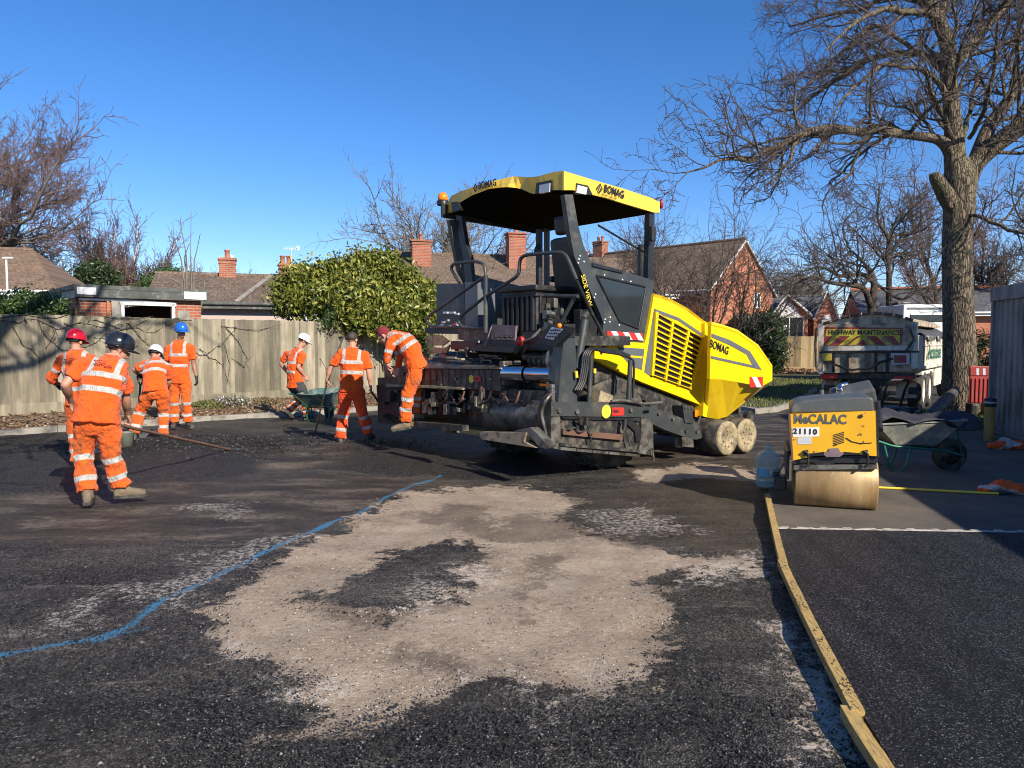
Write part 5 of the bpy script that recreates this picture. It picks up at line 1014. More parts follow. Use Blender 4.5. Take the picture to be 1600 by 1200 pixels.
for k in range(5): side('shoe_plate', -.235, [(876+k*25, 698.5+k*2.4),(900+k*25, 700.7+k*2.4),(900+k*25, 705.3+k*2.2),(876+k*25, 703+k*2.2)], .08, 'steel', sc)
tub('locating_pin', S(-.24, (1019,700),(1022,721)), .012, 'steel', sc)
for pts in ([(884,665),(890,672),(898,667),(906,676),(914,672)], [(905,655),(918,661),(921,675),(925,680)], [(974,653),(974,668),(980,676),(983,690),(985,698)], [(919,653),(920,668),(924,690)]): tub('chain', S(-.24, *pts), .010, 'dark_steel', sc, 6, .03)
tub('hydraulic_stub', S(-.26, (977,655),(975,672)), .03, 'black', sc); tub('hydraulic_stub', S(-.26, (905,652),(908,663)), .028, 'black', sc); tub('hydraulic_stub', S(-.26, (917,652),(917,664)), .028, 'black', sc)
nb = MB()
for u, v in ((873,641),(901,643),(985,640)): q = PF.S(u, v, -.205); MB().cyl((q.x, q.y-.02, q.z), (q.x, q.y+.01, q.z), .03, 10).build('bolt', MT['steel'], sc)
def sticker(u, v, pl, val, s=1.0, par=None, words='SCREED LIFT', ratio=1.0):
    """orange round and bar sticker"""
    fn_ = (lambda a, b: PF.S(a, b, val)) if pl == 'S' else (lambda a, b: PF.A(a, b, val))
    c = fn_(u, v); r = (fn_(u+10, v)-c).normalized(); upv = (fn_(u, v-10)-c); upv = (upv-r*upv.dot(r)).normalized(); nrm = r.cross(upv)
    D = lambda x, y, h=0: c+r*x*s+upv*y*s+nrm*h
    m = MB().prism([D(.10*math.cos(k*math.pi/10)-.14, .10*math.sin(k*math.pi/10), .002) for k in range(20)], nrm*.003)
    st = m.build('sticker', MT['decal_yellow'], par); MB().prism([D(-.02, -.06, .0035), D(.23, -.06, .0035), D(.25, -.03, .0035), D(.25, .03, .0035), D(.23, .06, .0035), D(-.02, .06, .0035)], nrm*.003).build('sticker_bar', MT['red'], st)
    lettering('sticker_words', words, .06*s, D(.06, 0, .0085), r, upv, MT['ink'], st, depth=.0005, sx=.62, bold=.001)
sticker(957, 643, 'S', -.205, .8, sc, 'THERMO')
# mast of the lifting cylinder at the near corner
ms = side('lift_mast', -.12, [(882,520),(898,520),(900,560),(902,630),(872,630),(876,575)], .16, 'paver_grey'); side('mast_cap', -.13, [(881,506),(899,506),(899,527),(881,527)], .18, 'black', ms)
tub('lift_cylinder', [PF.S(914, 500, -.05), PF.S(901, 575, -.05)], .05, 'paver_grey'); tub('lift_rod', [PF.S(911, 497, -.05), PF.S(917, 490, .0)], .03, 'steel')
for k, off in enumerate((0, 3, 6, 9)): tub('hydraulic_hose', S(-.15-.015*k, (898+off, 610),(905+off, 598),(909+off, 575),(911+off, 552),(920+off, 544),(940, 545+off*.5),(968, 549+off*.5),(984, 556+off*.4)), .016, 'black', pv, 6, .06)
tub('side_rod', S(-.12, (920,628),(924,555)), .03, 'paver_grey'); tub('side_rod', S(-.16, (982,625),(985,562)), .03, 'paver_grey'); tub('side_rod', S(-.18, (985,560),(991,565),(989,622)), .015, 'black')
tub('handle_bar', S(-.24, (955,627),(970,625),(1005,631),(1034,629)), .018, 'steel'); side('hydraulic_motor', -.1, [(938,610),(958,618),(955,632),(935,628)], .2, 'mud')
tub('yellow_clip', S(-.16, (900,580),(901,590)), .02, 'decal_yellow'); tub('yellow_clip', S(-.16, (929,576),(929,583)), .02, 'decal_yellow')
tub('cab_side_rail', S(.0, (900,437),(925,490),(941,520),(945,548)), .022, 'black')
# rear: extending hood beams, chrome tubes, augers (planes a = const, b grows to the far left)
AR = PF.S(865, 640, -.16).x
ub = rear('upper_beam', AR+.05, [(600,572),(662,573),(781,574),(782,611),(661,603),(601,601)], .42, 'dark_steel'); 
sticker(742, 592, 'A', AR+.045, .52, ub, 'SCREED LIFT')
nb = MB(); 
for u, v in ((680,590),(712,592),(766,592),(690,601),(648,585),(630,584)): q = PF.A(u, v, AR+.04); nb.cyl((q.x-.015, q.y, q.z), (q.x+.01, q.y, q.z), .02, 8)
nb.build('bolt', MT['steel'], ub)
hood = MB(); a0, a1 = AR+.05, AR+.5
p = A_(a0, (662,573), (781,574)); p2 = A_(a1+.1, (694,548), (785,552)); hood.prism([p[0], p[1], Vector((a1, p2[1].y*.8+p[1].y*.2, p2[1].z)), Vector((a1, p2[0].y, p2[0].z))], (0, 0, -.04)); hd = hood.build('walkway_plate', MT['dark_steel'], pv)
for (u, v) in ((722,555),(760,569)): q = PF.A(u, v, AR+.2); MB().tube([q+Vector((0, -.1, -.02)), q+Vector((0, -.1, .05)), q+Vector((0, .1, .05)), q+Vector((0, .1, -.02))], .014, 6, bend=.02).build('lifting_handle', MT['steel'], hd)
bp = PF.A(786, 583, AR+.1); MB().box((AR+.22, bp.y, bp.z), (.3, .09, .30), bev=.02).build('cylinder_flange', MT['steel'], pv)
c0 = PF.A(792, 583, AR+.12); c1 = PF.A(866, 585, AR+.12)
tub('chrome_tube', [c0, c0.lerp(c1, .46)], .105, 'chrome', n=20); tub('chrome_tube', [c0.lerp(c1, .49), c1], .092, 'chrome', n=20)
tub('upper_tube', [PF.A(820, 556, AR+.4), PF.A(876, 560, AR+.4)], .055, 'dark_steel', n=12); MB().lathe([(0, 0), (.11, .0), (.14, .03), (.14, .08), (0, .09)], PF.A(868, 562, AR+.3), (-.6, -1, .1), 20).build('work_lamp', MT['steel'], pv)
for k in range(5): q = PF.A(835+k*8, 562+k, AR+.45); MB().lathe([(.06, -.02), (.11, -.02), (.11, .02), (.06, .02)], q, (0, 1, 0), 14).build('coil', MT['dark_steel'], pv)
lb = rear('tunnel_box', AR+.15, [(781,607),(858,611),(857,627),(780,622)], .5, 'dark_steel'); rear('reflector', AR+.14, [(843,599),(857,600),(857,604),(843,603)], .02, 'amber')
# curved shield above the auger: part of a cylinder
s0 = PF.A(757, 645, AR+.1); s1 = PF.A(858, 650, AR+.1); sh = MB(); n = 12
sh.tube([Vector((AR+.3, s0.y, s0.z)), Vector((AR+.3, s1.y-.02, s1.z))], .22, 28)
sh.build('screed_shield', MT['steel'], pv); sp = rear('shield_top', AR+.12, [(766,622),(857,627),(857,634),(764,630)], .3, 'steel')
q = PF.A(808, 630, AR+.11); MB().tube([q+Vector((-.02, .12, 0)), q+Vector((-.05, .12, .02)), q+Vector((-.05, -.12, .02)), q+Vector((-.02, -.12, 0))], .014, 6, bend=.02).build('lifting_handle', MT['dark_steel'], sp)
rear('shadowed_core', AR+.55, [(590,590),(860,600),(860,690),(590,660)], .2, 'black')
for (u0, u1, v0, v1, m_) in ((666,677,602,645,'steel'),(684,690,604,645,'rust'),(694,701,604,646,'steel'),(612,622,598,645,'dark_steel')): rear('upright', AR+.25, [(u0,v0),(u1,v0),(u1,v1),(u0,v1)], .1, m_)
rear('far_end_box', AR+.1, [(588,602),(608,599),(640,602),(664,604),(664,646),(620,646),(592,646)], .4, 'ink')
# walking boards on the screed
def board(name, px, z0, th, mat, a_or=None):
    P4 = [PF.Z(u, v, z0) for u, v in px]; return MB().prism(P4, (0, 0, -th)).build(name, MT[mat], pv)
board('walking_board', [(640,659),(664,648),(760,658),(722,666)], .47, .06, 'wood'); board('walking_board', [(716,668),(752,659),(826,667),(786,678)], .46, .07, 'wood'); 
rear('step_face', AR-.35, [(646,659),(722,665),(722,674),(646,667)], .1, 'dark_steel')  # dark steel colour stands in for the plank's shaded front
rear('step_face', AR-.3, [(750,675),(822,676),(818,690),(838,700),(750,686)], .08, 'plank')
rear('step_arm', AR-.28, [(806,672),(828,668),(840,678),(856,697),(853,701),(843,699),(828,682),(806,680)], .12, 'steel'); rear('step_foot', AR-.3, [(690,667),(706,669),(708,677),(690,677)], .1, 'steel')
for k in range(3): tub('hydraulic_hose', [PF.A(862+k*2, 612, AR-.02), PF.A(848+k*2, 625, AR-.12-.03*k), PF.A(841+k*2, 645, AR-.14), PF.A(846+k*2, 665, AR-.12), PF.A(856, 690, AR-.02)], .02, ('rust', 'black', 'steel')[k], pv, 7, .1)
for k in range(7): q = PF.A(862, 604+k*7, AR-.04); MB().box(q, (.05, .06, .05), bev=.01).build('fitting', MT['steel'], pv)
# ---- operator platform at the rear
AP = AR+.45
bx_c = rear('control_cabinet', AP, [(682,443),(725,443),(727,514),(682,515)], .55, 'paver_grey'); rear('cabinet_door', AP-.01, [(726,441),(746,440),(747,514),(727,514)], .3, 'grey_inlay', bx_c)
for (u, v, w_, h, m_) in ((690,502,5,3,'white'),(698,499,3,3,'white'),(706,506,3,5,'red'),(700,508,3,4,'white'),(712,504,3,6,'white'),(688,507,4,3,'white'),(692,487,7,3,'lamp'),(702,487,8,3,'lamp'),(711,489,5,3,'lamp')): rear('switch', AP-.02, [(u,v),(u+w_,v),(u+w_,v+h),(u,v+h)], .02, m_, bx_c)
bk = MB(); P_l = PF.A(766, 452, AP-.1); P_r = PF.A(851, 456, AP-.1); yb0, yb1 = P_l.y, P_r.y; zt0 = PF.A(800, 452, AP-.1).z; zb0 = PF.A(800, 519, AP-.1).z
cy_, wy_ = (yb0+yb1)/2, abs(yb0-yb1)*.62
bk.box((AP+.25, cy_, (zt0+zb0)/2), (.62, wy_, zt0-zb0), bev=.03)
for k in range(7): bk.box((AP-.07, cy_-wy_/2+wy_*(k+.5)/7, (zt0+zb0)/2-.03), (.03, wy_*.06, (zt0-zb0)*.85), bev=.008)
for k in range(5): bk.box((AP+.0+.12*k, cy_-wy_/2-.012, (zt0+zb0)/2-.03), (.03, .03, (zt0-zb0)*.85), bev=.008)
bk.box((AP+.25, cy_, zt0), (.72, wy_+.1, .07), bev=.02); bk.box((AP+.25, cy_, zt0-.09), (.67, wy_+.05, .03), bev=.01)
bk.build('tool_bin', MT['black'], pv)
pn = rear('valve_panel', AP-.12, [(768,507),(806,509),(804,532),(768,530)], .03, 'valve') if 'valve' in MT else None
MT['valve'] = pm('worn_purple_panel', (.24, .17, .18), (.17, .12, .13), 8, .5)
pn = rear('valve_panel', AP-.12, [(768,507),(806,509),(804,532),(768,530)], .03, 'valve')
for k in range(4): q = PF.A(774+k*8, 526, AP-.15); MB().ball(q, .022, 8).build('knob', MT['black'], pn)
tub('panel_stay', [PF.A(768, 510, AP-.12), PF.A(758, 540, AP-.2)], .01, 'steel'); q = PF.A(813, 533, AP-.2); MB().ball(q, .062, 14).build('warning_beacon', MT['orange'] if 'orange' in MT else MT['red'], pv)
tub('beacon_arm', [PF.A(818, 534, AP-.2), PF.A(832, 528, AP-.18), PF.A(845, 514, AP-.1)], .018, 'steel')
rc = rear('remote_console', AR+.05, [(858,506),(892,512),(889,520),(868,542),(842,536)], .07, 'black'); rear('console_face', AR+.045, [(862,511),(880,514),(864,531),(851,528)], .01, 'lamp', rc)
q = PF.A(874, 509, AR+.04); MB().ball(q, .03, 8).build('stop_button', MT['amber'], rc)
rb = MB()
for i in range(5):
    for j in range(3): q = PF.A(857+i*3.5+j*-2.5+4, 516+j*5, AR+.04); rb.ball(q, .011, 6)
rb.build('console_button', MT['ink'], rc)
rear('platform_floor', AP-.05, [(716,512),(770,512),(858,520),(895,525),(895,540),(770,545),(716,530)], 1.0, 'dark_steel')
rear('step_plate', AP-.35, [(740,541),(806,542),(800,551),(735,548)], .2, 'black')
for (pl, vs_) in (('arrow_plate', [(666,524),(692,524),(702,532),(692,540),(666,540)]), ('arrow_plate', [(668,543),(694,543),(702,540),(697,552),(668,553)])): rear(pl, AP-.1, vs_, .03, 'mud')
rear('far_bracket', AP, [(664,512),(716,514),(716,522),(664,521)], .2, 'black'); 
rnd = random.Random(8)
for k in range(56):   # couplings, hoses and brackets crowding the space below the platform
    u = rnd.uniform(690, 875); v = rnd.uniform(533, 572); q = PF.A(u, v, AR+rnd.uniform(.3, .7)); s = rnd.uniform(.03, .085)
    if k % 3: MB().box(q, (s, s*rnd.uniform(.6, 2.2), s*rnd.uniform(.5, 1.2)), bev=.008).build('bracket', MT[rnd.choice(['dark_steel', 'steel', 'black', 'dark_steel'])], pv)
    else: tub('hydraulic_hose', [q, q+Vector((.05, rnd.uniform(.1, .35), rnd.uniform(-.08, .08))), q+Vector((.12, rnd.uniform(.3, .7), rnd.uniform(-.15, .1)))], .018, 'black', pv, 6, .1)
for k in range(16):
    u = rnd.uniform(852, 878); v = rnd.uniform(462, 520); q = PF.A(u, v, AP+rnd.uniform(-.1, .25)); s = rnd.uniform(.03, .08); MB().box(q, (s, s*1.2, s*rnd.uniform(.6, 2)), bev=.01).build('valve_block', MT[rnd.choice(['dark_steel', 'steel', 'black', 'steel'])], pv)
rnd = random.Random(21)
for k in range(46):   # brackets, plates and fittings on the back of the screed
    u = rnd.uniform(592, 752); v = rnd.uniform(604, 640); w_ = rnd.uniform(2, 7); h_ = rnd.uniform(3, 20)
    if 606 < u < 660 and k % 2: continue
    rear('bracket', AR+.04-rnd.uniform(0, .05), [(u, v), (u+w_, v+.4), (u+w_, min(648, v+h_)), (u, min(648, v+h_))], rnd.uniform(.04, .12), rnd.choice(['dark_steel', 'steel', 'rust', 'mud', 'black', 'dark_steel']))
for k in range(12): u = 662+k*9.5; rear('beam_seam', AR+.045, [(u,574),(u+.8,574),(u+.8,609),(u,609)], .01, 'ink', ub)
rear('beam_ledge', AR+.0, [(602,600),(662,602),(722,606),(722,609),(662,606),(602,604)], .06, 'mud', ub); rear('beam_ledge', AR+.01, [(662,573.5),(781,574.5),(781,576.5),(662,575.5)], .05, 'steel', ub)
for k in range(9): q = PF.A(668+k*13, 560+rnd.uniform(-6, 8), AR+rnd.uniform(.15, .35)); MB().box(q, (.06, rnd.uniform(.08, .25), .03), bev=.008).build('deck_fitting', MT[rnd.choice(['steel', 'mud', 'dark_steel'])], pv)
for k in range(7): q = PF.A(700+k*22+rnd.uniform(-6, 6), 611, AR+.02); MB().tube([q, q+Vector((-.03, .02, -.12)), q+Vector((0, rnd.uniform(.1, .3), -.2)), q+Vector((.03, .35, -.05))], .014, 6, bend=.06).build('hydraulic_hose', MT[rnd.choice(['black', 'rust', 'black'])], pv)
# handrails
rl = lambda pts, r=.022, m_='paver_grey', a=AP-.3: tub('handrail', A_(a, *pts), r, m_)
rl([(735,512),(672,510),(666,500),(672,492),(759,431),(759,512)]); rl([(759,432),(757,412),(742,408),(708,412),(704,420),(718,442)])
rl([(757,513),(722,512),(715,502),(722,492),(755,466),(811,430),(812,404),(822,398),(876,394),(885,399),(901,437)]); rl([(852,462),(903,463)]); rl([(898,464),(876,506)]); rl([(759,430),(759,520)], .028)
tub('handrail', S(.3, (935,352),(952,362),(1006,394)), .014, 'black')
# ---- roof posts
fr_post = MB(); 
rp = rear('roof_post', AP+.05, [(712,336),(721,338),(727,378),(735,404),(738,442),(727,442),(724,404),(717,372)], .06, 'black')
q0 = PF.A(844, 358, AP+.7); q1_ = PF.A(841, 455, AP+.7); MB().box((q0+q1_)/2, (.07, .07, (q0.z-q1_.z)), bev=.01).build('roof_post', MT['black'], pv)
side('roof_post', .12, [(1015,332),(1023,334),(1020,440),(1012,438)], .08, 'black'); tub('exhaust_stack', [PF.S(1005, 436, .45), PF.S(1006, 383, .45)], .085, 'paver_grey', n=16)
q = PF.S(1018, 365, .05); MB().box((q.x+.02, q.y, q.z), (.08, .06, .2), bev=.02).build('junction_box', MT['black'], pv)
MB().box((.69, WB-.25, 2.9), (.07, .07, 1.0), bev=.01).build('roof_post', MT['black'], pv)
MB().tube([PF.A(844, 384, AP+.66), PF.A(838, 388, AP+.62), PF.A(838, 396, AP+.62)], .03, 8, bend=.03).build('mirror', MT['black'], pv)
# seat
sx, sy, sz = AP+.75, .62, 1.62
st = MB().box((sx, sy, sz+.55), (.5, .5, .14), bev=.05).build('seat', MT['black'], pv); MB().box((sx-.22, sy, sz+.95), (.14, .48, .72), M=Matrix.Rotation(-.15, 3, 'Y'), bev=.06).build('backrest', MT['black'], st); MB().box((sx-.30, sy, sz+1.45), (.11, .27, .24), M=Matrix.Rotation(-.15, 3, 'Y'), bev=.05).build('headrest', MT['black'], st)
[MB().box((sx-.05, sy+k*.3, sz+.8), (.4, .07, .08), bev=.03).build('armrest', MT['black'], st) for k in (-1, 1)]; MB().box((sx, sy, sz+.27), (.35, .35, .5), bev=.03).build('seat_base', MT['black'], st)
MB().box((AP+1.3, 1.2, 2.05), (.3, 1.5, .25), M=Matrix.Rotation(.4, 3, 'Y'), bev=.05).build('dashboard', MT['black'], pv)
# ---- roof: rear fascia follows the photographed outline, top tapers to the thin front edge
ar = PF.S(880, 285, .1).x; af = PF.S(1030, 325, .1).x
top_px = [(881,267),(868,268),(838,276),(824,277),(804,275),(760,285),(722,298),(705,306),(699,318)]
bot_px = [(881,297),(864,297),(850,303),(832,303),(812,294),(790,292),(765,295),(738,305),(716,318),(712,331),(698,333)]
da_t = [0, 0, .0, .13, .13, .02, .02, .04, .10]; da_b = [0, 0, .0, .13, .13, .02, .02, .02, .03, .06, .10]
Tp = [PF.A(u, v, ar+d) for (u, v), d in zip(top_px, da_t)]; Bp = [PF.A(u, v, ar+d) for (u, v), d in zip(bot_px, da_b)]
bl_, br_ = Tp[-1].y, Tp[0].y
def interp(Lp, y):
    for i in range(len(Lp)-1):
        if Lp[i+1].y >= y >= Lp[i].y: t = (y-Lp[i].y)/max(1e-6, Lp[i+1].y-Lp[i].y); return Lp[i].lerp(Lp[i+1], t)
    return Lp[0].copy() if y < Lp[0].y else Lp[-1].copy()
n = 28; ysr = [br_+(bl_-br_)*i/n for i in range(n+1)]; zft = PF.S(1028, 315, .1).z; zfb = PF.S(1030, 332, .1).z
mb = MB(); V = []
rows_ = [0, .06, .12, .3, .55, .8, 1.0]
for i, y in enumerate(ysr):
    tp_, bp_ = interp(Tp, y), interp(Bp, y); e = min(1, abs(i-0)/2, abs(n-i)/2)**.5
    for k, s in enumerate(rows_):
        if k == 0: V.append(Vector((bp_.x-.0, y, bp_.z)))
        elif k == 1: V.append(Vector((tp_.x, y, tp_.z)))
        else:
            t_ = s; zt_ = tp_.z*(1-t_)+zft*t_+.045*math.sin(math.pi*min(1, t_))*e; V.append(Vector((tp_.x+(af-tp_.x)*t_, y, zt_)))
    V.append(Vector((af, y, zfb))); V.append(Vector((af-.12, y, zfb+.02))); V.append(Vector((bp_.x+.14, y, bp_.z+.02)))
m_ = len(rows_)+3; fs = []; mi = []
for i in range(n):
    for k in range(m_):
        k2 = (k+1) % m_; fs.append((i*m_+k, i*m_+k2, (i+1)*m_+k2, (i+1)*m_+k)); mi.append(1 if k in (m_-3, m_-2, m_-1) else 0)
fs.append(tuple(range(m_))); mi.append(0); fs.append(tuple(n*m_+k for k in range(m_-1, -1, -1))); mi.append(0)
mb.add(V, fs); mb.m = mi; MT['underside'] = pm('canopy_dark_underside', (.006, .006, .006), (.008, .008, .008), 5, .95, spec=.05); roof = mb.build('canopy_roof', [MT['yellow_roof'], MT['underside']], pv)  # underside coloured near black to keep it dark against ground bounce
# right side skirt, tapering from the near corner to the front as in the photo
side('roof_skirt', .085, [(881,267),(920,279),(975,295),(1020,310),(1029,316),(1031,332),(1022,332),(975,318),(928,303),(895,297),(881,297)], .03, 'yellow_roof', roof)
MB().prism([p+Vector((0, bl_-.1, 0)) for p in S(.085, (881,270),(1031,318),(1031,330),(881,296))], (0, .03, 0)).build('roof_skirt', MT['ink'], roof)  # far skirt coloured black so its inner face reads dark
def lamp(pts_o, pts_i, b=None, a=None):
    if b is not None: o = side('lamp_housing', b, pts_o, .05, 'black', roof); side('lamp_glass', b-.012, pts_i, .02, 'lamp', o)
    else: o = rear('lamp_housing', a, pts_o, .05, 'black', roof); rear('lamp_glass', a-.012, pts_i, .02, 'lamp', o)
lamp([(901,286),(919,290),(926,304),(900,303)], [(903,289),(918,293),(916,304),(901,301)], b=.07)
lamp([(838,286),(862,281),(862,297),(836,303)], [(843,289),(859,286),(858,300),(842,302)], a=ar-.02)
rear('lamp_housing', ar+.0, [(705,316),(715,315),(720,328),(706,331)], .06, 'black', roof)
q = PF.S(951, 299, .08); rv = S(.08, (970,306))[0]-S(.08, (932,293))[0]; lettering('maker_name', 'BOMAG', .125, q+Vector((.09,-.012,0.005)), rv, (0, 0, 1), MT['ink'], roof, bold=.003, depth=.002, sx=.82)
q = PF.S(949, 305.5, .08); lettering('dealer_words', 'FAYAT GROUP', .04, q+Vector((.02,-.012,-.01)), rv, (0, 0, 1), MT['ink'], roof, depth=.001)
def diamond(c, r, u_, s):
    r = Vector(r).normalized(); u_ = (Vector(u_)-r*Vector(u_).dot(r)).normalized(); nn = r.cross(u_); m = MB()
    for k in range(4):
        a, b_ = [(1, 0), (0, 1.25), (-1, 0), (0, -1.25)][k], [(1, 0), (0, 1.25), (-1, 0), (0, -1.25)][(k+1) % 4]; P1 = [c+r*x*s+u_*y*s for x, y in (a, b_)]; P2 = [c+r*x*s*.55+u_*y*s*.55 for x, y in (b_, a)]; m.prism([p+nn*.002 for p in P1+P2], nn*.003)
    m.prism([c+r*x*s*.22+u_*y*s*.3+nn*.002 for x, y in ((1, 0), (0, 1), (-1, 0), (0, -1))], nn*.003); return m
diamond(PF.S(937, 294.3, .066), rv, (0, 0, 1), .05).build('maker_emblem', MT['ink'], roof)
q = PF.A(759, 290.5, ar+.0); rv2 = PF.A(770, 288, ar)-PF.A(745, 293.5, ar); lettering('maker_name', 'BOMAG', .125, q+Vector((-.016, -.05, .01)), rv2, (0, 0, 1), MT['ink'], roof, bold=.003, depth=.002, sx=.85); diamond(PF.A(743, 293.5, ar-.016), rv2, (0, 0, 1), .05).build('maker_emblem', MT['ink'], roof)
q = PF.A(692, 331, ar+.1); qb = PF.A(692, 313, ar+.1); MB().tube([PF.A(704, 332, ar+.15), q, qb], .018, 6, bend=.02).build('beacon_stem', MT['black'], pv)
bc = MB().lathe([(.085, -.07), (.09, -.02), (.07, .0)], qb, (0, 0, 1), 16).build('beacon_base', MT['black'], pv); MB().ball(qb+Vector((0, 0, .035)), (.075, .075, .08), 16).build('beacon_lens', MT['amber'], bc)
q = PF.S(1031, 318, .2); MB().ball(q+Vector((.03, .0, .0)), (.03, .03, .07), 10).build('marker_lamp', pm('marker_red', (.3, .02, .015), (.25, .02, .015), 5, .3), roof)
# ================================================================ ROLLER
def spotted(name, base, base2, spot, sc=14, amt=.62, rough=.5):
    m, nt, b = nm(name); v = coord(nt, 'Object'); c = ramp(nt, noise(nt, 3, 6, .6, v), [(.35, base), (.65, base2)])
    f = noise(nt, sc, 5, .6, v); c = mix(nt, ramp(nt, f, [(amt, 0.0), (amt+.03, 1.0)]), c, spot); f2 = noise(nt, sc*3.5, 3, .6, coord(nt, 'Object', (1, 1, 1), (1, 2, 0))); c = mix(nt, ramp(nt, f2, [(amt+.06, 0.0), (amt+.09, .8)]), c, spot)
    nt.links.new(c, b.inputs['Base Color']); b.inputs['Roughness'].default_value = rough; return m
MT['roller_yellow'] = spotted('chipped_yellow_paint', (.80, .44, .012), (.72, .37, .015), (.10, .055, .025), 13, .655)
def drum_mat():
    m, nt, b = nm('worn_drum_steel'); v = coord(nt, 'Object'); c = ramp(nt, noise(nt, 7, 8, .65, coord(nt, 'Object', (1, .12, .12))), [(.32, (.24, .145, .06)), (.5, (.36, .235, .105)), (.68, (.46, .32, .16))])
    c = mix(nt, ramp(nt, noise(nt, 28, 6, .75, coord(nt, 'Object', (1, .4, .4))), [(.60, 0.0), (.68, .7)]), c, (.62, .5, .33)); nt.links.new(c, b.inputs['Base Color']); b.inputs['Metallic'].default_value = .25
    nt.links.new(ramp(nt, noise(nt, 16, 5, .6, v), [(.3, .38), (.7, .62)]), b.inputs['Roughness']); bump(nt, b, noise(nt, 80, 5, .7, v), .25, .004); return m
MT['drum'] = drum_mat(); MT['tank'] = pm('grey_plastic_tank', (.075, .08, .08), (.10, .105, .10), 4, .45, 0, .05, 40, (.16, .15, .13), 4, .2)
g_ = gnd(1305, 796); RF = Fr(g_.x, g_.y+.10, -19); ro_ = thing('pedestrian_roller', 'chipped yellow walk behind roller with a broad rusty brown drum', 'roller', (RF.o.x, RF.o.y, 0), RF.th)
Rr = .265; ax = RF.A(1305, 760, 0).x*0
xl = RF.S(1241, 790, -.12).x; xr = RF.S(1369, 790, -.12).x
dr_ = MB().lathe([(0, xl+.012), (Rr-.07, xl+.012), (Rr-.05, xl), (Rr-.004, xl), (Rr, xl+.006), (Rr, xr-.006), (Rr-.004, xr), (Rr-.05, xr), (Rr-.07, xr-.012), (0, xr-.012)], (0, 0, Rr), (1, 0, 0), 64); dr_.build('drum', MT['drum'], ro_)
MB().lathe([(0, xl+.012), (Rr-.07, xl+.012), (Rr-.05, xl), (Rr-.004, xl), (Rr, xl+.006), (Rr, xr-.006), (Rr-.004, xr), (Rr-.05, xr), (Rr-.07, xr-.012), (0, xr-.012)], (0, .62, Rr), (1, 0, 0), 48).build('drum', MT['drum'], ro_)
rS = lambda b, *px: [RF.S(u, v, b) for u, v in px]
def rs(name, b, px, th, mat, par=ro_, bev=0): return MB().prism(rs_pts(b, px), (0, th, 0)).build(name, MT[mat], par)
def rs_pts(b, px): return rS(b, *px)
fbp = -.27
hdp = rs('front_cover', fbp, [(1233,647),(1371,642),(1372,713),(1347,711),(1332,707),(1300,706),(1290,709),(1268,713),(1237,720)], .10, 'roller_yellow')
fb = RF.S(1233, 647, fbp); fb2 = RF.S(1371, 642, fbp); fz = RF.S(1300, 718, fbp).z
MB().box(((fb.x+fb2.x)/2, .22, (fb.z+fz)/2), (fb2.x-fb.x-.03, .78, fb.z-fz-.03), bev=.02).build('engine_housing', MT['black'], ro_)
fr_l = MB().box((fb.x+.0, .25, .42), (.03, .9, .28), bev=.01).box((fb2.x, .25, .42), (.03, .9, .28), bev=.01)
fr_l.build('side_frame', MT['black'], ro_)
rs('cover_edge', fbp-.004, [(1232,646),(1235,646),(1240,721),(1237,721)], .11, 'rust', hdp); rs('cover_edge', fbp-.004, [(1369,641),(1372,641),(1374,714),(1371,714)], .11, 'black', hdp)
tk = rs('water_tank', fbp+.02, [(1235,646),(1235,636),(1239,631),(1252,626),(1280,623),(1320,621),(1355,620),(1363,621),(1365,625),(1366,643)], .6, 'tank')
tkb = tk.modifiers.new('bevel', 'BEVEL'); tkb.width = .025; tkb.segments = 3
rs('scraper_bar', fbp+.01, [(1240,727),(1370,726),(1371,733),(1240,734)], .10, 'steel'); rs('lower_beam', fbp+.03, [(1237,716),(1373,711),(1371,724),(1305,723),(1298,728),(1277,727),(1270,722),(1238,725)], .2, 'black')
rs('latch_plate', fbp-.012, [(1294,706),(1296,701),(1310,700),(1313,706),(1318,707),(1318,710),(1312,714),(1291,714),(1287,710),(1288,707)], .01, 'valve', hdp)
rs('front_bar', fbp-.008, [(1262,709),(1288,706),(1290,712),(1262,713)], .01, 'black', hdp); rs('front_bar', fbp-.008, [(1318,706),(1342,708),(1342,711),(1318,711)], .01, 'black', hdp)
for u in (1260, 1353): MB().tube(rS(fbp-.03, (u-3, 705),(u+3, 708),(u+3, 727),(u-4, 731)), .012, 6, bend=.03).build('scraper_hook', MT['black'], ro_); rs('hook_plate', fbp-.012, [(u-5,704),(u+3,703),(u+3,712),(u-5,712)], .01, 'black', hdp)
c = RF.S(1281, 655.5, fbp-.003); lettering('maker_name', 'MeCALAC', .122, (c.x, c.y, c.z), (1, 0, .02), (0, 0, 1), MT['tank'], hdp, bold=.004, depth=.001, sx=.84)
lb_ = rs('number_label', fbp-.004, [(1238,668.5),(1280,667.5),(1280,682),(1239,683)], .005, 'white', hdp); c = RF.S(1258, 674.5, fbp-.007); lettering('number', '21110', .070, c, (1, 0, 0), (0, 0, 1), MT['ink'], lb_, bold=.003, depth=.0008, spacing=1.25)
rs('worn_label', fbp-.003, [(1246,684),(1268,683),(1268,694),(1246,694)], .004, 'lamp', hdp)
vt = MB()
for k in range(7): vt.prism(rS(fbp-.004, (1302,679.5+k*2.6),(1319,674.5+k*2.6),(1319,676+k*2.6),(1302,681+k*2.6)), (0, .005, 0))
vt.build('vent_slots', MT['ink'], hdp)
rs('emblem', fbp-.004, [(1341,649),(1347,647),(1349,651),(1345,654),(1340,653)], .005, 'ink', hdp)
MB().tube(rS(fbp-.005, (1322,684),(1331,690),(1345,693),(1362,692)), .004, 4).build('scratch', MT['ink'], hdp)
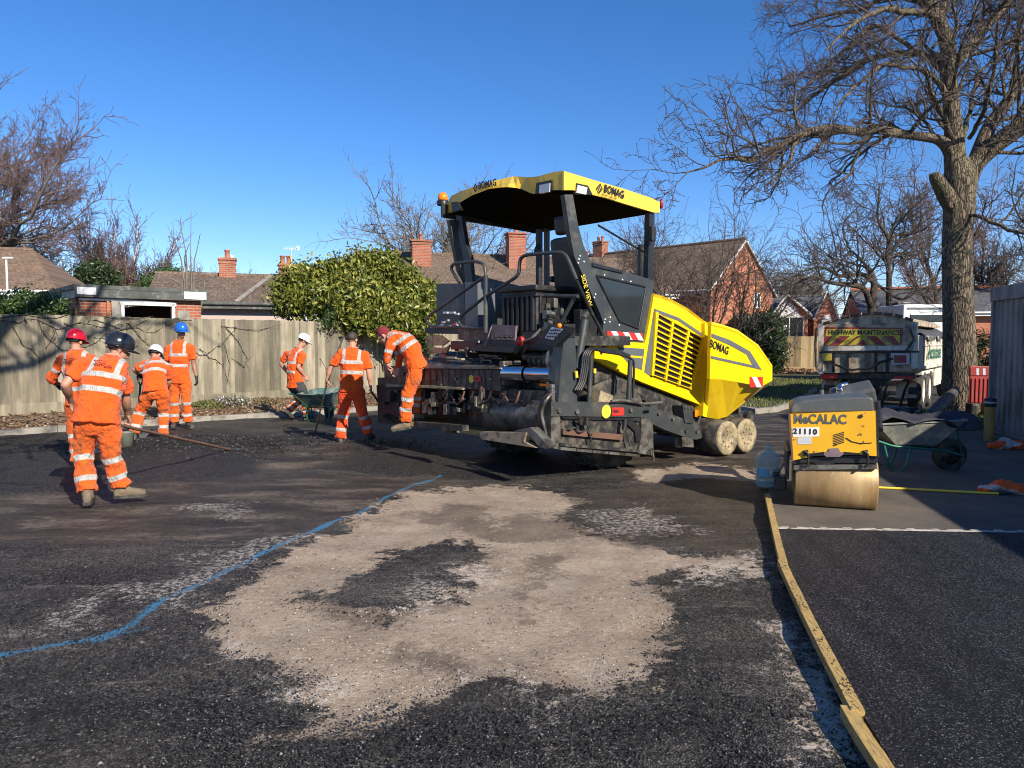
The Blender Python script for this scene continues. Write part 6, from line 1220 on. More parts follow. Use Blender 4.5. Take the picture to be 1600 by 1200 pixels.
MB().box((fb.x-.06, .1, .2), (.12, .2, .14), bev=.02).box((fb.x-.1, .1, .28), (.06, .08, .06), bev=.01).build('hydraulic_motor', MT['black'], ro_)
# handle console folded up behind
MB().tube([(.25, .65, .8), (.3, 1.05, .95), (.32, 1.15, 1.05)], .03, 8).tube([(.5, .65, .7), (.52, 1.05, .95)], .03, 8).build('handle', MT['black'], ro_)
MB().box((.26, .9, 1.04), (.42, .3, .16), M=Matrix.Rotation(-.25, 3, 'Y') @ Matrix.Rotation(.3, 3, 'X'), bev=.03).build('console', MT['tank'], ro_); MB().tube([(.1, .85, 1.0), (.13, .85, 1.14), (.2, .9, 1.16)], .022, 8, bend=.03).ball((.13, .85, 1.1), .04, 8).build('throttle', MT['chrome'], ro_); MB().tube([(-.08, .35, .95), (-.08, .35, 1.12)], .02, 8).build('exhaust', MT['steel'], ro_)
# trailer mounted plant behind the roller
g_ = gnd(1398, 690); pl = thing('plate_compactor', 'black compaction machine in shade behind the roller', 'compactor', (g_.x, g_.y, 0), .2)
MB().box((0, 0, .06), (.55, .7, .07), bev=.03).build('base_plate', MT['steel'], pl); MB().box((0, .05, .36), (.45, .5, .42), bev=.06).build('engine', MT['black'], pl); MB().lathe([(0, .1), (.12, .1), (.14, .05), (.14, 0)], (-.05, -.22, .42), (0, -1, 0), 16).build('recoil_cover', MT['dark_steel'], pl)
MB().tube([(-.18, .2, .3), (-.2, .0, .85), (-.2, -.1, 1.0), (.16, -.1, 1.0), (.16, 0, .85), (.16, .2, .3)], .022, 8, bend=.06).build('handle', MT['black'], pl); MB().tube([(.1, -.3, .5), (.18, -.32, .5), (.18, -.32, .62)], .03, 8).build('exhaust', MT['steel'], pl)
# ================================================================ BOTTLE
def bottle_mat():
    m, nt, b = nm('clear_bottle'); b.inputs['Base Color'].default_value = (.55, .72, .76, 1); b.inputs['Roughness'].default_value = .12; tp = nt.nodes.new('ShaderNodeBsdfTransparent'); tp.inputs[0].default_value = (.86, .95, .96, 1); lw = nt.nodes.new('ShaderNodeLayerWeight'); lw.inputs[0].default_value = .35
    mx = nt.nodes.new('ShaderNodeMixShader'); nt.links.new(mth(nt, 'MULTIPLY_ADD', lw.outputs['Facing'], .55, .22), mx.inputs[0]); nt.links.new(tp.outputs[0], mx.inputs[1]); nt.links.new(b.outputs[0], mx.inputs[2]); nt.links.new(mx.outputs[0], nt.nodes['Material Output'].inputs[0]); return m
g_ = gnd(1206, 765); bt_ = thing('water_bottle', 'clear blue tinted water carboy with a little water, left of the roller', 'bottle', (g_.x, g_.y+.13, .0)); RB = .132
MB().lathe([(.0, .012), (.10, .004), (.125, .02), (RB, .05), (RB, .11), (RB-.006, .12), (RB, .13), (RB, .23), (RB-.006, .24), (RB, .25), (RB, .32), (.12, .355), (.075, .395), (.034, .42), (.03, .45), (.036, .455), (.036, .48), (.028, .485)], (0, 0, 0), n=32).build('shell', bottle_mat(), bt_)
wm = bottle_mat(); wm.name = 'bottle_water'; wm.node_tree.nodes['Principled BSDF'].inputs['Base Color'].default_value = (.42, .52, .40, 1)
MB().lathe([(0, .016), (.118, .02), (RB-.008, .055), (RB-.008, .13), (0, .13)], (0, 0, 0), n=28).build('water', wm, bt_)
lm = pm('blue_label', (.22, .50, .66), (.16, .42, .60), 6, .5); MB().lathe([(RB+.001, .14), (RB+.001, .225)], (0, 0, 0), n=64).build('label_band', lm, bt_)
o = [c_ for c_ in bt_.children if c_.name.startswith('label_band')][0]; bm = bmesh.new(); bm.from_mesh(o.data); bmesh.ops.delete(bm, geom=[f for f in bm.faces if not (f.calc_center_median().y < -.03 and abs(f.calc_center_median().x+.01) > .012)], context='FACES'); bm.to_mesh(o.data); bm.free()
# ================================================================ TIMBER EDGING
def batten(px, label, seed, zt=.068, wd=.052):
    pts = [gnd(u, v, zt) for u, v in px]; r = random.Random(seed); t = MB(); n = len(pts); Lf = []; Rt = []
    P_ = dens(pts, 14)
    for i, p in enumerate(P_):
        d = (P_[min(i+1, 13)]-P_[max(i-1, 0)]).normalized(); nn = Vector((-d.y, d.x, 0)); Lf.append(p+nn*wd/2+Vector((0, 0, r.uniform(-.002, .002)))); Rt.append(p-nn*wd/2)
    V = []
    for a, b_ in zip(Lf, Rt): V += [a, b_, Vector((b_.x, b_.y, zt-.05)), Vector((a.x, a.y, zt-.05))]
    fs = [(0, 1, 2, 3), tuple(4*13+k for k in (3, 2, 1, 0))]
    for i in range(13):
        for k in range(4): fs.append((i*4+k, i*4+(k+1) % 4, (i+1)*4+(k+1) % 4, (i+1)*4+k))
    o = MB().add(V, fs).build('timber_batten', MT['wood']); tag(o, label, 'timber batten', 'timber edging of the new asphalt'); return o
batten([(1199,771),(1208,812),(1217,850),(1225,880)], 'farthest timber batten, running from the water bottle', 1)
batten([(1221,874),(1240,915),(1262,960),(1292,1018),(1318,1066),(1341,1110)], 'long middle timber batten with black smears along the new asphalt', 2, .070, .054)
batten([(1324,1102),(1345,1138),(1372,1178),(1420,1250)], 'nearest timber batten, cut off by the bottom of the picture', 3, .066, .058)
# crumbs on battens
cb = []
rb_ = random.Random(3)
for k in range(520):
    t = rb_.random(); u = 1221+(1341-1221)*t; v = 874+(1110-874)*t**1.0; tt_ = t
    seq = [(1221,874),(1240,915),(1262,960),(1292,1018),(1318,1066),(1341,1110)]; j = min(4, int(t*5)); f_ = t*5-j; u = seq[j][0]*(1-f_)+seq[j+1][0]*f_; v = seq[j][1]*(1-f_)+seq[j+1][1]*f_
    if (math.sin(t*40)+math.sin(t*23+1)) < rb_.uniform(-1, 1.5): continue
    p = gnd(u, v, .07); cb.append((p.x+rb_.gauss(0, .02), p.y))
cb = np.array(cb); crumbs('batten_crumbs', cb, rr.uniform(.002, .006, len(cb)), stone_black, 'black crumbs stuck on the long timber batten', .069)
# ================================================================ YELLOW ROD, CLOTHES
a = gnd(1368, 766); b_ = gnd(1560, 776); t = thing('measuring_rod', 'long thin yellow rod lying on the paving behind the new asphalt', 'rod'); MB().tube([(a.x, a.y, .032), (b_.x, b_.y, .032)], .013, 8).build('shaft', MT['decal_yellow'], t); MB().tube([(b_.x, b_.y, .033), (b_.x+.12, b_.y-.005, .033)], .02, 8).build('end_cap', MT['black'], t)
def cloth_mat(name, base, dirt=(.22, .06, .015), damt=.3, wr=1.0):
    m, nt, b = nm(name); v = coord(nt, 'Object'); L = nt.links
    at = nt.nodes.new('ShaderNodeAttribute'); at.attribute_name = 'band'
    mr = nt.nodes.new('ShaderNodeMapRange'); L.new(at.outputs['Fac'], mr.inputs[0]); mr.inputs[1].default_value = -.003; mr.inputs[2].default_value = .003
    c = mix(nt, .8, base, ramp(nt, noise(nt, 6, 6, .65, v), [(.3, tuple(x*.7 for x in base)), (.7, base)])); c = mix(nt, ramp(nt, noise(nt, 5, 8, .75, v), [(.60-.1*damt, 0.0), (.78, damt*1.6)]), c, dirt)
    sv = ramp(nt, noise(nt, 22, 6, .7, v), [(.3, (.36, .35, .33)), (.7, (.56, .55, .52))]); c2 = mix(nt, mr.outputs[0], c, sv); L.new(c2, b.inputs['Base Color'])
    L.new(mix(nt, mr.outputs[0], .85, .35), b.inputs['Roughness']); b.inputs['Sheen Weight'].default_value = .15; b.inputs['Specular IOR Level'].default_value = .3
    bump(nt, b, mth(nt, 'ADD', noise(nt, 14, 5, .6, coord(nt, 'Object', (1, 1, .5)), 1.6), mth(nt, 'MULTIPLY', noise(nt, 300, 2, .5, v), .05)), .95*wr, .04); return m
MT['hivis'] = cloth_mat('orange_hivis', (.95, .115, .006)); MT['hivis_dirty'] = cloth_mat('dirty_orange_hivis', (.86, .13, .008), (.16, .07, .025), 1.0)
def heap(label, pts, seed):
    ms = MB(); r = random.Random(seed)
    for (x, y, z, rx, ry, rz) in pts: ms.ball((x, y, z), (rx, ry, rz), 12)
    me = bpy.data.meshes.new('t'); me.from_pydata(ms.v, [], ms.f); o = bpy.data.objects.new('t', me); COL.objects.link(o)
    m = o.modifiers.new('r', 'REMESH'); m.mode = 'VOXEL'; m.voxel_size = .012
    tx = bpy.data.textures.new('folds', 'CLOUDS'); tx.noise_scale = .07; tx.noise_depth = 2; d = o.modifiers.new('d', 'DISPLACE'); d.texture = tx; d.strength = .075; d.mid_level = .5
    s = o.modifiers.new('s', 'SMOOTH'); s.iterations = 2; me2 = evald(o); bpy.data.objects.remove(o); me2.name = 'hivis_clothes'; me2.materials.clear()
    for p in me2.polygons: p.use_smooth = True
    oo = obj('hivis_clothes', me2, MT['hivis']); tag(oo, label, 'clothes', 'orange work clothes lying on the paving')
    co = np.empty(len(me2.vertices)*3, np.float32); me2.vertices.foreach_get('co', co); co = co.reshape(-1, 3); w_ = np.sin(co[:, 0]*11+co[:, 1]*7+np.sin(co[:, 2]*20+seed)*1.3+seed)*.05-.030
    fattr(oo, 'band', w_); return oo
c = gnd(1568, 703); heap('crumpled orange clothes farther off, against the foot of the shed', [(c.x-.12, c.y, .06, .13, .1, .05), (c.x+.05, c.y+.02, .08, .17, .1, .075), (c.x+.2, c.y, .07, .14, .12, .07), (c.x+.1, c.y+.1, .13, .09, .07, .05), (c.x+.34, c.y, .05, .12, .1, .05)], 2)
c = gnd(1575, 774); heap('crumpled orange clothes nearer the camera, at the end of the yellow rod', [(c.x-.16, c.y+.08, .05, .10, .08, .045), (c.x-.02, c.y+.05, .09, .13, .09, .07), (c.x+.1, c.y-.02, .07, .13, .1, .06), (c.x+.26, c.y, .06, .12, .1, .055)], 5)
# ================================================================ WHEELBARROWS
MT['green'] = pm('green_paint', (.02, .16, .10), (.015, .12, .075), 6, .4); MT['tub_green'] = pm('green_tub', (.05, .13, .12), (.12, .17, .16), 4, .5, 0, .1, 40, (.3, .29, .25), 4, .35); MT['tub_grey'] = pm('grey_mortar_tub', (.16, .17, .155), (.24, .24, .21), 5, .55, 0, .2, 40, (.42, .39, .3), 4, .4)
def barrow(label, x, y, th, tubm, s=1.0, up=0.0):
    t = thing('wheelbarrow', label, 'wheelbarrow', (x, y, 0), th); t.rotation_euler = (0, 0, th); R = .2*s
    w_ = MB(); w_.lathe([(R*.6, -.045), (R*.93, -.05), (R, -.03), (R, .03), (R*.93, .05), (R*.6, .045)], (0, 0, R), (0, 1, 0), 28).build('wheel', MT['rubber'], t)
    wh = [c_ for c_ in t.children if c_.name.startswith('wheel')][0]; MB().lathe([(0, -.03), (R*.62, -.03), (R*.62, .03), (0, .03)], (0, 0, R), (0, 1, 0), 20).build('rim', MT['dark_steel'], wh)
    b0 = [(-.22, -.17, .34), (-.22, .17, .34), (-.72, .19, .34), (-.72, -.19, .34)]; t0 = [(.05, -.30, .66), (.05, .30, .66), (-1.0, .34, .60), (-1.0, -.34, .60)]
    vo = [Vector(p)*s for p in b0+t0]; vi = [Vector((p.x*.97-.005, p.y*.95, p.z+.012)) for p in vo]
    fs = [(0, 1, 2, 3)]+[(i, i+4, (i+1) % 4+4, (i+1) % 4) for i in range(4)]; fs2 = [tuple(8+j for j in reversed(f)) for f in fs]; rim = [(i+4, i+12, (i+1) % 4+12, (i+1) % 4+4) for i in range(4)]
    tb = MB().add(vo+vi, fs+fs2+rim).build('tub', MT[tubm], t); MB().tube([vo[4], vo[5], vo[6], vo[7], vo[4]], .014, 6).build('rim_tube', MT[tubm], tb)
    f_ = MB()
    for sy in (-1, 1):
        MB().tube([Vector((.12, .0+sy*.09, .2))*s, Vector((-.15, sy*.14, .27))*s, Vector((-.75, sy*.2, .32))*s, Vector((-1.35, sy*.29, .52+up))*s, Vector((-1.5, sy*.29, .53+up))*s], .016, 8, bend=.05).build('handle_bar', MT['green'], t)
        MB().tube([Vector((-.55, sy*.19, .32))*s, Vector((-.58, sy*.2, .1))*s, Vector((-.66, sy*.2, .0))*s, Vector((-.78, sy*.2, .03))*s, Vector((-.86, sy*.2, .34))*s], .015, 8, bend=.08).build('leg', MT['green'], t)
        MB().tube([Vector((.1, sy*.1, .2))*s, Vector((-.02, sy*.2, .6))*s], .009, 6).build('stay', MT['green'], t)
    return t
g_ = gnd(1490, 737); wb2 = barrow('dark tubbed wheelbarrow with green legs standing in the shade right of the roller', g_.x, g_.y+.1, R_(-6), 'tub_grey', 1.0)
tp_ = MB(); rg = random.Random(4); n = 14
for i in range(n+1):
    for j in range(9): x_ = -1.0+i*.085; y_ = -.36+j*.09; tp_.v.append((x_, y_, .66+.045*math.sin(i*.9+j)*1.0+.05*math.sin(j*1.3+i*.3)+.03*rg.random()-.9*max(0, abs(y_)-.30)))
for i in range(n):
    for j in range(8): a = i*9+j; tp_.f.append((a, a+1, a+10, a+9)); tp_.m.append(0); tp_.sm.append(True)
to = tp_.build('dark_coat', pm('dark_cloth', (.02, .022, .035), (.045, .04, .05), 7, .8, 0, .4, 30)); to.location = (g_.x, g_.y+.1, 0); to.rotation_euler = (0, 0, R_(-6)); tag(to, 'dark coat thrown over the right hand wheelbarrow', 'coat')
sm_ = to.modifiers.new('thick', 'SOLIDIFY'); sm_.thickness = .012
g_ = gnd(515, 654); wb1 = barrow('green wheelbarrow pushed by the man in the white cap', g_.x, g_.y, R_(84), 'tub_green', .95, .12)
# hose leaning from barrow to tree
p0 = gnd(1388, 690); pts = [(p0.x, p0.y, .25), tuple(atY(1430, 672, 12.0)), tuple(atY(1455, 648, 13.5)), tuple(atY(1480, 622, 15.2)), tuple(atY(1492, 612, 15.9))]
t = thing('suction_hose', 'thick black hose rising from the compactor to the oak trunk', 'hose'); MB().tube(pts, [.09, .10, .10, .11, .10], 12).build('hose', MT['rubber'], t)
# ================================================================ BARRIER, BOLLARD
MT['red_plastic'] = pm('faded_red_plastic', (.36, .035, .03), (.28, .03, .025), 5, .5, 0, .05, 30, (.22, .08, .06), 5, .3)
a = gnd(1512, 654); b_ = gnd(1541, 657); d = Vector((.5, .95, 0)); t = thing('safety_barrier', 'red plastic pedestrian barrier standing against the oak trunk', 'barrier', (a.x, a.y, 0), R_(-12)); W_ = (b_-a).length
MB().box((W_/2, 0, .72), (W_, .05, .78), bev=.02).build('panel', MT['red_plastic'], t); rbm = MB()
for k in range(5): rbm.box((W_*(.12+.19*k), -.03, .60), (.03, .03, .5), bev=.008)
rbm.build('rib', MT['red_plastic'], t); MB().box((W_/2, -.03, .99), (W_*.96, .02, .16), bev=.004).build('stripe_board', MT['red_plastic'], t)
for k in range(2): MB().prism([(W_*(.30+.3*k), -.042, .92), (W_*(.42+.3*k), -.042, .92), (W_*(.40+.3*k), -.042, 1.06), (W_*(.28+.3*k), -.042, 1.06)], (0, .003, 0)).build('reflective_stripe', MT['lamp'], t)
for x_ in (.06, W_-.06): MB().box((x_, 0, .17), (.12, .35, .3), bev=.03).build('foot', MT['black'], t)
g_ = gnd(1545, 690); t = thing('bollard', 'yellow bollard with black cap at the near corner of the shed', 'bollard', (g_.x, g_.y, 0)); zt = atY(1545, 622, g_.y).z
MB().tube([(0, 0, 0), (0, 0, zt-.12)], .078, 16).build('post', pm('ochre_paint', (.42, .26, .06), (.36, .22, .05), 5, .6), t); MB().lathe([(.085, zt-.14), (.09, zt-.1), (.09, zt-.02), (.07, zt), (0, zt)], (0, 0, 0), n=16).build('cap', MT['black'], t); MB().lathe([(.092, zt-.08), (.092, zt-.055)], (0, 0, 0), n=16).build('reflective_ring', MT['lamp'], t)
# ================================================================ SHED
s0 = gnd(1546, 676); s1 = Vector((8.24, 11.9, 0)); sdir = (s1-s0).normalized(); Ls = 14.5; sh = thing('steel_shed', 'grey corrugated steel shed along the right edge', 'shed', (s0.x, s0.y, 0), math.atan2(sdir.y, sdir.x))
Hs = 2.55; MT['shed'] = pm('grey_ribbed_steel', (.27, .265, .25), (.21, .205, .195), 3, .6, .1, .1, 30, (.12, .11, .09), 3, .4, (1, 1, .3))
# local x runs from the far corner towards the camera, local y is away from the car park (right)
prof = []; x_ = 0; pit = .2
while x_ < Ls: prof += [(x_, 0), (x_+.1, 0), (x_+.125, .03), (x_+.175, .03)]; x_ += pit
V = []; fs = []
for z_ in (.08, Hs-.22):
    for (a, b_) in prof: V.append((a, b_, z_))
n = len(prof)
for i in range(n-1): fs.append((i, i+1, n+i+1, n+i))
MB().add(V, fs).build('wall', MT['shed'], sh, recalc=False)
V = []; x_ = 0; prof = []
while x_ < 3.0: prof += [(x_, 0), (x_+.1, 0), (x_+.125, .03), (x_+.175, .03)]; x_ += pit
for z_ in (.08, Hs-.22):
    for (a, b_) in prof: V.append((b_, a, z_))
MB().add(V, [(i, i+1, len(prof)+i+1, len(prof)+i) for i in range(len(prof)-1)]).build('wall', MT['shed'], sh, recalc=False)
MB().box((Ls/2, 1.5, Hs-.11), (Ls+.1, 3.1, .24), bev=.01).build('roof', MT['shed'], sh); MB().box((Ls/2, .09, .05), (Ls, .1, .1)).build('plinth', MT['concrete'], sh); MB().box((Ls-.05, 1.5, Hs/2), (.05, 3.0, Hs-.1)).build('wall', MT['shed'], sh); MB().box((Ls/2, 3.0, Hs/2), (Ls, .05, Hs-.1)).build('wall', MT['shed'], sh)
MB().box((.03, -.015, Hs/2-.1), (.07, .06, Hs-.2), bev=.005).box((2.05, -.02, Hs/2-.1), (.06, .04, Hs-.2), bev=.005).build('corner_trim', MT['shed'], sh)
# ================================================================ LORRY
g_ = Vector((9.42, 17.0, 0)); TF = Fr(g_.x, g_.y, 54); lr = thing('tipper_lorry', 'dusty white tipper lorry with red and yellow chevrons on its tailgate', 'lorry', (g_.x, g_.y, 0), TF.th)
MT['dusty_white'] = pm('dusty_cream_paint', (.78, .72, .60), (.62, .56, .45), 4, .55, 0, .1, 30, (.25, .19, .12), 3.5, .3, (1, 1, .5)); MT['dusty_steel'] = pm('dusty_steel', (.54, .42, .28), (.36, .28, .185), 4, .6, .0, .2, 30, (.15, .11, .08), 4, .4)
tA = lambda a, *px: [TF.A(u, v, a) for u, v in px]; tS = lambda b, *px: [TF.S(u, v, b) for u, v in px]
def tr(name, a, px, th, mat, par=lr): return MB().prism(tA(a, *px), (th, 0, 0)).build(name, MT[mat], par)
def tsd(name, b, px, th, mat, par=lr): return MB().prism(tS(b, *px), (0, th, 0)).build(name, MT[mat], par)
BW = TF.A(1281, 560, 0).y; bR = 0.0
tg = tr('tailgate', 0, [(1284,507),(1431,504),(1431,580),(1284,583)], .12, 'dusty_steel')
tr('body_front', 5.2, [(1284,500),(1431,500),(1431,580),(1284,583)], .1, 'dusty_white')
dm = tr('rolled_sheet_cover', .04, [(1288,507),(1310,499),(1340,493),(1372,491),(1402,494),(1428,503),(1428,508)], 5.0, 'dusty_steel')
for k in range(9):
    t0 = k/9; seq = [(1286,506),(1310,497.5),(1340,491),(1372,489),(1402,492),(1430,502)]; 
    def sq(t): x = t*5; j = min(4, int(x)); f_ = x-j; return (seq[j][0]*(1-f_)+seq[j+1][0]*f_, seq[j][1]*(1-f_)+seq[j+1][1]*f_)
    a, b_ = sq(t0), sq(t0+.085); MB().tube(tA(-.01, a, b_), .035, 6).build('hoop_strap', MT['rust'], dm)
# the chevron board
cv = [(1289,511),(1411,512),(1408,538),(1286,540)]
def cvp(s, t): a = (cv[0][0]+(cv[1][0]-cv[0][0])*s, cv[0][1]+(cv[1][1]-cv[0][1])*s); b_ = (cv[3][0]+(cv[2][0]-cv[3][0])*s, cv[3][1]+(cv[2][1]-cv[3][1])*s); return (a[0]*(1-t)+b_[0]*t, a[1]*(1-t)+b_[1]*t)
MT['chev_red'] = pm('dull_red', (.36, .03, .035), (.28, .03, .03), 4, .5, 0, 0, 60, (.2, .12, .08), 5, .4); MT['chev_yellow'] = pm('dull_yellow', (.68, .56, .04), (.55, .44, .05), 4, .5, 0, 0, 60, (.3, .2, .1), 5, .4)
cb_ = tr('chevron_board', -.02, [cvp(0, 0), cvp(1, 0), cvp(1, 1), cvp(0, 1)], .02, 'chev_red', tg)
tr('yellow_band', -.025, [cvp(.02, .10), cvp(.97, .10), cvp(.97, .50), cvp(.02, .50)], .004, 'chev_yellow', cb_)
for s_ in (-.02, .20, .80, 1.02):
    for k in (0,):
        s0_ = s_; dx = .13 if s_ < .5 else -.13; w_ = .09
        q = [(s0_+dx, .50), (s0_+dx+w_, .50), (s0_+w_, 1.0), (s0_, 1.0)]; q = [(min(.98, max(.02, a)), b__) for a, b__ in q]; tr('yellow_stripe', -.025, [cvp(*p) for p in q], .004, 'chev_yellow', cb_)
tr('yellow_stripe', -.025, [cvp(.46, .5), cvp(.54, .5), cvp(.68, 1), cvp(.58, 1)], .004, 'chev_yellow', cb_); tr('yellow_stripe', -.025, [cvp(.46, .5), cvp(.54, .5), cvp(.42, 1), cvp(.32, 1)], .004, 'chev_yellow', cb_)
c = TF.A(*cvp(.5, .30), -.028); rv = TF.A(*cvp(.9, .3), 0)-TF.A(*cvp(.1, .3), 0); lettering('board_words', 'HIGHWAY MAINTENANCE', .150, c, rv, (0, 0, 1), MT['ink'], cb_, bold=.003, depth=.001, sx=.88)
tr('tailgate_beam', -.05, [(1283,541),(1427,540),(1427,547),(1283,548)], .1, 'dusty_white', tg); tr('tailgate_rail', -.06, [(1281,549),(1436,548),(1436,551),(1281,552)], .05, 'black', tg)
for u in (1300, 1322, 1366, 1384): tr('tailgate_rib', -.05, [(u,551),(u+4,551),(u+4,582),(u,582)], .06, 'black', tg)
tr('side_upright', -.05, [(1279,506),(1286,506),(1286,584),(1279,584)], .15, 'dusty_white', tg); tr('side_upright', -.05, [(1424,503),(1433,503),(1433,575),(1424,577)], .15, 'dusty_white', tg); MB().tube(tA(-.1, (1276,512),(1274,540),(1276,575)), .03, 6).tube(tA(-.1, (1420,510),(1428,530),(1416,548)), .03, 6).build('tailgate_chain', MT['dark_steel'], tg)
tr('yellow_reflector', -.07, [(1285,552),(1299,552),(1299,563),(1285,564)], .03, 'chev_yellow', tg); mk = tr('marker_board', -.07, [(1392,552),(1421,552),(1421,569),(1392,570)], .03, 'lamp', tg); tr('red_reflector', -.08, [(1397,555),(1416,555),(1416,567),(1397,567)], .02, 'chev_red', mk)
tr('rear_beam', .1, [(1282,583),(1430,583),(1430,592),(1282,592)], .2, 'dark_steel')
for q in ([(1282,585),(1309,585),(1309,592),(1282,593)], [(1396,588),(1426,588),(1426,596),(1396,597)]): tr('tail_light', .05, q, .1, 'red')
tr('mudflap', .3, [(1400,597),(1432,597),(1432,622),(1400,622)], .03, 'dusty_steel'); tr('mudflap', .3, [(1284,594),(1312,594),(1312,622),(1284,622)], .03, 'dusty_steel')
MB().tube(tA(-.1, (1395,560),(1375,566),(1360,575),(1330,578),(1305,570)), .03, 6).build('air_hose', MT['black'], lr)
# body side, worn white, with tarp edge
L_ = 5.3; zb, zt = TF.S(1437, 577, 0).z, TF.S(1437, 524, 0).z
MB().box((L_/2+.1, .04, (zb+zt)/2), (L_, .08, zt-zb)).build('body_side', MT['dusty_white'], lr); bs_ = [o for o in lr.children if o.name.startswith('body_side')][0]
MB().box((L_/2+.1, BW-.04, (zb+zt)/2), (L_, .08, zt-zb)).build('body_side', MT['dusty_white'], lr)
for k in range(9): MB().box((.2+k*.62, -.015, (zb+zt)/2), (.05, .04, zt-zb), bev=.01).build('side_rib', MT['dusty_white'], bs_)
MB().box((L_/2+.1, -.02, zb+.03), (L_, .1, .08), bev=.01).box((L_/2+.1, -.02, zt*.45+zb*.55+.2), (L_, .03, .03)).build('side_rail', MT['dusty_white'], bs_)
lettering('owner_name', 'Accesstone', .50, (2.0, -.045, zt*.5+zb*.5-.02), (1, 0, 0), (0, 0, 1), MT['green'], bs_, bold=.006, depth=.002, sx=1.1)
tpm = MB(); n = 26
for i in range(n+1):
    for j in range(7): x_ = .1+5.2*i/n; a_ = j/6; tpm.v.append((x_, -.05+.9*a_*a_, zt-.12+.05*math.sin(i*1.3)*(1-a_)+.28*math.sin(a_*1.5)+.05*math.sin(i*.8+j)+.1*(i/n)))
for i in range(n):
    for j in range(6): a = i*7+j; tpm.f.append((a, a+7, a+8, a+1)); tpm.m.append(0); tpm.sm.append(True)
tpm.build('tarpaulin', pm('dark_tarpaulin', (.05, .05, .05), (.09, .085, .08), 5, .6, 0, .4, 20), lr)
bx_ = lambda name, a0, a1, b0, b1, z0, z1, m: MB().box(((a0+a1)/2, (b0+b1)/2, (z0+z1)/2), (a1-a0, b1-b0, z1-z0), bev=.02).build(name, MT[m], lr)
bx_('chassis', .2, 6.8, .7, BW-.7, .55, zb-.02, 'black'); bx_('side_tank', 3.0, 4.4, .05, .6, .45, .95, 'dusty_white'); bx_('mudguard', .35, 2.5, .02, .6, zb-.16, zb-.06, 'dusty_white'); bx_('body_floor', .1, 5.3, .1, BW-.1, zb-.05, zb+.05, 'dusty_steel')
bx_('cab', 5.6, 7.4, .0, BW, .5, zt+.15, 'dusty_white'); MB().box((6.6, -.01, zt-.25), (.8, .03, .5), bev=.01).build('cab_window', MT['glass'], lr)
for a in (.75, 1.85, 6.4):
    for b_ in (.02, BW-.32):
        R = .46; m = MB(); m.lathe([(R*.62, 0), (R*.92, -.01), (R, .03), (R, .27), (R*.92, .31), (R*.62, .3)], (a, b_, R), (0, 1, 0), 36); w_ = m.build('wheel', MT['rubber'], lr); MB().lathe([(0, .04), (R*.3, .04), (R*.34, .1), (R*.5, .11), (R*.6, .02), (R*.66, .01), (R*.66, .06)], (a, b_, R), (0, 1, 0), 28).build('rim', MT['dusty_white'], w_)
# motorhome beyond
pa = atY(1408, 500, 27); ww = 2.3; vn = thing('motorhome', 'white motorhome roof and side showing behind the lorry', 'motorhome', (pa.x, pa.y, 0), .0); zt = atY(1420, 475, 27).z
MB().box((ww/2+.1, 1.1, zt/2+.25), (ww, 2.1, zt-.5), bev=.12).build('body', MT['white'], vn); MB().box((1.0, .03, zt-.5), (1.3, .04, .28), bev=.03).build('window', MT['glass'], vn); MB().box((.5, 1.0, zt+.05), (.5, .5, .12), bev=.03).build('roof_vent', MT['black'], vn); 
for x_ in (.6, 1.9): MB().lathe([(0, 0), (.3, .0), (.33, .04), (.33, .2), (0, .2)], (x_, .02, .33), (0, 1, 0), 24).build('wheel', MT['rubber'], vn)
MB().box((ww/2+.1, .03, zt-.15), (ww-.3, .03, .06)).build('trim_strip', MT['grey_inlay'], vn)
# ================================================================ PEOPLE
MT['skin'] = pm('skin', (.52, .27, .18), (.44, .21, .135), 9, .5, 0, .05, 60); MT['skin_brown'] = pm('brown_skin', (.33, .17, .10), (.26, .13, .08), 9, .5); MT['hair'] = pm('dark_hair', (.035, .022, .015), (.06, .04, .028), 60, .6, 0, .6, 120)
MT['glove'] = pm('black_glove', (.012, .012, .014), (.025, .025, .028), 10, .6); MT['boot_brown'] = pm('dusty_boot', (.20, .15, .095), (.11, .085, .06), 9, .8, 0, .4, 50); MT['boot_dark'] = pm('dark_boot', (.035, .035, .03), (.08, .075, .06), 9, .6, 0, .4, 50)
def helmet_mat(n, c): return pm(n, c, tuple(x*.85 for x in c), 4, .22, 0, 0, spec=.6)
MT['h_black'] = helmet_mat('black_helmet', (.018, .02, .026)); MT['h_red'] = helmet_mat('red_helmet', (.62, .012, .03)); MT['h_white'] = helmet_mat('white_helmet', (.78, .77, .74)); MT['h_blue'] = helmet_mat('blue_helmet', (.02, .14, .55))
MT['hivis_red'] = cloth_mat('reddish_hivis', (.90, .085, .012), (.12, .03, .01), .35)
MT['dark_cloth2'] = pm('charcoal_cloth', (.03, .032, .036), (.05, .05, .055), 8, .8, 0, .3, 30)
MT['cap_red'] = pm('dark_red_wool', (.25, .02, .03), (.10, .015, .02), 30, .9, 0, .6, 80)
def vnorm(v): return v.normalized()
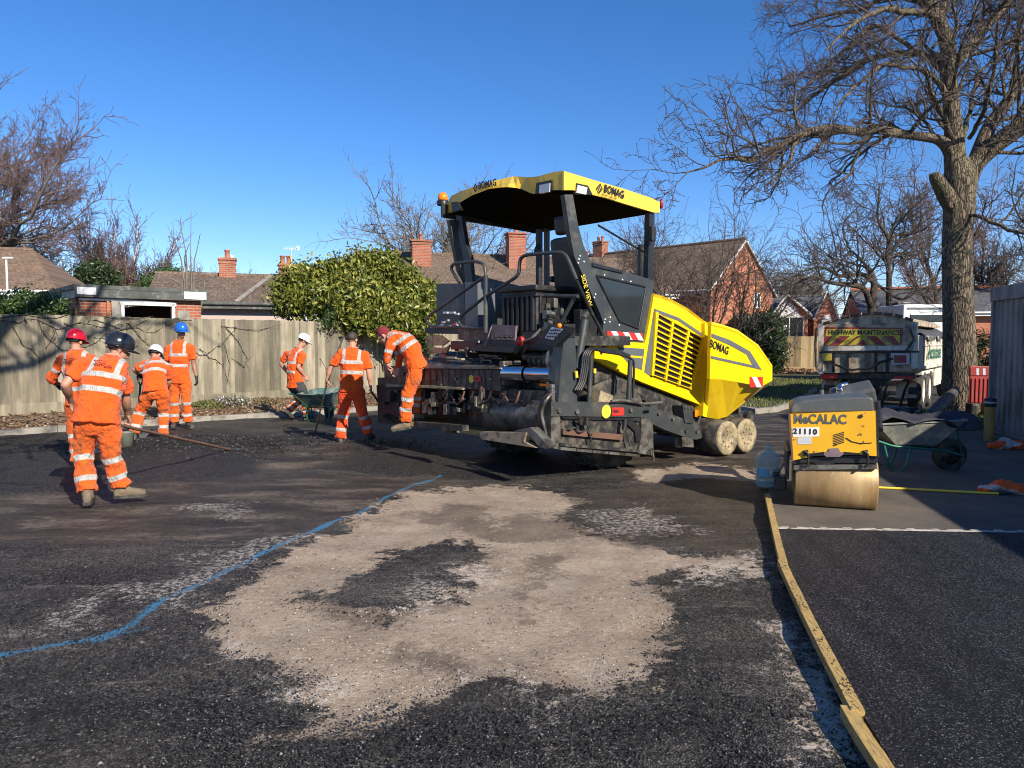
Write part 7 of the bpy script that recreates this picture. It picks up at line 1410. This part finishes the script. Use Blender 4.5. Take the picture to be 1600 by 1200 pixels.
def remesh(mb, vox, name, mat, par, smooth=4, disp=None):
    me = bpy.data.meshes.new('t'); me.from_pydata(mb.v, [], mb.f); o = bpy.data.objects.new('t', me); COL.objects.link(o)
    bm = bmesh.new(); bm.from_mesh(me); bmesh.ops.recalc_face_normals(bm, faces=bm.faces[:]); bm.to_mesh(me); bm.free()
    m = o.modifiers.new('r', 'REMESH'); m.mode = 'VOXEL'; m.voxel_size = vox; m.adaptivity = 0
    s = o.modifiers.new('s', 'SMOOTH'); s.factor = .6; s.iterations = smooth
    if disp:
        for (sc, st) in disp: tx = bpy.data.textures.new('folds', 'CLOUDS'); tx.noise_scale = sc; tx.noise_depth = 2; d = o.modifiers.new('d', 'DISPLACE'); d.texture = tx; d.strength = st; d.mid_level = .5; d.texture_coords = 'LOCAL'
        s = o.modifiers.new('s2', 'SMOOTH'); s.factor = .5; s.iterations = 1
    me2 = evald(o); bpy.data.objects.remove(o); me2.materials.clear(); me2.name = name
    me2.polygons.foreach_set('use_smooth', np.ones(len(me2.polygons), bool)); return obj(name, me2, mat, par)
def loft(mb, secs, n=20):
    vs = []
    for c, rt, fw, hw, hd in secs:
        for k in range(n):
            a = 2*math.pi*k/n; ca_, sa_ = math.cos(a), math.sin(a); p_ = .85
            vs.append(c+rt*hw*math.copysign(abs(ca_)**p_, ca_)+fw*hd*math.copysign(abs(sa_)**p_, sa_))
    fs = [(i*n+k, i*n+(k+1) % n, (i+1)*n+(k+1) % n, (i+1)*n+k) for i in range(len(secs)-1) for k in range(n)]; fs += [tuple(range(n-1, -1, -1)), tuple((len(secs)-1)*n+k for k in range(n))]
    mb.add(vs, fs)
def limbt(mb, a, b, ra, rb, m=None, bulge=0.0):
    """tapering limb with round ends; bulge swells the upper third (muscle)"""
    pts = [a.lerp(b, k/8) for k in range(9)]; rad = [ra+(rb-ra)*k/8+bulge*math.sin(math.pi*min(1, (k/8)*1.6)) * (1 if k/8 < .63 else 0) for k in range(9)]
    mb.tube(pts, rad, 14); mb.ball(a, ra*.99, 12); mb.ball(b, rb*.99, 12)
def hand(mb, w, d, pn, side_, curl=.9, s=1.0):
    """w wrist, d direction of the forearm, pn palm normal, side_ +1 when the thumb lies towards d x pn"""
    d = d.normalized(); pn = (pn-d*pn.dot(d)).normalized(); x = d.cross(pn)*side_
    M = Matrix((x, d, pn)).transposed(); c = w+d*.045*s; n = 10
    mb.box(c, (.078*s, .095*s, .028*s), M=M, bev=.012*s); mb.ball(w+d*.01*s, .026*s, 10)
    for i, (off, L) in enumerate(((.029, .072), (.010, .08), (-.010, .075), (-.029, .06))):
        p = w+d*.088*s+x*off*s; dd = d.copy(); pts = [p-d*.02*s]; a = 0
        for q in range(3):
            pts.append(p); a += curl*(.75 if q == 0 else 1.0)*(1+.06*i); dd = d*math.cos(a)+pn*math.sin(a)
            p = p+dd*L*s*(.42, .32, .26)[q]
        pts.append(p); mb.tube(pts, [.0095*s, .0098*s, .0092*s, .0085*s, .0075*s], 8); mb.ball(p, .0078*s, 8)
    p = w+d*.03*s+x*.036*s; d1 = (d*.7+x*.7+pn*.25).normalized(); p1 = p+d1*.035*s; d2 = (d*.85+x*.1+pn*(.3+.5*min(1, curl))).normalized(); p2 = p1+d2*.032*s; d3 = (d*.6-x*.25+pn*.7).normalized(); p3 = p2+d3*.024*s
    mb.tube([p-d1*.01*s, p1, p2, p3], [.013*s, .0115*s, .010*s, .008*s], 8); mb.ball(p3, .0082*s, 8)
def person(label, Y, J, face, o):
    """J: joints as (u, v, dY) read from the photograph; face: direction the face points"""
    g0 = o.get('zbase', 0.0); W = {k: atY(u, v, Y+dy) for k, (u, v, dy) in J.items()}
    base = (W['anL']+W['anR'])/2; base.z = g0
    t = thing('person', label, 'person', tuple(base), 0)
    P = {k: p-base for k, p in W.items()}
    s = o.get('s', 1.0); up = vnorm(P['neck']-P['pel']); rt = P['shR']-P['shL']; rt = vnorm(rt-up*rt.dot(up)); fw = up.cross(rt); spine = (P['neck']-P['pel']).length
    hip = P['hipR']-P['hipL']; hip = vnorm(hip); zc = Vector((0, 0, 1)); hfw = zc.cross(hip); hfw = vnorm(hfw)
    c = lambda tt, bow=0.0: P['pel'].lerp(P['neck'], tt)-fw*o.get('bow', .03)*math.sin(math.pi*max(0, min(1, tt)))
    face = Vector(face).normalized(); hu = Vector(o.get('hup', (0, 0, 1))); hr = face.cross(hu).normalized(); hu = hr.cross(face)
    H = P['head']; fs_ = o.get('fat', 1.0)
    # ---- body: one continuous surface under the clothes
    b = MB()
    loft(b, [(c(-.12), hip, hfw, .15*s, .10*s), (c(0), rt, fw, .155*s, .11*s), (c(.3), rt, fw, .13*s*fs_, .095*s*fs_), (c(.7), rt, fw, .155*s, .105*s), (c(.95), rt, fw, .13*s, .075*s), (c(1.02), rt, fw, .06*s, .055*s)])
    limbt(b, c(.98), H-hu*.06*s, .058*s, .056*s)
    b.ball(H+hu*.03*s-face*.012*s, (.076*s, .093*s, .088*s), 16) if False else None
    hm = Matrix((hr, face, hu)).transposed()
    def hp(x, y, z): return H+hm @ Vector((x, y, z))*s
    def hball(x, y, z, rx, ry, rz, n=16):
        k = len(b.v); b.ball((0, 0, 0), (rx*s, ry*s, rz*s), n)
        for i in range(k, len(b.v)): b.v[i] = tuple(hp(x, y, z)+hm @ Vector(b.v[i]))
    hball(0, -.012, .03, .076, .094, .088); hball(0, .022, -.045, .058, .068, .068); hball(0, .05, -.088, .032, .034, .026); hball(0, .095, -.022, .013, .02, .02, 10); hball(0, .092, -.058, .025, .014, .010, 10)
    for sx in (-1, 1): hball(sx*.077, -.008, -.01, .010, .02, .032, 10); hball(sx*.034, .075, .014, .02, .016, .011, 8)
    for S_ in ('L', 'R'):
        sg = -1 if S_ == 'L' else 1; sh, el, wa, ha = P['sh'+S_], P['el'+S_], P['wr'+S_], P['ha'+S_]
        limbt(b, sh, el, .050*s, .042*s, bulge=.006*s); limbt(b, el, wa, .042*s, .028*s, bulge=.008*s)
        pn = o.get('palm'+S_); pn = Vector(pn) if pn else (-rt*sg); hand(b, wa, ha-wa, pn, o.get('thumb'+S_, 1), o.get('curl'+S_, .7), s*1.03)
        limbt(b, P['hip'+S_], P['kn'+S_], .072*s, .052*s); limbt(b, P['kn'+S_], P['an'+S_], .050*s, .036*s, bulge=.01*s)
        fdir_ = P['to'+S_]-P['an'+S_]; b.tube([P['an'+S_], P['an'+S_]-Vector((0, 0, .05*s)), P['an'+S_].lerp(P['to'+S_], .6)-Vector((0, 0, .02*s))], [.038*s, .04*s, .035*s], 10)
    mats = [MT[o.get('skin', 'skin')], MT['glove']]
    body = remesh(b, .0075, 'body', mats, t, 3)
    if o.get('gloves'):
        me = body.data; n = len(me.polygons); ce = np.empty(n*3, np.float32); me.polygons.foreach_get('center', ce); ce = ce.reshape(-1, 3); mi = np.zeros(n, np.int32)
        for S_ in ('L', 'R'):
            wa, ha = np.array(P['wr'+S_]), np.array(P['ha'+S_]); d = (ha-wa)/np.linalg.norm(ha-wa); q = ce-wa; a = q@d; r_2 = np.linalg.norm(q-a[:, None]*d, axis=1); mi[(a > -.035) & (a < .3) & (r_2 < .13)] = 1
        me.polygons.foreach_set('material_index', mi)
    # eyes, brows
    if o.get('eyes', True):
        for sx in (-1, 1): MB().ball(hp(sx*.034, .087, .012), .010*s, 8).build('eye', MT['ink'], body)
        MB().tube([hp(-.05, .092, .03), hp(-.02, .099, .034)], .004, 5).tube([hp(.05, .092, .03), hp(.02, .099, .034)], .004, 5).build('eyebrows', MT['hair'], body); MB().tube([hp(-.024, .104, -.059), hp(0, .108, -.060), hp(.024, .104, -.059)], .003, 5).build('mouth', MT['chev_red'], body)
    # ---- hair
    h = MB(); k0 = 0; h.ball((0, 0, 0), (.082*s, .100*s, .096*s), 20); V = []; 
    for p in h.v:
        q = Vector(p)
        if q.y > .035*s and q.z < .045*s: q = Vector((q.x*.9, min(q.y, .07*s), q.z*.8))
        if q.z < -.02*s: q = Vector((q.x*.97, q.y if q.y < 0 else q.y*.3, max(q.z, -.055*s)))
        V.append(hp(0, -.014, .034)+hm @ q)
    h.v = [tuple(v_) for v_ in V]; h.build('hair', MT[o.get('hair', 'hair')], t)
    # ---- helmet
    if o.get('helmet'):
        e = MB(); n = 28; rows = [(.112, .0), (.116, .02), (.113, .055), (.098, .095), (.072, .122), (.038, .136), (0, .140)]; vs = []
        for r_, z_ in rows:
            for k in range(n): a = 2*math.pi*k/n; vs.append(hp(r_*.93*math.cos(a), r_*1.18*math.sin(a)-.005, .030+z_))
        fs = [(i*n+k, i*n+(k+1) % n, (i+1)*n+(k+1) % n, (i+1)*n+k) for i in range(len(rows)-1) for k in range(n)]; e.add(vs, fs, 0, True)
        he = e.build('helmet', MT[o['helmet']], t)
        rim = MB(); vs = []
        for k in range(n):
            a = 2*math.pi*k/n; out = .010+(.052*max(0, math.sin(a))**2 if o.get('peak', True) else 0)
            for (rr_, zz) in ((.108, .030), (.112+out, .026-(.012 if math.sin(a) > 0 else 0)), (.112+out, .020-(.012 if math.sin(a) > 0 else 0)), (.106, .022)): vs.append(hp(rr_*.95*math.cos(a), rr_*1.18*math.sin(a)-.005, zz))
        rim.add(vs, [(i*4+k, ((i+1) % n)*4+k, ((i+1) % n)*4+(k+1) % 4, i*4+(k+1) % 4) for i in range(n) for k in range(4)], 0, True).build('helmet_brim', MT[o['helmet']], he)
        if not o.get('cap'):
            rg_ = MB(); 
            for sx in (-.025, 0, .025): rg_.tube([hp(sx, -.10, .10+.03), hp(sx, -.05, .153+.008), hp(sx, .02, .166), hp(sx, .075, .145)], .006*s, 6)
            rg_.build('helmet_ridge', MT[o['helmet']], he)
        strap = MB().tube([hp(-.085, -.06, .02), hp(-.07, -.09, .0), hp(0, -.112, -.008), hp(.07, -.09, .0), hp(.085, -.06, .02)], .008, 6).build('helmet_band', MT['ink'], he)
    # ---- shirt
    vest = o.get('vest'); m = MB(); k_ = o.get('loose', 1.0); hem = o.get('hem', -.16)
    loft(m, [(c(hem), hip*.5+rt*.5, hfw*.5+fw*.5, .195*s*k_, .145*s*k_), (c(.05), rt, fw, .185*s*k_, .142*s*k_), (c(.3), rt, fw, .172*s*fs_*k_, .132*s*fs_*k_), (c(.62), rt, fw, .185*s*k_, .135*s), (c(.86), rt, fw, .175*s, .115*s), (c(.97), rt, fw, .135*s, .088*s), (c(1.04), rt, fw, .072*s, .066*s)])
    sl = o.get('sleeve', .72)
    for S_ in ('L', 'R'):
        sh, el, wa = P['sh'+S_], P['el'+S_], P['wr'+S_]; m.tube([sh.lerp(c(.85), .45), sh, sh.lerp(el, .5), sh.lerp(el, min(sl, 1))], [.085*s, .078*s, .074*s, (.076 if sl < 1 else .06)*s], 14)
        if sl >= 1: m.ball(el, .058*s, 12); m.tube([el, el.lerp(wa, .5), el.lerp(wa, .93)], [.058*s, .052*s, .040*s], 14)
    shirt = remesh(m, .011, o.get('shirt', 'shirt'), MT[o.get('smat', 'hivis')], t, 4, [(.14, .050*s), (.05, .020*s)])
    n = len(shirt.data.vertices); co = np.empty(n*3, np.float32); shirt.data.vertices.foreach_get('co', co); co = co.reshape(-1, 3).astype(float)
    q = co-np.array(P['pel']); tt = (q@np.array(up)); sS = (co-np.array(c(.8)))@np.array(rt); sF = (co-np.array(c(.8)))@np.array(fw); band = np.full(n, -1.0)
    arm = np.full(n, 9.0)
    for S_ in ('L', 'R'):
        a_, e_ = np.array(P['sh'+S_]), np.array(P['el'+S_]); d = e_-a_; L = np.linalg.norm(d); d /= L; x = (co-a_)@d; r2 = np.linalg.norm(co-a_-x[:, None]*d, axis=1); sgn = 1 if S_ == 'R' else -1; onarm = (r2 < .10) & (x > .05) & (sS*sgn > .135); arm = np.where(onarm, x/L, arm)
    bw = .027*s
    for tc in o.get('bands', (.30, .56)): band = np.maximum(band, np.where(arm > 5, bw-abs(tt-tc*spine), -1))
    tmin = max(o.get('bands', (.3, .56)))*spine
    if o.get('straps', True): band = np.maximum(band, np.where((arm > 5) & (tt > tmin), .023*s-abs(abs(sS)-.118*s), -1))
    for ab in o.get('armbands', ()):
        for S_ in ('L', 'R'):
            a_, e_ = (np.array(P['sh'+S_]), np.array(P['el'+S_])) if ab < 1 else (np.array(P['el'+S_]), np.array(P['wr'+S_])); f_ = ab % 1; d = e_-a_; L = np.linalg.norm(d); d /= L; x = (co-a_)@d; r2 = np.linalg.norm(co-a_-x[:, None]*d, axis=1); band = np.maximum(band, np.where(r2 < .09, .026*s-abs(x-f_*L), -1))
    fattr(shirt, 'band', band)
    mark = o.get('mark')
    if mark:
        cc = c(.80)-fw*.152*s*o.get('mk', 1); mk_ = MB(); r = random.Random(3)
        pts = [cc+rt*(-.085+.0085*i)*s+up*(.012*math.sin(i*1.9)+.010*math.cos(i*.7)+(-.0016*i)) for i in range(21)]; mk_.tube(pts, .0045, 5).tube([cc-rt*.09*s+up*.02, cc+rt*.02*s+up*.024], .004, 4); mk_.build('back_logo', MT['chev_red'], shirt)
    cl = MB().tube([c(1.035)+rt*math.cos(k*math.pi/8)*.074*s+fw*math.sin(k*math.pi/8)*.066*s+up*.004 for k in range(17)], .010*s, 8); cl.build('collar', MT[o.get('smat', 'hivis')], shirt)
    # ---- trousers
    m = MB(); tl = o.get('tl', 1.0)
    loft(m, [(P['pel'].lerp(P['neck'], .10), rt*.5+hip*.5, fw*.5+hfw*.5, .165*s, .125*s), (P['pel'], hip, hfw, .178*s, .135*s), ((P['hipL']+P['hipR'])/2-Vector((0, 0, .03)), hip, hfw, .175*s, .13*s), ((P['hipL']+P['hipR'])/2-Vector((0, 0, .10)), hip, hfw, .13*s, .10*s)])
    for S_ in ('L', 'R'):
        hi, kn, an = P['hip'+S_], P['kn'+S_], P['an'+S_]; m.tube([hi, hi.lerp(kn, .35), hi.lerp(kn, .7), kn], [.112*s, .108*s, .094*s, .088*s], 16); m.ball(hi, .11*s, 12); m.ball(kn, .088*s, 12); e_ = an.lerp(kn, .05); m.tube([kn, kn.lerp(e_, .4), kn.lerp(e_, .8), e_], [.088*s, .086*s, .084*s, .088*s], 16)
    tro = remesh(m, .011, 'trousers', [MT[o.get('tmat', 'hivis_dirty')], MT['dark_cloth2']], t, 4, [(.12, .055*s), (.045, .022*s)])
    n = len(tro.data.vertices); co = np.empty(n*3, np.float32); tro.data.vertices.foreach_get('co', co); co = co.reshape(-1, 3).astype(float); band = np.full(n, -1.0)
    for S_ in ('L', 'R'):
        a_, e_ = np.array(P['kn'+S_]), np.array(P['an'+S_]); d = e_-a_; L = np.linalg.norm(d); d /= L; x = (co-a_)@d; r2 = np.linalg.norm(co-a_-x[:, None]*d, axis=1); other = np.array(P['kn'+('R' if S_ == 'L' else 'L')])
        for f_ in o.get('legbands', (.08, .62)): band = np.maximum(band, np.where(r2 < .115*s, .026*s-abs(x-f_*L), -1))
    fattr(tro, 'band', band)
    if o.get('darktop'):
        me = tro.data; n = len(me.polygons); ce = np.empty(n*3, np.float32); me.polygons.foreach_get('center', ce); ce = ce.reshape(-1, 3); me.polygons.foreach_set('material_index', (ce[:, 2] > P['knR'].z+.07).astype(np.int32))
    # ---- boots
    for S_ in ('L', 'R'):
        an, to = P['an'+S_], P['to'+S_]; m = MB(); fd = to-an; fd.z = 0; L = fd.length if fd.length > .02 else .1; fd = vnorm(fd) if fd.length > .02 else hfw
        tipdir = o.get('foot'+S_); sole = Vector((fd.x, fd.y, o.get('pitch'+S_, 0.0))).normalized(); rgt = sole.cross(zc).normalized(); upv = rgt.cross(sole)
        hl = an-upv*.085*s
        loft(m, [(hl-sole*.075*s+upv*.035*s, rgt, upv, .030*s, .030*s), (hl-sole*.05*s+upv*.04*s, rgt, upv, .040*s, .045*s), (hl+sole*.03*s+upv*.045*s, rgt, upv, .042*s, .052*s), (hl+sole*.10*s+upv*.035*s, rgt, upv, .050*s, .042*s), (hl+sole*.16*s+upv*.028*s, rgt, upv, .050*s, .036*s), (hl+sole*.20*s+upv*.022*s, rgt, upv, .038*s, .026*s)], 16)
        m.tube([hl+upv*.04*s, an+upv*.02*s, an.lerp(P['kn'+S_], .12)], [.052*s, .052*s, .058*s], 14)
        bo = remesh(m, .008, 'boot', MT[o.get('boot', 'boot_brown')], t, 3)
        sm2 = MB(); ring = [(-.085, .0), (-.075, .034), (-.02, .042), (.06, .044), (.13, .054), (.19, .045), (.215, .015), (.215, -.015), (.19, -.045), (.13, -.054), (.06, -.044), (-.02, -.042), (-.075, -.034)]
        sm2.prism([hl+sole*x*s+rgt*y*s+upv*.012*s for x, y in ring], -upv*.026*s).build('sole', MT['rubber'], bo)
    return t, P, base
def an_z(u, v, dy=0): return (u, v, dy)
# 1 black helmet, nearest, leaning on a long rake
p1, P1, b1 = person('man in a black helmet and orange short sleeved shirt, nearest the camera, raking asphalt', 7.15, dict(
    head=(186,546,.36), neck=(176,561,.25), pel=(151,650,.0), shL=(131,568,.17), shR=(190,583,.20), elL=(102,601,.02), wrL=(111,628,.25), haL=(124,643,.40), elR=(197,624,.32), wrR=(199,648,.48), haR=(205,664,.56),
    hipL=(136,664,0), hipR=(168,664,.02), knL=(131,712,.05), knR=(175,714,.06), anL=(137,771,-.05), anR=(191,762,.10), toL=(142,790,.12), toR=(213,760,.16)), (.72, .62, -.30),
    dict(helmet='h_black', gloves=False, bands=(.37, .62), hem=-.13, mark=True, curlL=.8, curlR=1.0, loose=1.08, s=1.03, boot='boot_brown', bow=.05, palmR=(-.3, .3, -.9)))
# 2 red helmet behind him
p2, P2, b2 = person('man in a red helmet with long orange sleeves, behind the black helmet man', 9.4, dict(
    head=(119,534,.08), neck=(120,549,.02), pel=(127,622,0), shL=(99,562,.02), shR=(142,561,.05), elL=(80,590,.05), wrL=(88,600,.28), haL=(97,604,.38), elR=(156,592,.12), wrR=(156,612,.35), haR=(158,620,.42),
    hipL=(116,634,0), hipR=(138,634,0), knL=(118,678,.06), knR=(140,678,.08), anL=(122,722,0), anR=(142,722,.05), toL=(122,731,.15), toR=(144,731,.2)), (.1, .95, -.2),
    dict(helmet='h_red', gloves=True, sleeve=1.2, armbands=(.55,), bands=(.2, .45), mark=True, curlL=1.0, curlR=1.0, s=.98, mk=.95))
# 3 white helmet stooping
p3, P3, b3 = person('man in a round white helmet stooping over a shovel, left of the blue helmet man', 11.7, dict(
    head=(243,554,.40), neck=(245,563,.28), pel=(243,608,0), shL=(225,571,.22), shR=(262,573,.24), elL=(211,577,.22), wrL=(216,585,.36), haL=(220,588,.44), elR=(264,596,.35), wrR=(258,614,.55), haR=(254,622,.6),
    hipL=(234,614,0), hipR=(253,614,0), knL=(218,645,.10), knR=(256,648,.12), anL=(209,680,-.05), anR=(255,681,0), toL=(206,691,.1), toR=(258,691,.15)), (.05, .85, -.5),
    dict(helmet='h_white', gloves=True, peak=True, bands=(.48, .78), curlL=1.2, curlR=1.0, s=.98, boot='boot_dark', bow=.07, smat='hivis', hem=-.12))
# 4 blue helmet, facing us with head turned
p4, P4, b4 = person('man in a blue helmet standing upright and looking to the right by the fence', 13.75, dict(
    head=(283,518,-.03), neck=(281,533,.02), pel=(281,590,0), shL=(299,543,.02), shR=(264,544,0), elL=(303,570,.03), wrL=(307,590,-.02), haL=(308,600,-.04), elR=(260,570,.02), wrR=(261,590,-.03), haR=(262,600,-.05),
    hipL=(289,596,0), hipR=(273,596,0), knL=(291,627,-.05), knR=(272,628,-.04), anL=(294,660,0), anR=(272,660,0), toL=(302,669,-.14), toR=(270,669,-.18)), (.80, -.55, -.12),
    dict(helmet='h_blue', gloves=True, skin='skin_brown', bands=(.33, .62), curlL=.5, curlR=.5, s=1.0, boot='boot_dark', bow=-.01, sleeve=.7))
# 5 white cap, pushing the barrow
p5, P5, b5 = person('man in a white cap and orange vest walking off with the green wheelbarrow', 15.0, dict(
    head=(474,533,.08), neck=(466,545,.05), pel=(462,598,0), shL=(449,553,.16), shR=(473,555,-.12), elL=(439,568,.18), wrL=(451,585,.32), haL=(460,592,.38), elR=(466,574,-.18), wrR=(477,588,-.05), haR=(484,597,0),
    hipL=(457,602,.08), hipR=(468,602,-.06), knL=(468,624,.20), knR=(479,624,-.02), anL=(451,641,.1), anR=(476,648,-.05), toL=(456,657,.16), toR=(489,656,.05)), (.78, .45, -.42),
    dict(helmet='h_white', cap=True, bands=(.30, .58), curlL=1.0, curlR=1.0, s=.97, boot='boot_dark', darktop=True, legbands=(.35, .75), pitchL=-.9, bow=.06))
# 6 bare headed with a rake
p6, P6, b6 = person('bare headed man with short dark hair walking away with a long rake', 11.55, dict(
    head=(551,531,.08), neck=(551,545,.02), pel=(549,606,0), shL=(533,553,0), shR=(570,555,.03), elL=(516,575,.0), wrL=(511,594,.02), haL=(511,605,.03), elR=(577,584,.02), wrR=(579,603,.05), haR=(580,613,.07),
    hipL=(540,612,0), hipR=(559,612,0), knL=(537,649,.05), knR=(567,648,.06), anL=(532,686,-.02), anR=(576,677,.15), toL=(531,697,.08), toR=(581,687,.28)), (.35, .93, -.2),
    dict(bands=(.40, .66), curlL=1.3, curlR=.6, s=1.0, boot='boot_dark', tmat='hivis_red', sleeve=.75, palmL=(.6, .6, 0), hem=-.10))
# 7 bending over on the machine
p7, P7, b7 = person('man in orange bending over the paving machine on its walking board', 10.3, dict(
    head=(600,524,.10), neck=(611,523,.10), pel=(648,570,.10), shL=(613,533,-.06), shR=(616,527,.28), elL=(606,553,-.08), wrL=(604,568,-.05), haL=(607,580,-.03), elR=(625,555,.35), wrR=(622,578,.30), haR=(616,590,.28),
    hipL=(650,580,0), hipR=(652,580,.2), knL=(637,618,-.03), knR=(654,618,.22), anL=(632,660,0), anR=(655,645,.25), toL=(612,670,-.02), toR=(640,655,.22)), (-.75, .1, -.65),
    dict(zbase=.40, sleeve=1.2, bands=(.48, .70), armbands=(.80,), legbands=(.12, .50), curlL=.8, curlR=.8, s=1.0, bow=.11, hup=(-.6, 0, .8), loose=1.05, palmL=(.6, .5, 0), hair='cap_red', pitchL=-.15))
# ================================================================ HAND TOOLS
def tool(name, label, pts, r, head=None, mat='wood_dark', cat=None):
    t = thing(name, label, cat or name); MB().tube([tuple(p) for p in pts], r, 10).build('shaft', MT[mat], t)
    if head: head(t)
    return t
MT['wood_dark'] = pm('worn_wooden_handle', (.20, .11, .07), (.12, .065, .045), 6, .5, 0, .1, 50)
hp1 = b1+P1['haR']+Vector((0, 0, -.03)); e = gnd(360, 708); st_ = hp1+(hp1-Vector((e.x, e.y, .05))).normalized()*.42
def rake_head(c, d, w, teeth=True):
    def f(t):
        x = Vector((-d.y, d.x, 0)).normalized(); m = MB(); m.box(c+Vector((0, 0, .03)), (w, .05, .035), M=Matrix.Rotation(math.atan2(x.y, x.x), 3, 'Z'), bev=.006)
        if teeth:
            for k in range(11): q = c+x*w*(k/10-.5)*.95; m.tube([q+Vector((0, 0, .03)), q+Vector((0, 0, -.015))], .007, 5)
        m.build('rake_head', MT['dark_steel'], t)
    return f
d_ = Vector((e.x-hp1.x, e.y-hp1.y, 0)); tool('asphalt_rake', 'long wooden handled asphalt rake held by the black helmet man', [st_, hp1, Vector((e.x, e.y, .05))], .017, rake_head(Vector((e.x, e.y, .02)), d_, .5, False), cat='rake')
h6 = b6+P6['haL']; tp6 = atY(537, 524, 11.5); bt6 = gnd(492, 682)
tool('asphalt_rake', 'long rake carried upright by the bare headed man', [tp6, h6+Vector((-.005, -.02, .03)), Vector((bt6.x, bt6.y, .06))], .015, rake_head(Vector((bt6.x, bt6.y, .03)), Vector((.4, 1, 0)), .4), 'steel', 'rake')
h3 = b3+P3['haL']; g3 = gnd(208, 690)
def dgrip(t): 
    a = h3+Vector((0, 0, .0)); MB().tube([a+Vector((-.06, 0, .0)), a+Vector((.06, 0, .0)), a+Vector((.012, -.02, -.14)), a+Vector((-.012, -.02, -.14)), a+Vector((-.06, 0, .0))], .014, 8, bend=.03).build('grip', MT['black'], t); MB().box((g3.x, g3.y+.25, .09), (.26, .3, .02), M=Matrix.Rotation(.4, 3, 'X'), bev=.008).build('blade', MT['steel'], t)
tool('shovel', 'shovel with a black D grip held by the man in the round white helmet', [h3+Vector((0, -.02, -.13)), Vector((g3.x, g3.y+.12, .14))], .017, dgrip, 'black')
h6r = b6+P6['haR']
tool('rubber_squeegee', 'dark bladed tool hanging from the right hand of the bare headed man', [h6r+Vector((-.02, 0, .05)), atY(594, 632, 11.7), atY(612, 652, 11.75)], .016, lambda t: MB().box(atY(613, 654, 11.75), (.3, .04, .09), M=Matrix.Rotation(.5, 3, 'Y'), bev=.01).build('blade', MT['rubber'], t), 'black', 'hand tool')
g_ = gnd(198, 704); t = thing('bucket', 'small grey green bucket standing behind the black helmet man', 'bucket', (g_.x, g_.y, 0)); MB().lathe([(0, .0), (.085, .0), (.11, .27), (.118, .28), (.105, .27), (.08, .02), (0, .02)], (0, 0, 0), n=20).build('pail', pm('grey_green_plastic', (.17, .19, .15), (.12, .13, .10), 5, .6), t); MB().tube([(-.11, 0, .26), (-.09, 0, .36), (0, 0, .4), (.09, 0, .36), (.11, 0, .26)], .005, 6).build('handle', MT['steel'], t)
